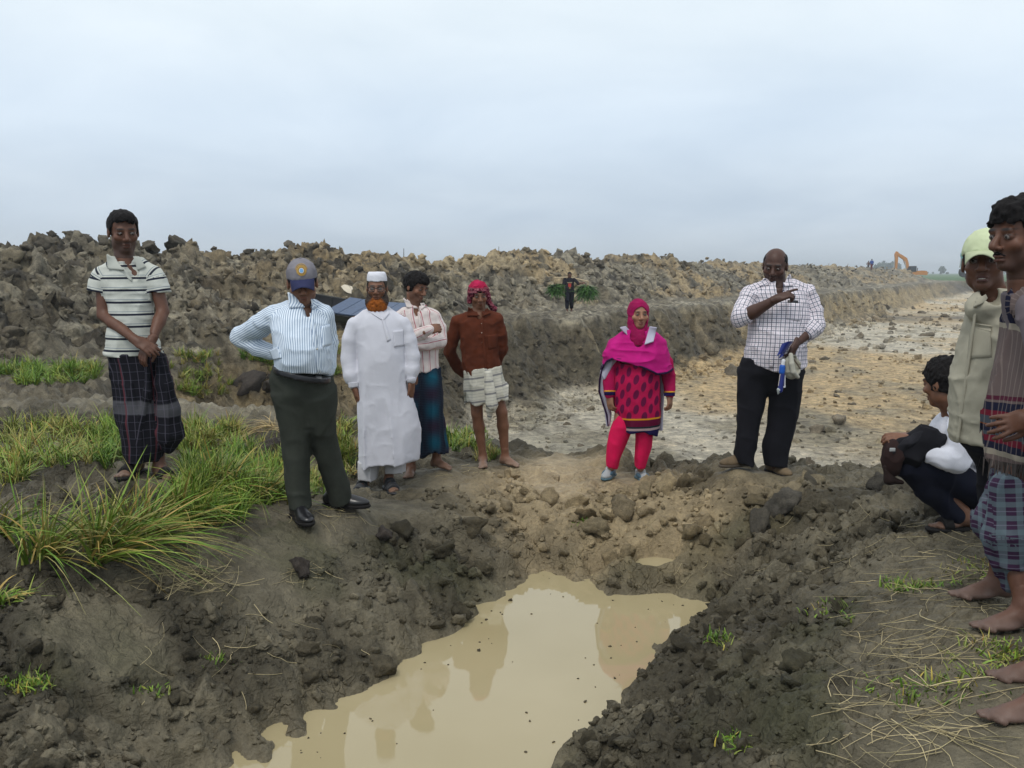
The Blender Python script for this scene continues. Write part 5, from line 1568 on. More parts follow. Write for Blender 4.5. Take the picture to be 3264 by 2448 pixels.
    p.field('trousers', f2, t.m)
    bel = [tube(p.st([(672, 280, 596, .172, -.035), (790, 272, 604, .172, -.035)]))]
    fb = Field.around(bel, .0075, .02); fb.adds(bel)
    bz = lambda P: (lo[2] + (hi[2] - lo[2]) * np.clip((P[..., 0] - lo[0]) / (hi[0] - lo[0]), -.2, 1.2))
    fb.clip(lambda P: np.abs(P[..., 2] - bz(P) + .004) - .019)
    be = p.field('belt', fb, M_LEATHER, uv=False)
    p.patch(fb, [(516, 732), (552, 737), (550, 772), (514, 768)], 'buckle', plain('buckle', (.12, .12, .12), .3, .8), be, 3, 3)
    shoe(p, 'shoe', A(415, 1535, -.03), (.62, -1.0), z1, 1.05, wide=1.05); shoe(p, 'shoe', A(632, 1480, .22), (1.0, -.12), z2, 1.08, wide=1.0)
    # wrist watch
    wv = J['wrR']
    fw = Field(wv - .06, wv + .06, .004); dd = nrm(J['wrR'] - J['elR']); fw.add(rcone(wv - dd * .012, wv + dd * .006, .047, .047)); fw.clip(lambda P: np.abs((P - wv) @ dd + .004) - .009)
    p.field('watch', fw, plain('steel', (.45, .45, .45), .3, .8), uv=False)
    return p

# ------------------------------------------------------------------ 3: long white robe, skullcap, hennaed beard
def person_robe():
    K, d = K3, D3
    p = Fig(K, d, 'bearded man in long white robe and white skullcap with black glasses and orange-dyed beard', 'mid')
    p.base_at(3); A = p.at
    s1, s2 = SOLES[3]; z1, z2 = s1[0].at(*s1[1:])[2], s2[0].at(*s2[1:])[2]
    H = Head(A(344, 212, -.02), yaw=4, pitch=2, scale=1.0)
    J = dict(pelvis=A(370, 830), chest=A(365, 500), neck=A(352, 350), shL=A(185, 425), elL=A(152, 675, .0), wrL=A(192, 878, -.05), shR=A(528, 420), elR=A(590, 650, 0), wrR=A(578, 836, -.04),
             hpL=A(310, 880), knL=A(290, 1160), anL=A(240, 1490), hpR=A(430, 880), knR=A(440, 1160), anR=A(440, 1470))
    J['anL'] = v3(*A(250, 1520)[:2], z1 + .09); J['anR'] = v3(*A(425, 1520, .03)[:2], z2 + .09)
    p.body(J, H, dict(girth=1.08, nose=1.1, handL=dict(d=(.22, -.12, -1), n=(.85, .5, 0), side=-1, curl=.22, spread=.05), handR=dict(d=(-.03, -.10, -1), n=(-.85, .5, 0), side=1, curl=.3, spread=.05), footL=((-.1, -1), z1), footR=((.42, -1), z2), eye=.9))
    p.hair(H, line=.07, thick=.005, rough=.003, mat=hair_material('grey_hair', (.02, .017, .015), (.07, .06, .05)))
    # skullcap
    f = Field(H.c - .2, H.c + .22, .005)
    f.add(tube([(H.w(0, -.012, .058), .078, .098), (H.w(0, -.012, .085), .077, .097), (H.w(0, -.012, .112), .073, .091), (H.w(0, -.012, .128), .064, .080)], H.M[0], H.M[1]))
    f.clip(lambda P: (H.l(P)[..., 2] - .132) * H.s)
    f.shift(folds(.0015, 20, 20, 20, 1.))
    p.field('skullcap', f, cloth('white_cap', (.64, .65, .70), .04).m, uv=False)
    # beard
    t = NT('henna_beard', .75, .2)
    q = t.attr('uvp'); sp = t.node('ShaderNodeSeparateXYZ'); t.l.new(q.outputs['Vector'], sp.inputs[0])
    n = t.noise(90., 4, .7, t.obj())
    orange = t.ramp(n, [(.3, (.16, .040, .006)), (.7, (.42, .125, .016))]); grey = t.ramp(n, [(.3, (.016, .013, .012)), (.7, (.065, .045, .036))])
    mr = t.node('ShaderNodeMapRange'); mr.inputs['From Min'].default_value = -.085; mr.inputs['From Max'].default_value = -.055
    side = t.math('MULTIPLY', t.math('MAXIMUM', t.math('SUBTRACT', t.math('ABSOLUTE', sp.outputs[0]), .030), 0.0), 1.1)
    t.l.new(t.math('ADD', sp.outputs[2], side), mr.inputs['Value'])
    t.color(t.mix(mr.outputs[0], orange, grey)); t.bump(t.noise(160., 3, .7, t.obj()), .006, 1.0)
    f = Field(H.c - .26, H.c + .14, .0048)
    f.add(H.E((0, .050, -.100), (.055, .040, .042))).add(H.E((0, .052, -.140), (.050, .034, .052)), .03)
    for k in (-1, 1):
        f.add(H.C((k * .060, .020, -.030), (k * .060, .040, -.095), .016, .034), .03); f.add(H.E((k * .040, .048, -.135), (.036, .03, .045)), .03)
    f.sub(H.E((0, .110, -.062), (.034, .05, .022)), .012)
    f.sub(H.E((0, .115, -.02), (.052, .06, .035)), .01)
    f.shift(lambda P: .006 * noise3(P * np.array([60., 60., 22.])) + .004 * noise3(P * 110.))
    V, F = f.mesh()
    p.part('beard', V, F, t.m, None, None, H.l(V))
    # glasses
    M_FR = plain('glasses_frame', (.008, .008, .009), .25, .5)
    tg = NT('lens', .05, .5); tg.color((.9, .9, .9)); tg.b.inputs['Alpha'].default_value = .025
    fr = []
    for k in (-1, 1):
        pts = [H.w(k * .033 + .0265 * math.copysign(abs(math.cos(a)) ** .6, math.cos(a)), .100 - .012 * abs(math.cos(a) * .5 + k * .5), -.001 + .0185 * math.copysign(abs(math.sin(a)) ** .6, math.sin(a))) for a in np.linspace(0, 2 * math.pi, 17)]
        fr += chain(pts, [.0026] * 17)
        fr.append(rcone(H.w(k * .060, .088, .010), H.w(k * .079, -.005, .012), .0022, .002))
    fr.append(rcone(H.w(-.008, .1, .006), H.w(.008, .1, .006), .0024, .0024))
    fg = Field.around(fr, .0026, .01); fg.adds(fr)
    gl = p.field('glasses', fg, M_FR, uv=False)
    for k in (-1, 1):
        V, F = uv_ball(H.w(k * .033, .0985, -.001), np.array((.024, .0012, .016)) * H.s, H.M, '', None, None, 14, 6); p.part('lens', V, F, tg.m, gl)
    # robe
    t = cloth('white_robe', (.575, .58, .64), .04, .85)
    tor = [p.yoke((300, 390), (200, 455), .056, .058), p.yoke((405, 386), (512, 448), .056, .058), tube(p.st([(352, 300, 415, .085), (385, 255, 470, .105), (425, 200, 525, .125), (500, 202, 532, .140), (600, 210, 536, .150, -.01), (700, 214, 540, .155, -.015), (800, 214, 548, .158, -.01), (900, 208, 562, .158), (1000, 200, 588, .160), (1100, 202, 612, .165), (1200, 207, 620, .168), (1300, 212, 614, .170), (1430, 212, 600, .170)]))]
    arm = p.cone([(198, 456), (165, 560), (158, 690), (172, 800, -.03), (188, 862, -.05)], [.060, .066, .068, .064, .042], 1) + p.cone([(514, 448), (560, 560), (582, 670), (582, 770, -.02), (578, 828, -.04)], [.058, .062, .064, .056, .038], 2)
    f = Field.around(tor + arm, .0095, .03); f.adds(tor, .03); f.adds(arm, .018)
    a_, b_ = A(215, 1418), A(600, 1362)
    f.clip(lambda P: (a_[2] + (b_[2] - a_[2]) * (P[..., 0] - a_[0]) / (b_[0] - a_[0])) - P[..., 2])
    f.sub(rcone(A(352, 350), A(346, 260), .062, .075), .003)
    low = lambda P: sstep(A(300, 700)[2], A(300, 1250)[2], P[..., 2])
    f.shift(lambda P: folds(.018, 8, 8, .8, 21.)(P) * (.25 + .75 * low(P))); f.shift(folds(.003, 5, 5, 4, 4.)); f.shift(folds(.002, 11, 11, 9, 6.))
    r = p.field('robe', f, t.m)
    p.patch(f, [(372, 410), (394, 418), (438, 560), (412, 575)], 'placket', t.m, r, 2, 12, off=.005)
    p.patch(f, [(452, 500), (520, 490), (528, 600), (462, 610)], 'pocket', t.m, r, off=.005, thick=.007)
    p.patch(f, [(300, 352), (372, 408), (378, 428), (292, 372)], 'collar', t.m, r, off=.007, thick=.008); p.patch(f, [(418, 360), (384, 412), (382, 432), (428, 382)], 'collar', t.m, r, off=.007, thick=.008)
    p.patch(f, [(150, 852), (220, 845), (222, 876), (154, 884)], 'cuff', t.m, r, off=.004); p.patch(f, [(546, 820), (606, 815), (606, 842), (550, 848)], 'cuff', t.m, r, off=.004)
    p.buttons(f, [(392, 455), (404, 500), (416, 545)], M_BUTTON, r, .005)
    lg = [tube(p.st([(1380, 214, 362, .115), (1450, 216, 356, .110), (1502, 220, 346, .105)])), tube(p.st([(1340, 388, 540, .115, .03), (1400, 392, 538, .112, .03), (1452, 396, 535, .11, .03)]))]
    f = Field.around(lg, .008, .02); f.adds(lg); f.shift(folds(.006, 12, 12, 4, 2.))
    p.field('trousers', f, cloth('white_trousers', (.50, .50, .52), .05).m)
    sandal(p, J['anL'], (-.1, -1), z1, M_FOAM, 1.05); sandal(p, J['anR'], (.42, -1), z2, M_FOAM, 1.05)
    return p
# ------------------------------------------------------------------ 4: pink-striped shirt, arms folded
def person_folded():
    K, d = K3, D4
    p = Fig(K, d, 'young man with folded arms in pink-striped white shirt and blue checked wrap', 'mid')
    p.base_at(4); A = p.at
    s1, s2 = SOLES[4]; z1, z2 = s1[0].at(*s1[1:])[2], s2[0].at(*s2[1:])[2]
    H = Head(A(610, 205), yaw=52, pitch=16, roll=-4, scale=1.0)
    J = dict(pelvis=A(680, 800), chest=A(640, 480), neck=A(590, 345), shL=A(505, 400), elL=A(548, 565, -.08), wrL=A(690, 500, -.22), shR=A(735, 405), elR=A(775, 575, -.02), wrR=A(600, 600, -.17),
             hpL=A(640, 830), knL=A(620, 1130), anL=A(570, 1430), hpR=A(720, 830), knR=A(740, 1130), anR=A(745, 1360))
    J['anL'] = v3(*A(575, 1430, .02)[:2], z1 + .09); J['anR'] = v3(*A(748, 1380, .03)[:2], z2 + .09)
    p.body(J, H, dict(stubble=.4, nose=1.05, eye=.6, girth=.95, tyaw=20, handL=dict(d=(.8, .2, .25), n=(.3, .9, -.3), side=1, curl=1.0, thumb=.8), footL=((-.05, -1), z1), footR=((.85, -.62), z2)))
    p.hair(H, line=.055, thick=.020, rough=.010, front=.022, side=-.028, back=-.05)
    t = NT('pink_stripes', .9, .12)
    u, v, w = uvp(t)
    base = t.ramp(t.noise(10., 3, .6, t.obj()), [(.3, (.56, .50, .48)), (.7, (.68, .62, .60))])
    c = t.mix(t.math('MULTIPLY', lines(t, u, .062, .0065, .2), .85), base, (.36, .065, .10)); c = t.mix(t.math('MULTIPLY', lines(t, u, .062, .003, .42), .6), c, (.42, .20, .22))
    t.color(c); weave(t)
    tor = [p.yoke((550, 375), (500, 405), .052, .056), p.yoke((640, 370), (732, 405), .052, .056), tube(p.st([(340, 545, 655, .075), (375, 490, 720, .095), (430, 480, 755, .11), (500, 505, 768, .12), (600, 575, 764, .12), (700, 590, 760, .12), (772, 596, 764, .125)]))]
    arm = p.cone([(735, 410), (765, 490), (772, 565, -.04)], [.056, .060, .058], 1) + p.cone([(772, 572, -.05), (690, 590, -.14), (600, 598, -.17)], [.056, .052, .046], 2) + p.cone([(505, 410), (540, 560, -.08)], [.056, .056], 3) + p.cone([(545, 565, -.09), (620, 530, -.18), (700, 492, -.22)], [.054, .050, .042], 4)
    f = Field.around(tor + arm, .0094, .03); f.adds(tor, .025); f.adds(arm, .014)
    f.sub(ell(A(612, 350, -.09), (.030, .06, .07)), .004); f.sub(rcone(A(590, 345), A(600, 260), .063, .075), .003)
    f.shift(folds(.006, 9, 9, 9, 3.)); f.shift(folds(.003, 18, 18, 18, 3.))
    sh = p.field('shirt', f, t.m)
    cm = cloth('pale_collar', (.58, .52, .50)).m
    p.patch(f, [(528, 275), (548, 292), (620, 350), (545, 345)], 'collar', t.m, sh, off=.013, thick=.012); p.patch(f, [(640, 312), (660, 308), (682, 330), (645, 358)], 'collar', t.m, sh, off=.012, thick=.012)
    p.patch(f, [(618, 370), (634, 370), (648, 470), (632, 472)], 'placket', t.m, sh, 2, 8, off=.004)
    t = NT('blue_check_wrap', .9, .12)
    u, v, w = uvp(t)
    a = t.math('ADD', t.math('MULTIPLY', t.math('SINE', t.math('MULTIPLY', v, 23.)), .5), .5); b = t.math('ADD', t.math('MULTIPLY', t.math('SINE', t.math('MULTIPLY', u, 33.)), .5), .5)
    c = t.mix(t.math('MULTIPLY', a, b), (.010, .011, .022), (.006, .075, .120)); c = t.mix(t.math('MULTIPLY', lines(t, v, .014, .003), .3), c, (.03, .09, .13)); c = t.mix(t.math('MULTIPLY', t.math('SUBTRACT', 1.0, a), t.math('MULTIPLY', b, .25)), c, (.07, .02, .05))
    t.color(c); weave(t)
    g_ = [tube(p.st([(755, 600, 770, .11), (900, 598, 780, .125), (1000, 596, 784, .13), (1100, 598, 794, .13), (1200, 602, 804, .13), (1290, 606, 818, .13), (1370, 620, 812, .125)]))]
    g = Field.around(g_, .008, .03); g.adds(g_)
    a_, b_ = A(610, 1342), A(818, 1305)
    g.clip(lambda P: (a_[2] + (b_[2] - a_[2]) * (P[..., 0] - a_[0]) / (b_[0] - a_[0])) - .02 * np.sin((P[..., 0] - a_[0]) * 30) - P[..., 2])
    g.shift(folds(.014, 14, 14, 1.2, 4.)); g.shift(folds(.004, 9, 9, 9, 5.))
    p.field('checked_wrap', g, t.m)
    return p

# ------------------------------------------------------------------ 5: brown shirt, red headscarf, short pale wrap
def person_brown():
    K, d = K3, D5
    p = Fig(K, d, 'barelegged man in brown shirt, red checked headscarf and short pale wrap, hands behind back', 'mid')
    p.base_at(5); A = p.at
    s1, s2 = SOLES[5]; z1, z2 = s1[0].at(*s1[1:])[2], s2[0].at(*s2[1:])[2]
    H = Head(A(1033, 258), yaw=12, pitch=10, roll=3, scale=.98)
    J = dict(pelvis=A(1070, 830), chest=A(1040, 540), neck=A(1038, 375), shL=A(890, 425), elL=A(838, 645, .06), wrL=A(935, 790, .2), shR=A(1160, 410), elR=A(1188, 615, .06), wrR=A(1150, 760, .2),
             hpL=A(1015, 850), knL=A(1022, 1060, -.02), anL=A(1064, 1340), hpR=A(1130, 850), knR=A(1190, 1050, -.02), anR=A(1215, 1330))
    J['anL'] = v3(*A(1062, 1380, .02)[:2], z1 + .09); J['anR'] = v3(*A(1213, 1370, .03)[:2], z2 + .09)
    p.body(J, H, dict(girth=.95, nose=.95, stubble=.2, eye=.9, leg=.98, footL=((.05, -1), z1), footR=((.8, -.7), z2), dust=(.24, .19, .15)))
    p.hair(H, line=.045, thick=.008, rough=.004)
    t = NT('red_scarf', .9, .12)
    P = t.obj()
    ck = t.node('ShaderNodeTexChecker'); ck.inputs['Scale'].default_value = 52.0; t.l.new(P, ck.inputs['Vector'])
    u, v, w = uvp(t)
    mr = t.node('ShaderNodeMapRange'); mr.inputs['From Min'].default_value = .078; mr.inputs['From Max'].default_value = .086; t.l.new(w, mr.inputs['Value'])
    red = t.ramp(t.noise(14., 4, .6, P), [(.3, (.27, .008, .040)), (.7, (.44, .020, .080))])
    chk = t.mix(ck.outputs['Fac'], (.022, .008, .016), (.24, .10, .115))
    t.color(t.mix(t.math('MULTIPLY', t.math('SUBTRACT', 1.0, mr.outputs[0]), t.math('ADD', .35, t.math('MULTIPLY', t.noise(30., 2, .5, P), .9))), red, chk)); weave(t)
    f = Field(H.c - .24, H.c + .2, .005)
    f.add(H.E((0, -.012, .046), (.090, .108, .090)))
    f.add(H.C((-.082, .005, .03), (-.082, -.01, -.06), .020, .022), .02).add(H.C((.080, -.01, .03), (.092, -.02, -.07), .022, .026), .02).add(H.C((.092, -.02, -.07), (.140, -.03, -.14), .026, .030), .02).add(H.C((-.06, -.07, -.05), (.06, -.07, -.05), .04, .04), .02)
    f.sub(H.E((0, .10, -.02), (.062, .08, .072)), .006)
    f.shift(folds(.006, 22, 22, 30, 9.))
    V, F = f.mesh(); p.part('headscarf', V, F, t.m, None, None, H.l(V))
    t = cloth('brown_shirt', (.085, .022, .010), .22)
    tor = [p.yoke((985, 400), (892, 432), .052, .054), p.yoke((1090, 395), (1158, 418), .052, .054), tube(p.st([(368, 985, 1092, .075), (402, 930, 1140, .095), (440, 892, 1168, .11), (500, 898, 1172, .118), (600, 914, 1170, .118), (700, 922, 1174, .118), (830, 926, 1180, .122)]))]
    arm = p.cone([(890, 435), (860, 540, .02), (840, 645, .06)], [.052, .056, .054], 1) + p.cone([(840, 650, .07), (890, 740, .15), (935, 790, .2)], [.054, .050, .042], 2) + p.cone([(1160, 420), (1182, 520, .02), (1188, 620, .06)], [.052, .056, .054], 3) + p.cone([(1188, 620, .06), (1150, 740, .2)], [.054, .042], 4)
    f = Field.around(tor + arm, .0094, .03); f.adds(tor, .025); f.adds(arm, .012)
    X = lambda v: A(v, 780)[0]
    Zc = lambda v: A(1000, v)[2]
    f.clip(lambda P: np.where(P[..., 1] < d + .09, np.interp(P[..., 0], [X(920), X(945), X(985), X(1040), X(1085), X(1100), X(1130), X(1160), X(1180)], [Zc(780), Zc(800), Zc(808), Zc(795), Zc(752), Zc(765), Zc(780), Zc(768), Zc(740)]) - P[..., 2], -1))
    f.sub(ell(A(1040, 380, -.09), (.028, .06, .06)), .004); f.sub(rcone(A(1038, 375), A(1036, 300), .063, .075), .003)
    f.shift(folds(.006, 8, 8, 10, 5.)); f.shift(folds(.003, 18, 18, 18, 3.))
    sh = p.field('shirt', f, t.m)
    p.patch(f, [(962, 335), (985, 350), (1042, 400), (958, 402)], 'collar', t.m, sh, off=.012, thick=.012); p.patch(f, [(1080, 350), (1095, 345), (1112, 385), (1058, 405)], 'collar', t.m, sh, off=.012, thick=.012)
    p.patch(f, [(1044, 420), (1060, 420), (1092, 760), (1074, 760)], 'placket', t.m, sh, 2, 14, off=.004); p.patch(f, [(1090, 530), (1150, 520), (1155, 615), (1100, 625)], 'pocket', t.m, sh, off=.004)
    p.buttons(f, [(1052, 450), (1054, 512), (1060, 575), (1066, 632)], M_BUTTON, sh, .005)
    t = NT('pale_wrap', .92, .12)
    u, v, w = uvp(t)
    base = t.ramp(t.noise(9., 4, .6, t.obj()), [(.3, (.44, .43, .36)), (.7, (.58, .57, .50))])
    c = t.mix(t.math('MULTIPLY', lines(t, v, .105, .016, .35), .75), base, (.10, .105, .13)); c = t.mix(t.math('MULTIPLY', lines(t, v, .0262, .004, .1), .45), c, (.16, .165, .18))
    t.color(c); weave(t)
    g_ = [tube(p.st([(752, 925, 1185, .13), (850, 934, 1212, .14), (920, 945, 1232, .145), (985, 948, 1238, .145)]))]
    tail = p.cone([(1095, 790, -.14), (1105, 900, -.15), (1120, 1000, -.15), (1108, 1095, -.14)], [.03, .042, .046, .012], 1)
    g = Field.around(g_ + tail, .0075, .03); g.adds(g_)
    a_, b_ = A(950, 990), A(1238, 965)
    g.clip(lambda P: (a_[2] + (b_[2] - a_[2]) * (P[..., 0] - a_[0]) / (b_[0] - a_[0])) + .012 * np.sin((P[..., 0] - a_[0]) * 42) - P[..., 2])
    kx, kz = A(1100, 1000)[0], A(1100, 985)[2]
    g.adds(tail, .015)
    g.shift(folds(.012, 15, 15, 2.5, 14.)); g.shift(folds(.005, 9, 9, 9, 5.))
    p.field('pale_wrap', g, t.m)
    return p

# ------------------------------------------------------------------ 6: woman in crimson
def person_woman():
    K, d = K4, D6
    p = Fig(K, d, 'woman in crimson tunic with dark ovals, magenta shawl and headscarf, pink trousers and trainers', 'fair')
    p.base_at(6); A = p.at
    s1, s2 = SOLES[6]; z1, z2 = s1[0].at(*s1[1:])[2], s2[0].at(*s2[1:])[2]
    H = Head(A(440, 255, -.01), yaw=8, pitch=2, scale=.99)
    J = dict(pelvis=A(420, 960), chest=A(440, 590), neck=A(435, 400), shL=A(262, 470), elL=A(205, 720, .0), wrL=A(210, 900, -.04), shR=A(615, 465), elR=A(682, 720, 0), wrR=A(690, 898, -.04),
             hpL=A(340, 1000), knL=A(270, 1250, -.02), anL=A(225, 1480), hpR=A(490, 1000), knR=A(475, 1250, -.02), anR=A(455, 1490))
    p.body(J, H, dict(girth=1.12, jaw=1.2, cheek=1.12, nose=1.05, eye=.7, ears=False, smile=1, lip=(.20, .060, .055), handL=dict(d=(.05, -.15, -1), n=(.8, .6, 0), side=-1, curl=.5), handR=dict(d=(.03, -.15, -1), n=(-.8, .6, 0), side=1, curl=.55)))
    # headscarf
    t = cloth('magenta_scarf', (.270, .006, .070), .22)
    f = Field(H.c - .24, H.c + .18, .0048)
    f.add(H.E((0, -.014, .030), (.088, .108, .098))).add(H.E((0, -.01, -.05), (.082, .09, .09)), .03).add(rcone(H.w(0, -.01, -.09), A(438, 470, -.03), .080, .082), .03)
    f.sub(H.E((0, .098, -.030), (.070, .080, .100)), .005)
    f.shift(folds(.004, 12, 12, 30, 9.))
    p.field('headscarf', f, t.m, uv=False)
    # tunic
    t = NT('oval_print', .9, .12)
    u, v, w = uvp(t)
    red = t.ramp(t.noise(9., 3, .6, t.obj()), [(.3, (.360, .004, .050)), (.7, (.500, .012, .085))])
    PX, PY = .118, .125
    col_i = t.math('FLOOR', t.math('DIVIDE', u, PX * .5)); odd = t.math('ABSOLUTE', t.math('MODULO', col_i, 2.0))
    y = t.math('FRACT', t.math('ADD', t.math('DIVIDE', v, PY), t.math('ADD', t.math('MULTIPLY', odd, .5), 10.0)))
    x = t.math('FRACT', t.math('ADD', t.math('DIVIDE', u, PX * .5), 100.0))
    dx = t.math('MULTIPLY', t.math('SUBTRACT', x, .5), PX * .5 / .0235); dy = t.math('MULTIPLY', t.math('SUBTRACT', y, .5), PY / .040)
    rr = t.math('ADD', t.math('POWER', dx, 2.0), t.math('POWER', t.math('ADD', dy, t.math('MULTIPLY', dx, .35)), 2.0))
    mr = t.node('ShaderNodeMapRange'); mr.inputs['From Min'].default_value = 1.15; mr.inputs['From Max'].default_value = .72; t.l.new(rr, mr.inputs['Value'])
    isT = t.math('LESS_THAN', t.math('ABSOLUTE', w), .5)
    c = t.mix(t.math('MULTIPLY', t.math('MULTIPLY', mr.outputs[0], isT), .9), red, (.085, .006, .045))
    # borders: v is measured from the top of the tunic
    def band(c, lo, hi, colr, part):
        m_ = t.math('MULTIPLY', t.math('MULTIPLY', t.math('GREATER_THAN', v, lo), t.math('LESS_THAN', v, hi)), part)
        return t.mix(m_, c, colr)
    v0 = p.at(430, 640)[2] - p.at(430, 1075)[2]
    c = band(c, v0, v0 + .105, (.110, .004, .030), isT); c = band(c, v0 + .062, v0 + .078, (.012, .020, .030), isT); c = band(c, v0 + .078, v0 + .098, (.36, .27, .27), isT); c = band(c, v0 + .098, v0 + .2, (.012, .008, .06), isT); c = band(c, v0 - .007, v0 + .007, (.62, .28, .015), isT)
    t.color(c); weave(t)
    tor = [tube(p.st([(640, 262, 600, .155), (720, 252, 612, .165, -.01), (800, 246, 614, .168, -.01), (900, 242, 614, .168), (1000, 244, 614, .165), (1080, 262, 610, .155), (1150, 280, 600, .150), (1230, 292, 590, .148)]))]
    f = Field.around(tor, .0094, .03); f.adds(tor)
    xs = [A(q, 1200)[0] for q in (280, 300, 470, 590)]; zs = [A(300, q)[2] for q in (1190, 1195, 1172, 1226)]
    f.clip(lambda P: np.interp(P[..., 0], xs, zs) - P[..., 2])
    f.shift(folds(.009, 9, 9, 1.4, 2.)); f.shift(folds(.003, 12, 12, 12, 4.))
    p.field('tunic', f, t.m)
    arm = p.cone([(275, 520), (222, 640), (204, 760, -.01), (212, 895, -.04)], [.046, .060, .060, .046], 1) + p.cone([(602, 520), (658, 640), (684, 760, -.01), (690, 890, -.04)], [.046, .060, .058, .044], 2)
    f = Field.around(arm, .0094, .03); f.adds(arm, .0); f.shift(folds(.004, 8, 8, 14, 2.))
    ta = NT('crimson_sleeve', .9, .12)
    ta.color(ta.ramp(ta.noise(9., 3, .6, ta.obj()), [(.3, (.300, .004, .055)), (.7, (.42, .010, .085))])); weave(ta)
    sls = []
    for half in (arm[:3], arm[3:]):
        fh = Field.around(half, .0094, .03); fh.adds(half); fh.shift(folds(.004, 8, 8, 14, 2.)); sls.append(p.field('sleeve', fh, ta.m))
    for sl, (x0, x1, y0, y1) in zip(sls, [(168, 256, 866, 878), (645, 732, 872, 884)]):
        p.patch(f, [(x0, y0), (x1, y0), (x1, y1), (x0, y1)], 'cuff_piping', plain('yellow_piping', (.62, .30, .02), .8), sl, 10, 2, off=.004)
        p.patch(f, [(x0, y1), (x1, y1), (x1, y1 + 26), (x0, y1 + 26)], 'cuff_band', cloth('navy_band', (.014, .008, .070)).m, sl, 10, 3, off=.003)
    # trousers
    t = cloth('pink_trousers', (.58, .008, .075), .12)
    lg = [tube(p.st([(1000, 310, 400, .07), (1060, 268, 410, .10), (1120, 240, 405, .110), (1200, 210, 380, .108), (1300, 190, 332, .095), (1400, 184, 292, .085), (1480, 190, 268, .062)])), tube(p.st([(1020, 400, 600, .12), (1120, 406, 580, .12), (1200, 410, 556, .115), (1300, 412, 541, .10), (1400, 408, 516, .085), (1480, 412, 492, .062)]))]
    f = Field.around(lg, .0105, .03); f.adds(lg, .012); f.shift(folds(.004, 7, 7, 8, 12.)); f.shift(folds(.006, 7, 7, 2, 3.))
    p.field('trousers', f, t.m)
    # shawl: one sheet over both shoulders, low edge curving across, a long tail on one side
    t = NT('magenta_shawl', .85, .15)
    t.color(t.ramp(t.noise(7., 4, .6, t.obj()), [(.3, (.340, .004, .125)), (.7, (.480, .010, .190))])); weave(t)
    sh_ = [p.yoke((360, 430), (268, 500), .066, .064), p.yoke((520, 430), (608, 498), .066, .064), tube(p.st([(395, 345, 545, .10), (440, 268, 622, .130), (500, 205, 664, .155), (560, 172, 690, .172, -.01), (620, 154, 702, .185, -.02), (690, 140, 716, .190, -.02), (760, 136, 722, .190, -.02)]))]
    f = Field.around(sh_, .0075, .03); f.adds(sh_, .03)
    ex = [A(q, 650)[0] for q in (120, 140, 175, 215, 300, 400, 480, 570, 650, 722, 740)]; ez = [A(400, q)[2] for q in (720, 690, 630, 602, 612, 645, 680, 722, 714, 690, 685)]
    edge = lambda P: np.interp(P[..., 0], ex, ez)
    f.clip(lambda P: edge(P) - P[..., 2])
    f.sub(ell(A(440, 420, -.12), (.062, .10, .105)), .01); f.sub(rcone(A(438, 470), A(438, 300), .070, .085), .003)
    f.shift(folds(.010, 3, 3, 13, 6.)); f.shift(folds(.004, 9, 9, 22, 8.))
    inner = f.D.copy()
    so = p.field('shawl', f, t.m)
    # dark hem along the low edge and the pale lining turned out at the neck and below the edge
    fb = Field.around(sh_, .0075, .03); fb.adds(sh_, .03); fb.D -= .004
    fb.clip(lambda P: np.abs(P[..., 2] - edge(P) - .006) - .009)
    p.field('hem', fb, cloth('dark_hem', (.022, .006, .035)).m, so, uv=False)
    ML = cloth('pale_lining', (.40, .39, .48), .08).m
    p.patch(f, [(292, 362), (338, 350), (462, 492), (430, 505)], 'lining', ML, so, 8, 14, off=.005, thick=.008); p.patch(f, [(530, 352), (588, 362), (560, 475), (488, 500)], 'lining', ML, so, 8, 14, off=.005, thick=.008)
    tl = [tube(p.st([(610, 160, 270, .11, .03), (700, 136, 215, .10, .03), (780, 128, 180, .08, .04), (860, 126, 175, .06, .05), (950, 150, 205, .05, .05), (1050, 176, 228, .045, .05), (1150, 184, 214, .04, .05)]))]
    f = Field.around(tl, .0075, .02); f.adds(tl); f.shift(folds(.006, 14, 14, 2, 6.))
    to = p.field('shawl_tail', f, ML, so)
    tl2 = p.cone([(214, 606, -.03), (150, 690, -.04), (130, 780, -.03), (124, 870, 0), (158, 980, 0), (186, 1060, 0), (196, 1150, 0)], [.008, .008, .008, .008, .008, .008, .006])
    f = Field.around(tl2, .005, .01); f.adds(tl2, .004); p.field('hem', f, cloth('dark_hem2', (.022, .006, .035)).m, so, uv=False)
    tl = [tube(p.st([(700, 606, 660, .05, .06), (1000, 608, 640, .04, .06), (1185, 600, 634, .03, .06)]))]
    f = Field.around(tl, .0075, .02); f.adds(tl); p.field('shawl_tail', f, ML, so)
    # trainers
    mw, mb = plain('trainer_grey', (.30, .32, .33), .7), plain('trainer_blue', (.05, .11, .16), .6)
    for (x, y, toe, z) in ((218, 1500, (-.45, -1), z1), (456, 1510, (.18, -1), z2)):
        q = A(x, y, .06)
        u_ = shoe(p, 'trainer', q, toe, z, .92, mw, plain('trainer_sole', (.07, .14, .18), .7), .085)
        dn = nrm(v3(toe[0], toe[1], 0)); an = v3(-dn[1], dn[0], 0)
        for i in range(4):
            c0 = q * v3(1, 1, 0) + v3(0, 0, z) + dn * (.035 + .02 * i) + v3(0, 0, .083 - .010 * i)
            fl = [rcone(c0 - an * .022, c0 + an * .022, .005, .005)]; ff = Field.around(fl, .003, .01); ff.adds(fl); p.field('lace', ff, plain('lace', (.5, .52, .55), .8), u_, uv=False)
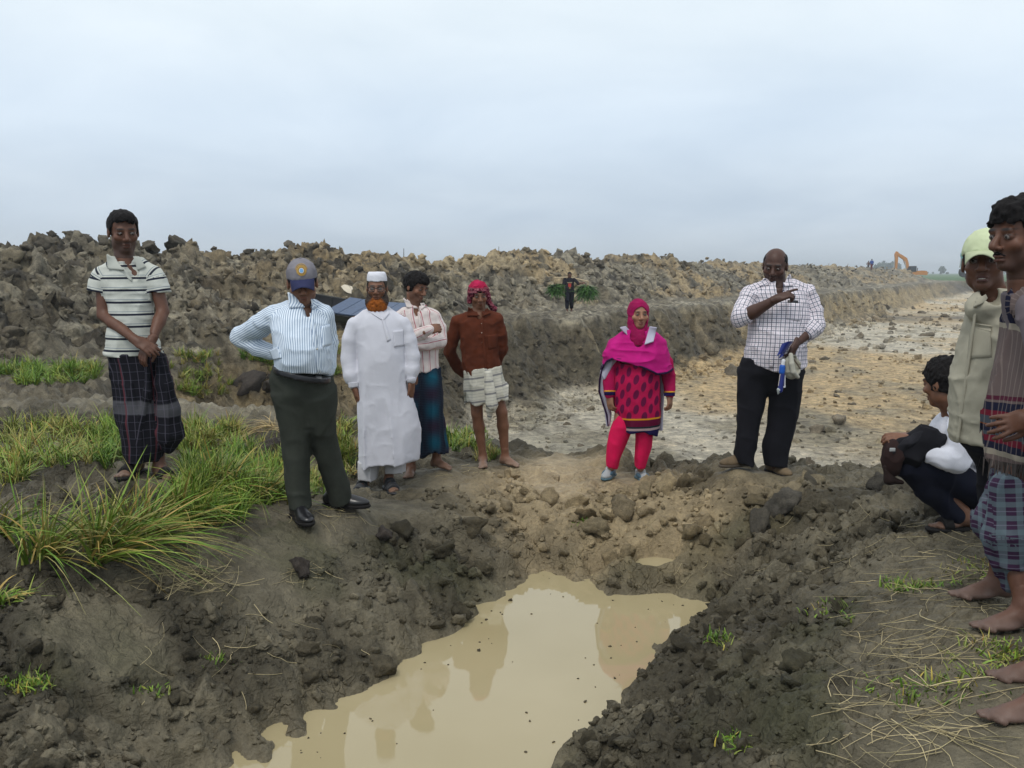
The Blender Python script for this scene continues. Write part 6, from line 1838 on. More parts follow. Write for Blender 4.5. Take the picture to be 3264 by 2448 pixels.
        for k in (-1, 1):
            c0 = q * v3(1, 1, 0) + v3(0, 0, z + .04) + dn * .06 + an * .036 * k
            fl = [ell(c0, (.07, .012, .022), np.stack([dn, an, v3(0, 0, 1)]))]; ff = Field.around(fl, .005, .01); ff.adds(fl); p.field('side_panel', ff, mb, u_, uv=False)
    return p

# ------------------------------------------------------------------ 7: checked shirt, pointing, papers in hand
def person_check():
    K, d = K5, D7
    p = Fig(K, d, 'balding man in white checked shirt and black trousers pointing one finger', 'deep')
    p.base_at(7); A = p.at
    s1, s2 = SOLES[7]; z1, z2 = s1[0].at(*s1[1:])[2], s2[0].at(*s2[1:])[2]
    H = Head(A(405, 188), yaw=-24, pitch=14, roll=-3, scale=1.10)
    J = dict(pelvis=A(380, 860), chest=A(430, 500), neck=A(430, 312), shL=A(238, 365), elL=A(192, 535, -.12), wrL=A(412, 412, -.27), shR=A(615, 355), elR=A(680, 590, -.06), wrR=A(540, 715, -.20),
             hpL=A(290, 920), knL=A(225, 1200), anL=A(205, 1500), hpR=A(470, 920), knR=A(460, 1200), anR=A(405, 1540))
    p.body(J, H, dict(girth=1.22, jaw=1.15, cheek=1.1, nose=1.15, eye=.55, stubble=.35, gaze=(-.3, -.5), handL=dict(d=A(470, 390, -.28) - A(412, 412, -.27), n=(.1, .5, -.85), side=1, curl=1.0, point=True, spread=.04, scale=1.08), handR=dict(d=(-.35, -.2, -.9), n=(-.7, .7, .1), side=1, curl=.9, scale=1.08)))
    f = Field(H.c - .16, H.c + .16, .0045)
    f.add(H.E((0, -.016, .030), (.079, .098, .078)))
    f.clip(lambda P: np.maximum(-.012 - H.l(P)[..., 2] + .05 * sstep(-.02, .02, H.l(P)[..., 1]), np.maximum(H.l(P)[..., 1] - .035, .058 - np.abs(H.l(P)[..., 0]) - .09 * sstep(-.04, -.07, H.l(P)[..., 1]))) * H.s)
    f.clip(lambda P: (H.l(P)[..., 2] - .092) * H.s); f.shift(lambda P: .003 * noise3(P * 70.))
    p.field('hair', f, M_HAIR, uv=False)
    t = NT('window_check', .9, .12)
    u, v, w = uvp(t)
    base = t.ramp(t.noise(9., 3, .6, t.obj()), [(.3, (.62, .60, .64)), (.7, (.72, .70, .74))])
    c = t.mix(t.math('MULTIPLY', t.math('MAXIMUM', lines(t, u, .0296, .004, .5), lines(t, v, .0296, .004, .5)), .30), base, (.45, .20, .28))
    c = t.mix(t.math('MULTIPLY', t.math('MAXIMUM', lines(t, u, .0296, .0046), lines(t, v, .0296, .0046)), .92), c, (.022, .028, .075))
    t.color(c); weave(t)
    tor = [p.yoke((350, 330), (240, 378), .062, .066), p.yoke((520, 330), (612, 368), .062, .066), tube(p.st([(300, 355, 515, .085), (335, 285, 580, .11), (375, 244, 620, .135), (420, 234, 640, .15), (500, 234, 636, .165, -.02), (600, 225, 620, .178, -.04), (700, 216, 616, .185, -.045), (800, 208, 610, .180, -.04), (900, 208, 604, .175, -.035)]))]
    arm = p.cone([(238, 378), (195, 470, -.05), (172, 535, -.10)], [.066, .070, .070], 1) + p.cone([(172, 535, -.11), (205, 528, -.13)], [.068, .062], 1) + p.cone([(615, 368), (665, 500, -.02), (682, 585, -.06)], [.066, .070, .068], 2) + p.cone([(682, 588, -.06), (635, 640, -.12)], [.066, .058], 2)
    f = Field.around(tor + arm, .0094, .03); f.adds(tor, .03); f.adds(arm, .015)
    xs = [A(q, 860)[0] for q in (200, 225, 300, 345, 440, 560, 612)]; zs = [A(300, q)[2] for q in (805, 835, 872, 885, 888, 868, 840)]
    f.clip(lambda P: np.interp(P[..., 0], xs, zs) - P[..., 2])
    f.sub(ell(A(435, 335, -.10), (.036, .07, .060)), .004); f.sub(rcone(A(430, 312), A(420, 220), .072, .085), .003)
    f.shift(folds(.0075, 7, 7, 8, 15.)); f.shift(folds(.0035, 17, 17, 17, 3.))
    sh = p.field('shirt', f, t.m)
    cl = NT('check_collar', .9, .12); cl.color((.64, .62, .66)); 
    p.patch(f, [(325, 268), (355, 290), (365, 320), (300, 332)], 'collar', t.m, sh, off=.014, thick=.012); p.patch(f, [(485, 262), (500, 240), (524, 325), (462, 332)], 'collar', t.m, sh, off=.014, thick=.012)
    p.patch(f, [(415, 350), (450, 342), (440, 358), (425, 362)], 'undershirt', cloth('blue_vest', (.02, .05, .22)).m, sh, 4, 3, off=.003)
    p.patch(f, [(385, 420), (410, 420), (392, 880), (366, 880)], 'placket', t.m, sh, 2, 18, off=.004); 
    po = p.patch(f, [(490, 432), (580, 445), (575, 560), (480, 550)], 'pocket', t.m, sh, off=.005); p.patch(f, [(490, 420), (560, 422), (560, 440), (490, 436)], 'phone', plain('phone_black', (.012, .012, .016), .3), sh, 4, 3, off=.006, thick=.006)
    p.buttons(f, [(392, 470), (388, 540), (386, 610), (382, 680), (378, 760), (376, 830)], M_BUTTON, sh)
    t = cloth('black_trousers', (.0085, .0085, .012), .25)
    hip = [tube(p.st([(815, 182, 600, .165, -.02), (900, 165, 592, .16, -.01), (970, 200, 540, .12), (1040, 280, 460, .06)]))]
    lg = [tube(p.st([(900, 165, 380, .125), (980, 146, 360, .122), (1100, 148, 332, .115), (1200, 145, 306, .108), (1300, 144, 291, .105), (1400, 131, 281, .105), (1460, 122, 262, .105), (1520, 140, 256, .105)])), tube(p.st([(900, 340, 590, .125), (980, 362, 580, .122), (1100, 365, 570, .115), (1200, 362, 546, .108), (1300, 352, 524, .105), (1380, 328, 500, .105), (1460, 326, 480, .105), (1540, 338, 472, .105)]))]
    f2 = Field.around(hip + lg, .0105, .03); f2.adds(hip); f2.adds(lg, .03); f2.shift(folds(.005, 6, 6, 9, 7.)); f2.shift(folds(.009, 6, 6, 1.8, 17.))
    p.field('trousers', f2, t.m)
    mt = plain('muddy_shoe', (.13, .095, .058), .85, .2, .3)
    shoe(p, 'shoe', A(195, 1500, .04), (-.95, -.35), z1, 1.05, mt, plain('muddy_sole', (.07, .055, .04), .9), .09); shoe(p, 'shoe', A(395, 1555, .06), (.35, -1.0), z2, 1.05, mt, None, .09)
    # things in the hand
    M_PAP, M_BLU = plain('paper_white', (.62, .63, .66), .6), plain('card_blue', (.012, .022, .16), .35)
    h = A(505, 760, -.30)
    r = empty('rolled_booklet', A(470, 730, -.30)); tag(r, 'blue and white booklet curled in the hand of the checked-shirt man', 'booklet')
    n, m_ = 18, 8; Vt, Vb = [], []
    for i in range(n + 1):
        a = -2.3 + 4.1 * i / n
        for j in range(m_ + 1):
            w_ = j / m_
            cx, cy = 480 - 45 * w_, 715 + 85 * w_
            q = A(cx + 44 * math.cos(a) * (1 - .3 * w_), cy - 24 * math.cos(a) * .6 + 12 * math.sin(a), -.29 + .05 * math.sin(a))
            Vt.append(q - r.location); Vb.append(q - r.location + v3(0, .004, -.002))
    ix = lambda i, j: i * (m_ + 1) + j
    F = np.array([[ix(i, j), ix(i + 1, j), ix(i + 1, j + 1), ix(i, j + 1)] for i in range(n) for j in range(m_)])
    link('cover', raw_mesh('cover', np.array(Vt), F), r, M_BLU); link('page', raw_mesh('page', np.array(Vb) * .99 + v3(0, .003, 0), F), r, M_PAP)
    r = empty('held_pen', A(440, 960, -.31)); tag(r, 'blue and white pen-shaped tool with pointed tip held below the booklet', 'pen')
    o_ = np.array(r.location)
    for nm, a, b, r0, r1, mt_ in (('barrel', (462, 830), (455, 880), .014, .014, M_PAP), ('collar', (455, 872), (452, 905), .021, .021, plain('bright_blue', (.01, .09, .42), .4)), ('barrel', (452, 900), (438, 1000), .013, .013, plain('cream', (.55, .5, .42), .5)), ('sleeve', (455, 920), (440, 1030), .018, .019, M_BLU), ('tip', (434, 1028), (424, 1058), .019, .003, plain('grey_tip', (.35, .38, .38), .5)), ('clip', (472, 930), (472, 1005), .005, .005, M_PAP), ('clip', (472, 1008), (446, 1006), .006, .006, M_PAP)):
        ps = [rcone(A(*a, -.31), A(*b, -.31), r0, r1)]; ff = Field.around(ps, .0045, .01); ff.adds(ps); V, F = ff.mesh(); link(nm, raw_mesh(nm, V - o_, F), r, mt_)
    r = empty('cream_hat', A(530, 880, -.28)); tag(r, 'cream cloth hat with curled brim dangling from the hand holding the booklet', 'hat'); o_ = np.array(r.location)
    ps = [ell(A(520, 870, -.27), (.062, .045, .088))]; ff = Field.around(ps, .005, .02); ff.adds(ps); ff.sub(ell(A(545, 855, -.30), (.045, .05, .075)), .006); ff.shift(folds(.004, 14, 14, 14, 2.)); V, F = ff.mesh(); link('crown', raw_mesh('crown', V - o_, F), r, cloth('cream_cap', (.36, .35, .29)).m)
    ps = chain([A(512, 790, -.31), A(518, 850, -.33), A(530, 905, -.33), A(560, 940, -.31)], [.016, .018, .018, .014]); ff = Field.around(ps, .005, .02); ff.adds(ps, .005); V, F = ff.mesh(); link('brim', raw_mesh('brim', V - o_, F), r, cloth('cream_brim', (.40, .39, .33)).m)
    ps = chain([A(535, 820, -.30), A(575, 880, -.28)], [.006, .006]); ff = Field.around(ps, .004, .02); ff.adds(ps); V, F = ff.mesh(); link('strap', raw_mesh('strap', V - o_, F), r, cloth('tan_strap', (.16, .13, .10)).m)
    return p
# ------------------------------------------------------------------ 8: squatting man, seen from behind his shoulder
def person_squat():
    K, d = K7, D8
    p = Fig(K, d, 'squatting man in white shirt and navy trousers looking away over the pit', 'mid')
    p.base_at(8); A = p.at
    s1, s2 = SOLES[8]; z1, z2 = s1[0].at(*s1[1:])[2], s2[0].at(*s2[1:])[2]
    H = Head(A(382, 152, .05), yaw=-152, pitch=8, scale=1.12)
    J = dict(pelvis=A(500, 540, .12), chest=A(455, 350, .10), neck=A(418, 258, .08), shL=A(440, 310, -.08), elL=A(435, 450, -.12), wrL=A(245, 372, -.08), shR=A(430, 310, .24), elR=A(330, 420, .26), wrR=A(235, 362, .08),
             hpL=A(490, 545, .02), knL=A(232, 462, -.04), anL=A(425, 670, -.02), hpR=A(505, 545, .2), knR=A(250, 455, .22), anR=A(500, 650, .2))
    J['anL'] = v3(*A(452, 690, 0)[:2], z1 + .09); J['anR'] = v3(*A(520, 680, .2)[:2], z2 + .09)
    p.body(J, H, dict(girth=.9, tw=.75, tyaw=-70, handL=dict(d=(-1, .1, .12), n=(0, .6, -.8), side=-1, curl=.6), handR=dict(d=(-1, -.25, .05), n=(0, -.6, -.7), side=1, curl=.5), footL=((-1, -.15), z1), footR=((-1, -.1), z2), dust=(.10, .07, .055)))
    p.hair(H, line=.06, thick=.020, rough=.012, side=-.02, back=-.060)
    t = cloth('white_shirt', (.70, .71, .78), .05)
    tor = [tube([(A(418, 262, .08), .075, .07), (A(432, 300, .08), .17, .11), (A(460, 370, .10), .185, .13), (A(490, 470, .12), .175, .13), (A(505, 550, .12), .175, .135)], (.35, -.93, 0), (-.93, -.35, 0))]
    arm = p.cone([(442, 315, -.08), (445, 400, -.12), (428, 455, -.13)], [.060, .066, .062], 1) + p.cone([(428, 455, -.13), (380, 445, -.13), (330, 425, -.11)], [.062, .056, .052], 1) + p.cone([(430, 315, .24), (340, 420, .26)], [.06, .05], 2)
    f = Field.around(tor + arm, .008, .03); f.adds(tor, .02); f.adds(arm, .03); f.sub(rcone(A(416, 255, .08), A(400, 190, .06), .063, .075), .003)
    f.shift(folds(.007, 8, 8, 9, 5.)); f.shift(folds(.003, 18, 18, 18, 3.))
    sh = p.field('shirt', f, t.m)
    p.patch(f, [(392, 262), (416, 232), (424, 290), (412, 300)], 'collar', t.m, sh, off=.010, thick=.012)
    t = cloth('navy_trousers', (.0085, .010, .020), .25)
    lg = p.cone([(500, 560, .03), (360, 505, -.03), (235, 465, -.05)], [.105, .090, .070]) + p.cone([(235, 468, -.05), (330, 575, -.03), (425, 668, -.01)], [.068, .066, .052]) + p.cone([(505, 560, .2), (250, 460, .22)], [.105, .07]) + p.cone([(250, 460, .22), (495, 660, .2)], [.068, .05]) + p.cone([(480, 560, .1), (530, 580, .14)], [.13, .13])
    f = Field.around(lg, .008, .03); f.adds(lg, .025); f.shift(folds(.008, 7, 7, 7, 7.))
    p.field('trousers', f, t.m)
    sandal(p, J['anL'], (-1, -.15), z1, M_SOLE, 1.05, 1); sandal(p, J['anR'], (-1, -.1), z2, M_SOLE, 1.05, 1)
    # jacket over his knees and cap in his hands: things of their own
    r = empty('folded_jacket', A(280, 400, -.05)); tag(r, 'black jacket bundled over the knees of the squatting man', 'jacket'); o_ = np.array(r.location)
    ps = p.cone([(365, 385, -.06), (300, 378, -.07), (215, 400, -.08)], [.055, .075, .050]) + p.cone([(340, 420, -.06), (260, 430, -.09), (200, 415, -.08)], [.05, .055, .04]) + p.cone([(330, 385, .12), (230, 400, .14)], [.06, .06])
    f = Field.around(ps, .008, .03); f.adds(ps, .03); f.shift(folds(.013, 9, 9, 9, 3.)); V, F = f.mesh(); b_ = link('cloth_bundle', raw_mesh('cloth_bundle', V - o_, F), r, cloth('black_jacket', (.010, .010, .013), .3).m)
    ps = p.cone([(300, 345, -.10), (235, 385, -.13), (190, 420, -.12)], [.022, .026, .022]); f = Field.around(ps, .007, .03); f.adds(ps, .01); f.shift(folds(.006, 12, 12, 12, 8.)); V, F = f.mesh(); link('lapel', raw_mesh('lapel', V - o_, F), r, cloth('black_lapel', (.016, .016, .020), .3).m)
    r = empty('brown_cap', A(180, 460, -.09)); tag(r, 'dark brown peaked cap hanging from the hands of the squatting man', 'cap'); o_ = np.array(r.location)
    ps = [ell(A(180, 440, -.07), (.055, .085, .105))]; f = Field.around(ps, .006, .03); f.adds(ps); f.sub(ell(A(205, 440, -.07), (.045, .075, .10)), .005); f.shift(folds(.004, 14, 14, 14, 2.)); V, F = f.mesh(); link('crown', raw_mesh('crown', V - o_, F), r, cloth('brown_felt', (.026, .014, .013)).m)
    ps = p.cone([(150, 480, -.09), (165, 528, -.10), (215, 538, -.10)], [.014, .022, .012]) + p.cone([(150, 480, -.02), (165, 528, -.02), (215, 538, -.02)], [.014, .022, .012]); f = Field.around(ps, .006, .03); f.adds(ps, .03); V, F = f.mesh(); link('peak', raw_mesh('peak', V - o_, F), r, cloth('brown_peak', (.018, .011, .010)).m)
    ps = [rbox(A(178, 410, -.155), (.016, .002, .011), .002)]; f = Field.around(ps, .004, .01); f.adds(ps); V, F = f.mesh(); link('cap_label', raw_mesh('cap_label', V - o_, F), r, plain('label_pale', (.35, .36, .36), .7))
    return p

# ------------------------------------------------------------------ 9: linen shirt and pale green cap
def person_linen():
    K, d = K6, D9
    p = Fig(K, d, 'man in pale green cap and beige linen shirt frowning with parted lips', 'dark')
    A = p.at
    fz = .24
    base = v3(2.40, D9 + .15, fz); p.root.location = base; p.off = base
    H = Head(A(698, 440), yaw=-33, pitch=-4, roll=2, scale=1.12)
    J = dict(pelvis=A(690, 1330), chest=A(745, 850), neck=A(770, 640), shL=A(740, 740, -.02), elL=A(740, 1050, .03), wrL=A(740, 1240, .05), shR=A(905, 690, .05), elR=A(890, 1010, .1), wrR=A(765, 1150, -.02),
             hpL=A(660, 1350), knL=v3(2.24, D9 + .05, .75), anL=v3(2.34, D9 + .15, fz + .09), hpR=A(740, 1350), knR=v3(2.38, D9 + .05, .75), anR=v3(2.50, D9 + .2, fz + .09))
    p.body(J, H, dict(girth=1.0, tw=.66, tyaw=-40, jaw=1.08, nose=1.25, eye=.75, gaze=(-.2, 0), stubble=.15, hh=.0044, lip=(.055, .022, .022), handR=dict(d=(-.55, -.2, -.8), n=(-.6, .7, 0), side=1, curl=.6), footL=((.2, -1), fz), footR=((.2, -1), fz)))
    p.hair(H, line=.05, thick=.006, rough=.003, side=-.02)
    # parted lips with teeth
    V, F = uv_ball(H.w(0, .0885, -.0668), np.array((.013, .004, .0042)) * H.s, H.M, '', None, None, 10, 6); p.part('teeth', V, F, plain('teeth', (.45, .42, .36), .3))
    t = cloth('green_cap', (.50, .56, .36), .10); cb = cloth('cap_peak', (.40, .44, .29), .12)
    cap_on(p, H, t.m, cb.m, fwd=.082, droop=.020)
    t = cloth('beige_linen', (.345, .325, .255), .10, .9)
    tor = [p.yoke((735, 650), (690, 700, -.06), .07, .07), p.yoke((800, 640), (905, 690, .02), .07, .07), tube(p.st([(610, 715, 850, .09), (650, 660, 900, .12), (720, 628, 925, .145), (800, 604, 915, .155), (900, 570, 900, .165), (1000, 548, 890, .17), (1100, 528, 880, .175), (1200, 519, 850, .175), (1300, 519, 830, .172), (1400, 523, 810, .168), (1510, 532, 790, .165)]))]
    arm = p.cone([(905, 695, .02), (920, 850, .04), (890, 1010, .08)], [.066, .072, .068], 1) + p.cone([(890, 1010, .08), (800, 1110, .0)], [.066, .050], 1)
    f = Field.around(tor + arm, .009, .03); f.adds(tor, .03); f.adds(arm, .015)
    a_, b_ = A(530, 1498), A(760, 1470)
    f.clip(lambda P: (a_[2] + (b_[2] - a_[2]) * (P[..., 0] - a_[0]) / (b_[0] - a_[0])) - P[..., 2])
    f.sub(ell(A(745, 625, -.10), (.045, .075, .065)), .004); f.sub(rcone(A(770, 640), A(730, 520), .070, .085), .003)
    f.shift(folds(.0065, 6, 6, 8, 11.)); f.shift(folds(.005, 4, 4, 12, 25.)); f.shift(folds(.003, 18, 18, 18, 3.))
    sh = p.field('linen_shirt', f, t.m)
    p.patch(f, [(690, 628), (820, 560), (900, 545), (745, 665)], 'collar', t.m, sh, off=.016, thick=.012); p.patch(f, [(655, 655), (690, 630), (700, 650), (645, 705)], 'collar', t.m, sh, off=.012, thick=.012)
    p.patch(f, [(618, 800), (735, 838), (740, 995), (600, 1000)], 'pocket', t.m, sh, off=.005); p.patch(f, [(628, 785), (742, 805), (735, 850), (625, 820)], 'pocket_flap', t.m, sh, off=.008)
    p.patch(f, [(640, 715), (655, 712), (548, 1495), (530, 1495)], 'placket', t.m, sh, 2, 20, off=.005)
    ps = p.cone([(808, 1075, -.02), (792, 1110, -.03)], [.058, .052]); f = Field.around(ps, .007, .02); f.adds(ps); f.shift(folds(.004, 14, 14, 14, 2.)); p.field('rolled_cuff', f, cloth('cream_cuff', (.46, .42, .28)).m, sh, uv=False)
    t = cloth('dark_trousers', (.0085, .009, .013), .25)
    lg = [tube([(A(655, 1425), .085, .12), (v3(2.24, D9 + .05, .75), .10, .10), (v3(2.34, D9 + .15, fz + .08), .08, .08)]), tube([(A(730, 1425), .12, .13), (v3(2.38, D9 + .05, .75), .10, .10), (v3(2.50, D9 + .2, fz + .08), .08, .08)])]
    f = Field.around(lg, .009, .03); f.adds(lg, .02); f.shift(folds(.007, 6, 6, 12, 7.)); p.field('trousers', f, t.m)
    return p

# ------------------------------------------------------------------ 10: man with a striped shawl in profile
def person_shawl():
    K, d = K6, D10
    p = Fig(K, d, 'barefoot man in profile with striped woven shawl over his shoulder and purple checked wrap', 'dark')
    p.base_at(10); A = p.at
    s1, s2 = SOLES[10]; z1, z2 = s1[0].at(*s1[1:])[2], s2[0].at(*s2[1:])[2]
    B = lambda x, y, dy=0: K7.at(x, y, d + dy)
    H = Head(A(905, 285), yaw=-74, pitch=3, scale=1.14)
    J = dict(pelvis=B(720, 420), chest=A(1070, 880), neck=A(945, 590, .02), shL=A(985, 700, -.17), elL=A(1060, 1050, -.26), wrL=A(965, 1345, -.31), shR=A(985, 700, .20), elR=A(1010, 1050, .22), wrR=A(960, 1250, .2),
             hpL=B(705, 480, -.06), knL=B(650, 720, -.1), anL=v3(*B(690, 1050, 3.2 - d)[:2], z2 + .095), hpR=B(705, 480, .06), knR=B(610, 700, .1), anR=v3(*B(590, 950, 3.52 - d)[:2], z1 + .095))
    p.body(J, H, dict(girth=1.0, tyaw=-90, nose=1.15, eye=.8, stubble=.5, hh=.0044, fs=1.05, leg=.95, handL=dict(d=(-.9, -.1, -.25), n=(.1, .9, -.2), side=1, curl=.5, spread=.3), footL=((-1, -.10), z2), footR=((-1, -.05), z1), dust=(.15, .115, .10)))
    p.hair(H, line=.055, thick=.018, rough=.012, front=.016, side=-.03, back=-.05)
    # moustache
    f = Field(H.w(0, .09, -.05) - .05, H.w(0, .09, -.05) + .05, .0035)
    for k in (-1, 1): f.add(H.C((k * .002, .0935, -.0505), (k * .024, .083, -.058), .0055, .003), .004)
    f.shift(lambda P: .0015 * noise3(P * 150)); p.field('moustache', f, M_HAIR, uv=False)
    t = cloth('grey_shirt', (.13, .11, .12))
    tor = [tube([(A(960, 610, .02), .10, .09), (A(1020, 700), .17, .10), (A(1065, 880), .18, .115), (B(735, 430), .17, .12), (B(725, 520), .17, .12)], (0, -1, 0), (-1, 0, 0))]
    arm = chain([J['shL'], J['elL'], A(1000, 1290, -.30)], [.062, .055, .042]) + chain([J['shR'], J['elR'], J['wrR']], [.062, .055, .042])
    f = Field.around(tor + arm, .009, .03); f.adds(tor); f.adds(arm, .02); f.sub(rcone(A(948, 590, .02), A(930, 480, .02), .066, .08), .003); f.shift(folds(.006, 8, 8, 8, 2.)); p.field('shirt', f, t.m)
    # shawl: hangs from the shoulder in soft vertical folds, fringe at the end
    t = NT('woven_shawl', .92, .12)
    u, v, w = uvp(t)
    top = A(900, 640)[2]
    L = top - A(760, 1600)[2]
    zz = lambda y: (top - A(800, y)[2]) / L
    taupe, navy, mar, grey, crm = (.125, .095, .090), (.012, .013, .030), (.115, .010, .022), (.045, .055, .070), (.27, .24, .19)
    stops = [(0, navy), (zz(700), mar), (zz(740), navy), (zz(800), crm), (zz(830), taupe), (zz(1215), (.07, .015, .03)), (zz(1240), taupe), (zz(1255), navy), (zz(1305), mar), (zz(1345), grey), (zz(1390), (.16, .05, .02)), (zz(1396), navy), (zz(1430), grey), (zz(1450), mar), (zz(1490), navy), (zz(1535), crm), (zz(1570), taupe), (1, taupe)]
    stops = sorted(stops, key=lambda q: q[0])
    x = t.node('ShaderNodeValToRGB'); x.color_ramp.interpolation = 'CONSTANT'
    e = x.color_ramp.elements
    e[0].position, e[0].color = 0, stops[0][1] + (1,); e[1].position, e[1].color = 1, stops[-1][1] + (1,)
    for q, c_ in stops[1:-1]:
        y_ = e.new(min(max(q, .001), .999)); y_.color = c_ + (1,)
    nz = t.math('MULTIPLY', t.math('SUBTRACT', t.noise(6., 2, .5, t.obj()), .5), .06)
    t.l.new(t.math('ADD', t.math('DIVIDE', v, L), nz), x.inputs[0])
    c = t.mix(t.math('MULTIPLY', lines(t, u, .018, .003), .35), x.outputs[0], (.30, .25, .22)); t.color(c); weave(t)
    rows = [(640, 905, 1100, .17), (750, 888, 1110, .19), (850, 868, 1115, .20), (950, 845, 1110, .20), (1050, 820, 1100, .20), (1150, 795, 1090, .20), (1250, 768, 1080, .20), (1350, 750, 1070, .20), (1450, 745, 1060, .20), (1550, 750, 1055, .19), (1630, 760, 1050, .19)]
    sh_ = [p.yoke((945, 655, .05), (985, 690, -.16), .06, .06), tube(p.st(rows), n=2.2)]
    f = Field.around(sh_, .0075, .03); f.adds(sh_, .03)
    f.sub(rcone(A(948, 590, .02), A(930, 480, .02), .075, .09), .003)
    f.shift(folds(.020, 11, 11, .9, 6.)); f.shift(folds(.004, 16, 16, 6, 8.))
    so = p.field('shawl', f, t.m)
    n = 70; rr_ = np.random.default_rng(4); xs = np.linspace(778, 1050, n)
    zb = [A(q, 1628, -.15) for q in xs]; zb = np.array(zb)
    th = np.linspace(-1, 1, n); zb[:, 1] = d - .185 * np.sqrt(np.clip(1 - th ** 2, .02, 1))
    V, F, C = blades(zb + v3(0, 0, .01), unit(np.stack([rr_.normal(0, .12, n), rr_.normal(0, .12, n), -np.ones(n)], 1)), rr_.uniform(.05, .085, n), np.full(n, .006), np.zeros(n), np.tile(np.array((.055, .045, .045)), (n, 1)), 3)
    p.part('fringe', V, F, M_STRAW, so, C)
    t = NT('purple_check_wrap', .92, .12)
    u, v, w = uvp(t)
    base = t.ramp(t.noise(9., 3, .6, t.obj()), [(.3, (.028, .014, .034)), (.7, (.050, .024, .055))])
    c = t.mix(t.math('MULTIPLY', lines(t, u, .052, .020), .55), base, (.12, .17, .19)); c = t.mix(t.math('MULTIPLY', lines(t, v, .052, .020), .55), c, (.12, .17, .19)); c = t.mix(t.math('MULTIPLY', lines(t, v, .052, .003, .5), .5), c, (.20, .20, .26))
    t.color(c); weave(t)
    def row7(rows):
        out = []
        for y, a, b, dep in rows: P, Q = B(a, y), B(b, y); out.append(((P + Q) / 2, np.linalg.norm(P - Q) / 2, dep))
        return out
    g_ = [tube(row7([(430, 620, 770, .17), (510, 612, 775, .18), (600, 576, 785, .19), (690, 530, 795, .19), (740, 520, 800, .18), (800, 560, 800, .16)]))]
    tl = chain([B(640, 560, -.14), B(650, 750, -.15), B(655, 930, -.12)], [.05, .06, .045], 1) + chain([B(610, 560, -.12), B(590, 740, -.13), B(580, 860, -.1)], [.03, .035, .02], 2)
    g = Field.around(g_ + tl, .009, .03); g.adds(g_)
    x0, x1 = B(515, 720), B(610, 830)
    g.clip(lambda P: (x0[2] + (x1[2] - x0[2]) * np.clip((P[..., 0] - x0[0]) / (x1[0] - x0[0]), 0, 1.6)) - P[..., 2])
    g.adds(tl, .03)
    g.shift(folds(.016, 12, 12, 1.6, 4.)); g.shift(folds(.005, 9, 9, 9, 5.))
    p.field('checked_wrap', g, t.m)
    return p

# ------------------------------------------------------------------ 11: man whose feet alone come into the picture
def person_feet():
    K, d = K7, 2.75
    p = Fig(K, d, 'barefoot man in brown wrap standing beside the man in the striped shawl', 'dark')
    p.base_at(11); A = p.at
    s1, s2 = SOLES[11]; z1, z2 = s1[0].at(*s1[1:])[2], s2[0].at(*s2[1:])[2]
    a1, a2 = v3(*K.at(770, 1300, 2.85)[:2], z1 + .095), v3(*K.at(752, 1440, 2.6)[:2], z2 + .095)
    c = (a1 + a2) / 2; U = lambda x, y, z: v3(c[0] + x + .18, c[1] + y, z1 + z)
    H = Head(U(.02, 0, 1.53), yaw=-90, scale=1.0)
    J = dict(pelvis=U(.02, 0, .92), chest=U(.02, 0, 1.22), neck=U(.02, 0, 1.40), shL=U(.02, -.19, 1.36), elL=U(.04, -.24, 1.08), wrL=U(-.04, -.24, .84), shR=U(.02, .19, 1.36), elR=U(.04, .24, 1.08), wrR=U(-.04, .24, .84),
             hpL=U(.02, -.09, .9), knL=U(-.03, -.11, .5), anL=a2, hpR=U(.02, .09, .9), knR=U(-.03, .11, .5), anR=a1)
    p.body(J, H, dict(tyaw=-90, handL=dict(n=(0, 1, 0), side=1, curl=.4), handR=dict(n=(0, -1, 0), side=-1, curl=.4), footL=((-1, -.06), z2), footR=((-1, .05), z1), h=.012, dust=(.15, .115, .10)))
    p.hair(H)
    tor = [tube([(U(.02, 0, 1.42), .08, .09), (U(.02, 0, 1.34), .20, .11), (U(.02, 0, 1.1), .18, .125), (U(.02, 0, .84), .18, .13)], (0, -1, 0), (-1, 0, 0))]
    arm = chain([J['shL'], J['elL'], J['wrL']], [.06, .055, .045]) + chain([J['shR'], J['elR'], J['wrR']], [.06, .055, .045])
    f = Field.around(tor + arm, .012, .03); f.adds(tor); f.adds(arm, .02); p.field('shirt', f, cloth('dull_shirt', (.22, .22, .20)).m)
    g_ = [tube([(U(.02, 0, .90), .17, .13), (U(.02, 0, .6), .20, .12), (U(.0, 0, .26), .21, .12)], (0, -1, 0), (-1, 0, 0))]
    g = Field.around(g_, .012, .03); g.adds(g_); g.shift(folds(.014, 12, 12, 1.6, 4.)); p.field('wrap', g, cloth('brown_wrap', (.06, .04, .03)).m)
    return p

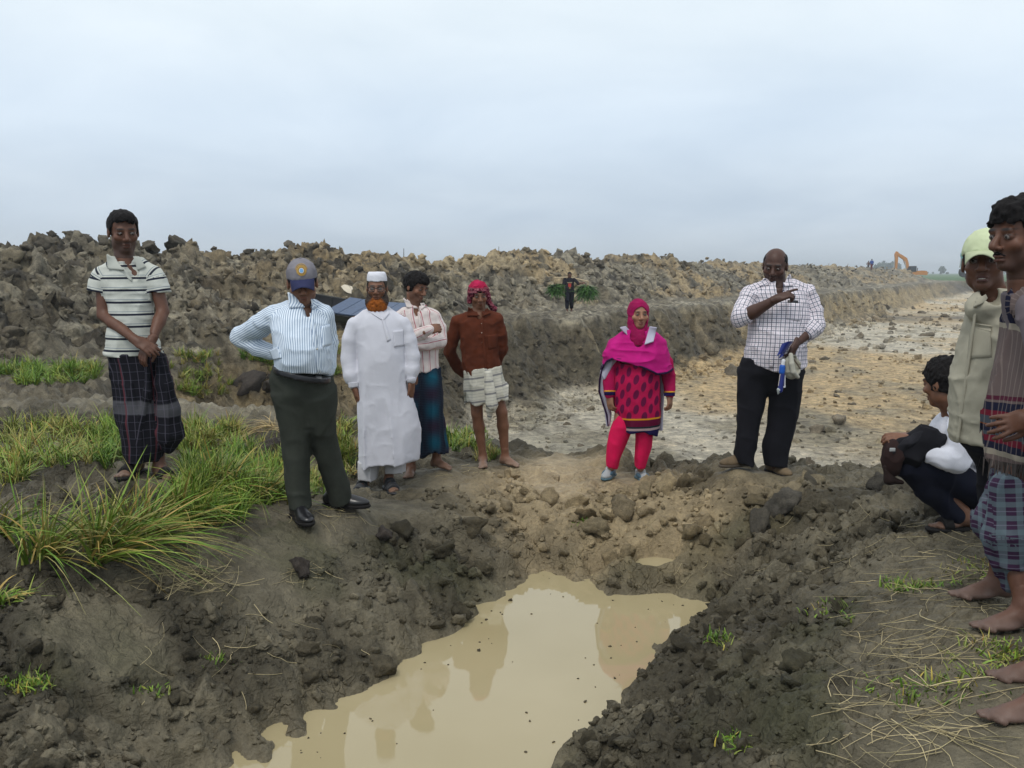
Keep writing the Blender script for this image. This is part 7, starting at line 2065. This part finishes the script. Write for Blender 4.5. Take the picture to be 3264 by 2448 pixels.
# ------------------------------------------------------------------ far figures
def small_person(label, P, ht, cols, yaw=0, arms='down', h=.022, skin='dark', bare=False, step=.10):
    """a whole figure of height ht standing at P; cols = (top, legs)"""
    p = Person(label, skin, None, tuple(P)); p.off = np.array(P, float)
    k = ht / 1.68; c, s_ = math.cos(R(yaw)), math.sin(R(yaw))
    U = lambda x, y, z: np.array(P) + k * v3(x * c - y * s_, x * s_ + y * c, z)
    H = Head(U(0, -.02, 1.55), yaw=yaw, scale=k)
    J = dict(pelvis=U(0, 0, .92), chest=U(0, 0, 1.24), neck=U(0, 0, 1.42), shL=U(-.19, 0, 1.37), shR=U(.19, 0, 1.37), elL=U(-.25, .02, 1.10), wrL=U(-.26, -.06, .86), elR=U(.25, .02, 1.10), wrR=U(.26, -.06, .86),
             hpL=U(-.09, 0, .9), knL=U(-.10, -.04 - step, .50), anL=U(-.10, -step, .09), hpR=U(.09, 0, .9), knR=U(.10, -.02 + step, .5), anR=U(.10, step * 1.4, .09))
    if arms == 'pole': J.update(elR=U(.36, -.05, 1.20), wrR=U(.50, -.12, 1.22), elL=U(-.27, 0, 1.08), wrL=U(-.30, -.10, .84))
    if arms == 'hip': J.update(elR=U(.38, .05, 1.12), wrR=U(.17, -.05, .98), elL=U(-.38, .05, 1.12), wrL=U(-.17, -.05, .98))
    dr = (s_, -c)
    p.body(J, H, dict(h=h, hh=max(.006, h * .4), hf=max(.008, h * .5), eyes=h < .03, handL=dict(n=(0, .5, -.5), side=1, curl=.5), handR=dict(n=(0, .5, -.5), side=-1, curl=.5), footL=((dr[0], dr[1]), P[2]), footR=((dr[0], dr[1]), P[2] + .0)))
    p.hair(H, h=max(.006, h * .4), rough=.004)
    tor = [tube([(U(0, 0, 1.43), .07, .07), (U(0, 0, 1.36), .19, .10), (U(0, 0, 1.15), .17, .115), (U(0, 0, .86), .18, .12)], (c, s_, 0), (s_, -c, 0))]
    arm = chain([J['shL'], J['elL']], [.06, .058]) + chain([J['shR'], J['elR']], [.06, .058])
    f = Field.around(tor + arm, h * .6, .03); f.adds(tor); f.adds(arm, .02); f.shift(folds(.006, 8, 8, 8, 2.)); sh = p.field('shirt', f, cols[0])
    lg = chain([J['hpL'], J['knL'], J['anL'] + v3(0, 0, .12)], [.11, .085, .07]) + chain([J['hpR'], J['knR'], J['anR'] + v3(0, 0, .12)], [.11, .085, .07])
    f = Field.around(lg, h * .6, .03); f.adds(lg, .03); p.field('trousers', f, cols[1])
    return p, J, sh, U
def person_carrier():
    Y = 34.0
    base = K9.at(950, 1325, Y); base[2] = float(gz(base[0], base[1])[0]) if gz is not None else base[2]
    k = 1.55 / 1.68
    t = NT('printed_tee', .9, .12)
    P = t.obj()
    t.color(t.ramp(t.noise(8., 2, .5, P), [(.3, (.010, .010, .016)), (.7, (.024, .022, .028))]))
    p, J, sh, U = small_person('boy in dark printed shirt carrying grass on a shoulder pole along the bench', base, 1.55, (t.m, cloth('dark_shorts', (.010, .010, .018)).m), 0, 'pole', .018)
    for (x0, x1, z0, z1, col) in ((-.06, .06, 1.06, 1.20, (.36, .035, .025)), (-.10, .10, 1.22, 1.25, (.25, .20, .12)), (-.03, .04, .99, 1.05, (.20, .15, .03))):
        V = np.array([U(x0, -.135, z0), U(x1, -.135, z0), U(x1, -.125, z1), U(x0, -.125, z1)]) - np.array(base); link('shirt_print', raw_mesh('shirt_print', V, np.array([[0, 1, 2, 3]])), sh, plain('print', col, .8))
    a, b = U(-.62, -.10, 1.43), U(.78, .10, 1.28)
    r = empty('shoulder_pole', (a + b) / 2); tag(r, 'pale bamboo pole across the shoulders of the boy carrying grass', 'pole'); o_ = np.array(r.location)
    ps = chain([a, U(0, .02, 1.46), b], [.022, .026, .022]); f = Field.around(ps, .012, .02); f.adds(ps, .01); V, F = f.mesh(); link('bamboo', raw_mesh('bamboo', V - o_, F), r, plain('bamboo', (.50, .40, .26), .6))
    for nm, (q, bot, rad, lab) in {'a': (a, U(-.52, -.10, .80), (.40, .3, .28), 'smaller bundle of cut green grass hanging from the pole'), 'b': (b, U(.62, .0, .74), (.52, .38, .36), 'larger bundle of cut green grass hanging from the pole beside his hand')}.items():
        g = empty('grass_bundle', bot); tag(g, lab, 'grass bundle', 'grass bundles on the shoulder pole')
        o_ = np.array(bot); rr = np.random.default_rng(len(lab)); n = 800
        th = rr.uniform(0, 6.28, n); ph = np.abs(rr.normal(0, .8, n))
        top = q * .45 + bot * .55 + v3(0, 0, .02)
        B0 = np.tile(top - o_ - v3(0, 0, .08), (n, 1)) + rr.normal(0, .22, (n, 3)) * np.array(rad)
        dd = unit(np.stack([np.cos(th) * 1.3, np.sin(th), rr.uniform(-1.1, .5, n)], 1))
        V, F, C = blades(B0, dd, rr.uniform(.4, .9, n) * rad[0], np.full(n, .04), rr.uniform(.1, .6, n), GREENS_D[rr.integers(len(GREENS_D), size=n)] * rr.uniform(.6, 1.3, (n, 1)), 4)
        link('grass_blades', raw_mesh('grass_blades', V, F, True, C), g, M_GRASS)
        ps = [rcone(q - o_, top - o_, .010, .010), rcone(q - o_ , top - o_ + v3(.12, 0, -.1), .008, .008)]; f = Field.around(ps, .008, .02); f.adds(ps); V, F = f.mesh(); link('rope', raw_mesh('rope', V, F), g, plain('rope', (.35, .27, .15), .9))
    return p
GREENS_D = np.array([(.040, .120, .018), (.060, .150, .025), (.030, .090, .015)])
for _fn in [v for k, v in list(globals().items()) if k.startswith('person_')]: _fn()
# ================================================================== boat, diggers and far things
def prism(name, poly, y0, y1, mat, parent, off):
    """side outline (x, z) pushed through from y0 to y1"""
    bm = bmesh.new()
    a = [bm.verts.new((x, y0, z)) for x, z in poly]; b = [bm.verts.new((x, y1, z)) for x, z in poly]
    bm.faces.new(a); bm.faces.new(b[::-1]); n = len(poly)
    for i in range(n): bm.faces.new((a[i], b[i], b[(i + 1) % n], a[(i + 1) % n]))
    bmesh.ops.recalc_face_normals(bm, faces=bm.faces)
    me = bpy.data.meshes.new(name); bm.to_mesh(me); bm.free()
    o = link(name, me, parent, mat)
    return o
def bar_poly(a, b, w0, w1):
    a, b = np.array(a, float), np.array(b, float); d = nrm(b - a); q = np.array([-d[1], d[0]])
    return [tuple(a + q * w0), tuple(b + q * w1), tuple(b - q * w1), tuple(a - q * w0)]
def excavator(label, P, sgn, col, seed):
    """tracked digger seen from the side; boom reaches towards sgn*x, arm hanging down to the bucket"""
    r = empty('excavator', P); tag(r, label, 'excavator', 'diggers at the end of the pit')
    M, DK, GL, ST = plain('digger_paint', col, .5, .4, .2), plain('digger_black', (.020, .020, .022), .7), plain('cab_glass', (.03, .04, .05), .1, .6), plain('steel_rod', (.4, .4, .4), .3, .7)
    m = lambda poly: [(sgn * x, z) for x, z in poly]
    for y in (-1.35, .75):
        tr = prism('track', m([(-1.9, .15), (-1.6, .0), (1.6, .0), (1.9, .15), (2.0, .45), (1.8, .8), (1.5, .9), (-1.5, .9), (-1.8, .8), (-2.0, .45)]), y, y + .6, DK, r, P)
        for x in (-1.4, -.7, 0, .7, 1.4): prism('roller', m([(x + .22 * math.cos(a), .45 + .22 * math.sin(a)) for a in np.linspace(0, 6.28, 9)[:-1]]), y - .03, y - .005, M, tr, P)
    prism('undercarriage', m([(-.9, .5), (.9, .5), (.7, 1.0), (-.7, 1.0)]), -.75, .75, DK, r, P)
    prism('turntable', m([(-.8, 1.0), (.8, 1.0), (.8, 1.1), (-.8, 1.1)]), -.8, .8, DK, r, P)
    prism('house', m([(-2.4, 1.1), (1.0, 1.1), (1.0, 1.75), (-.4, 1.95), (-2.2, 1.95), (-2.5, 1.6)]), -1.2, 1.2, M, r, P)
    prism('counterweight', m([(-2.95, 1.05), (-2.4, 1.05), (-2.3, 2.0), (-2.8, 1.9), (-3.0, 1.6)]), -1.25, 1.25, M, r, P)
    cab = prism('cab', m([(-.55, 1.75), (1.05, 1.75), (1.15, 2.2), (.75, 2.95), (-.5, 3.0)]), -1.25, -.15, DK, r, P)
    prism('window', m([(-.35, 2.05), (.30, 2.05), (.30, 2.8), (-.35, 2.82)]), -1.275, -1.255, GL, cab, P); prism('window', m([(.42, 2.05), (1.0, 2.1), (.70, 2.78), (.42, 2.8)]), -1.275, -1.255, GL, cab, P)
    prism('exhaust', m([(-1.5, 1.95), (-1.38, 1.95), (-1.38, 2.6), (-1.5, 2.6)]), .3, .42, DK, r, P)
    boom = prism('boom', m([(.55, 1.55), (.95, 1.45), (1.35, 3.0), (1.9, 4.35), (2.5, 4.75), (3.55, 5.45), (3.62, 5.75), (3.35, 5.85), (2.1, 5.25), (1.2, 4.7), (.8, 3.6)]), -.28, .28, M, r, P)
    prism('hydraulic_ram', m(bar_poly((1.15, 1.35), (1.75, 4.0), .10, .08)), -.45, -.30, ST, boom, P); prism('hydraulic_ram', m(bar_poly((1.9, 5.05), (3.3, 6.0), .09, .07)), -.1, .1, ST, boom, P)
    st_ = prism('arm', m([(3.15, 6.0), (3.55, 6.15), (3.85, 5.6), (3.72, 4.0), (3.60, 2.2), (3.25, 2.2), (3.15, 4.0)]), -.24, .24, M, r, P)
    prism('hydraulic_ram', m(bar_poly((3.75, 4.9), (3.95, 2.6), .07, .06)), -.1, .1, ST, st_, P)
    prism('bucket', m([(3.15, 2.25), (3.75, 2.3), (3.85, 1.5), (3.6, .85), (2.9, .55), (2.1, .8), (1.95, 1.5), (2.5, 1.15), (3.0, 1.45)]), -.6, .6, DK, r, P)
    prism('bucket_link', m(bar_poly((3.4, 2.4), (3.9, 1.9), .10, .08)), -.2, .2, DK, r, P)
    return r
Yx = 195.0
def far_px(cx, cy): return (2600 + cx / 3.331) / 3.1875, (740 + cy / 3.331) / 3.1875
q = at_y(*far_px(1012, 500), Yx); excavator('orange excavator with raised bent boom and hanging arm on the green field edge', (q[0], q[1], .05), -1, (.50, .21, .055), 1)
q = at_y(*far_px(1712, 500), Yx); excavator('teal excavator whose arm stands up behind the pale green cap', (q[0], q[1], .05), -1, (.055, .28, .29), 2)

# far figures on the heap and the field
def far_person(label, cx, cy_foot, Y, ht, top, leg, yaw, arms):
    b = at_y(*far_px(cx, cy_foot), Y); b[2] = max(b[2], float(gz(b[0], b[1])[0]))
    return small_person(label, b, ht, (cloth('far_top', top).m, cloth('far_legs', leg).m), yaw, arms, .04)
for nm, a in (('p', ('bare-chested figure with hands on hips standing on top of the spoil heap', 557, 412, 150.0, 1.7, (.10, .05, .035), (.03, .035, .05), 20, 'hip')),
              ('q', ('small figure in blue shirt on the slope below the heap top', 585, 535, 128.0, 1.6, (.03, .07, .26), (.12, .03, .03), 180, 'down')),
              ('r', ('small figure in white shirt half hidden at the far end of the heap', 768, 500, 178.0, 1.6, (.6, .6, .6), (.2, .2, .2), 90, 'down'))):
    far_person(*a)

# stakes on the crest
for (px, py0, py1, Y, lab) in ((1287, 792, 848, 36.5, 'thin upright stake on the pale dip of the spoil heap'), (1590, 786, 800, 42.5, 'short stick poking up from the spoil heap crest')):
    a, b = at_y(*photo(px, py1 + 12), Y), at_y(*photo(px, py0), Y)
    ps = [rcone(a, b, .018, .012)]; f = Field.around(ps, .009, .02); f.adds(ps); V, F = f.mesh()
    o = link('stake', raw_mesh('stake', V - a, F), None, plain('stake_wood', (.05, .045, .04), .9)); o.location = a; tag(o, lab, 'stake')

# pale torn sack on the slope
def sack():
    K = Crop(1000, 900, 6.32); Y = 24.0
    c = K.at(670, 140, Y); gzc = float(gz(c[0], c[1])[0])
    r = empty('torn_sack', c); tag(r, 'pale torn sack lying on the clay slope above the dark boat', 'sack'); o_ = np.array(c)
    mt = cloth('sacking', (.50, .45, .36)).m
    for nm, poly in (('sack_cloth', [(550, 80), (585, 55), (620, 40), (700, 60), (735, 110), (760, 150), (755, 225), (690, 210), (645, 185), (600, 150)]), ('torn_corner', [(712, 62), (772, 82), (792, 130), (760, 152), (735, 100)])):
        P = np.array([K.at(x, y, Y + (150 - y) * .0035 + .02 * math.sin(x * .05)) for x, y in poly]); n = len(P)
        V = np.concatenate([P, P + v3(0, .04, -.02)]) - o_
        bm = bmesh.new(); vv = [bm.verts.new(q) for q in V]
        bm.faces.new(vv[:n]); bm.faces.new(vv[n:][::-1])
        for i in range(n): bm.faces.new((vv[i], vv[n + i], vv[n + (i + 1) % n], vv[(i + 1) % n]))
        bmesh.ops.recalc_face_normals(bm, faces=bm.faces); me = bpy.data.meshes.new(nm); bm.to_mesh(me); bm.free(); link(nm, me, r, mt)
sack()
def boat():
    Y = 21.6
    a, b = at_y(*photo(955, 985), Y + .9), at_y(*photo(1345, 1035), Y - .5)
    gz_ = max(float(gz(*(a[:2]))[0]), float(gz(*(b[:2]))[0]))
    r = empty('wooden_boat', ((a[0] + b[0]) / 2, (a[1] + b[1]) / 2, (a[2] + b[2]) / 2 - .1)); o_ = np.array(r.location)
    tag(r, 'dark tarred wooden boat with blue deck boards pulled up on the clay bench', 'boat')
    d = b - a; L = np.linalg.norm(d); d = d / L; s = nrm(np.cross(d, v3(0, 0, 1))); u = np.cross(s, d)
    tilt = R(-16); s, u = s * math.cos(tilt) + u * math.sin(tilt), u * math.cos(tilt) - s * math.sin(tilt)
    M_TAR, M_BLUE, M_IN, M_GRN = plain('tarred_wood', (.020, .022, .022), .6), plain('blue_board', (.055, .085, .15), .5, .4, .2), plain('hull_inside', (.016, .017, .020), .7), plain('green_hull', (.030, .040, .032), .6)
    n, m_ = 24, 10
    def sec(i, e):
        t = i / n; w = .52 * math.sin(math.pi * (t * .94 + .03)) ** .55; h = .34 + .22 * (2 * t - 1) ** 2
        out = []
        for j in range(m_ + 1):
            th = math.pi * (j / m_ - .5)
            out.append(a + d * L * t + s * (w - e) * math.sin(th) * (1 if abs(math.sin(th)) < .99 else 1.03) + u * (h * (1 - math.cos(th)) ** 1.0 * .0 + (-h * math.cos(th) ** .8 + h if math.cos(th) > 0 else h) - .16 + e * (math.cos(th) > .2)))
        return out
    for nm, e, mt in (('hull', 0, M_GRN), ('hull_lining', .03, M_IN)):
        V = np.array([q for i in range(n + 1) for q in sec(i, e)]) - o_
        F = np.array([[i * (m_ + 1) + j, i * (m_ + 1) + j + 1, (i + 1) * (m_ + 1) + j + 1, (i + 1) * (m_ + 1) + j] for i in range(n) for j in range(m_)])
        link(nm, raw_mesh(nm, V, F), r, mt)
    for k, j in enumerate((0, m_)):
        ps = chain([np.array(sec(i, 0)[j]) for i in range(0, n + 1, 3)], [.028] * 9); f = Field.around(ps, .016, .02); f.adds(ps, .01); V, F = f.mesh(); link('gunwale', raw_mesh('gunwale', V - o_, F), r, M_TAR)
    for i in range(2, n - 1, 3):
        q = [np.array(z) for z in sec(i, .035)]
        ps = chain(q, [.022] * len(q)); f = Field.around(ps, .014, .02); f.adds(ps, .005); V, F = f.mesh(); link('rib', raw_mesh('rib', V - o_, F), r, M_TAR)
    for k in range(5):
        t0 = .34 + k * .105; V = []
        for (t, e) in ((t0, -1), (t0, 1), (t0 + .1, 1), (t0 + .1, -1)):
            w = .52 * math.sin(math.pi * (t * .94 + .03)) ** .55 + .04; h = .34 + .22 * (2 * t - 1) ** 2
            V.append(a + d * L * t + s * w * e + u * (h - .12)); 
        V = [v - o_ for v in V] + [v - o_ + u * .03 for v in V]
        link('deck_board', raw_mesh('deck_board', np.array(V), np.array([[0, 3, 2, 1], [4, 5, 6, 7], [0, 1, 5, 4], [1, 2, 6, 5], [2, 3, 7, 6], [3, 0, 4, 7]]), False), r, M_BLUE)
    return r
boat()

# trees along the horizon
def far_trees():
    rng = np.random.default_rng(9)
    Vs, Fs, Cs = [], [], []; n0 = 0
    spec = [(cx, rng.uniform(.7, 1.25)) for cx in np.concatenate([rng.uniform(640, 860, 26), rng.uniform(860, 2300, 26), rng.uniform(-400, 640, 20)])] + [(1342, 1.0)]
    for cx, sc in spec:
        Y = rng.uniform(640, 820); q = at_y(*far_px(cx, 440), Y)
        dense = 640 < cx < 870
        H = (rng.uniform(5, 9) if dense else rng.uniform(1.5, 3.5)) * sc
        if cx == 1342: H = 6
        n = 110
        p = rng.normal(0, 1, (n, 3)); p /= np.linalg.norm(p, axis=1, keepdims=True); p *= rng.uniform(.45, 1.05, (n, 1))
        c = np.array([q[0], Y, .1 + H * .62]) + p * np.array([H * .42, H * .42, H * .40])
        s = H * rng.uniform(.08, .17, n)
        A = unit(rng.normal(0, 1, (n, 3))); B = unit(np.cross(A, rng.normal(0, 1, (n, 3))))
        V = np.stack([c - A * s[:, None], c + B * s[:, None], c + A * s[:, None], c - B * s[:, None]], 1).reshape(-1, 3)
        F = np.arange(n * 4).reshape(n, 4)
        tk = np.array([[q[0] - .12, Y, 0], [q[0] + .12, Y, 0], [q[0] + .08, Y, .1 + H * .6], [q[0] - .08, Y, .1 + H * .6]])
        Vs += [V, tk]; Fs += [F + n0, np.array([[0, 1, 2, 3]]) + n0 + len(V)]; n0 += len(V) + 4
        Cs += [np.repeat(np.array((.045, .070, .030))[None] * rng.uniform(.7, 1.3), len(V), 0), np.repeat(np.array((.05, .04, .03))[None], 4, 0)]
    tag(link('distant_trees', raw_mesh('distant_trees', np.concatenate(Vs), np.concatenate(Fs), False, np.concatenate(Cs)), None, M_GRASS), 'far-off line of trees fading into haze beyond the green fields', 'trees', kind='stuff')
far_trees()

# ------------------------------------------------------------------ hazy air
hz = NT('haze_air')
for nn in list(hz.n):
    if nn.type == 'BSDF_PRINCIPLED': hz.n.remove(nn)
pv = hz.n.new('ShaderNodeVolumePrincipled')
pv.inputs['Color'].default_value = (.86, .92, .97, 1)
pv.inputs['Density'].default_value = .00085
pv.inputs['Anisotropy'].default_value = 0.2
hz.l.new(pv.outputs[0], [x for x in hz.n if x.type == 'OUTPUT_MATERIAL'][0].inputs['Volume'])
hx = 4200
V = np.array([(x, y, z) for z in (-4.0, 14.0) for x, y in ((-hx, -60), (hx, -60), (hx, 1560), (-hx, 1560))], float)
F = np.array([[0, 3, 2, 1], [4, 5, 6, 7], [0, 1, 5, 4], [1, 2, 6, 5], [2, 3, 7, 6], [3, 0, 4, 7]])
hb = link('haze', raw_mesh('haze', V, F, False), None, hz.m)
tag(hb, 'thin pale haze in the air over the whole site', 'haze', kind='stuff')
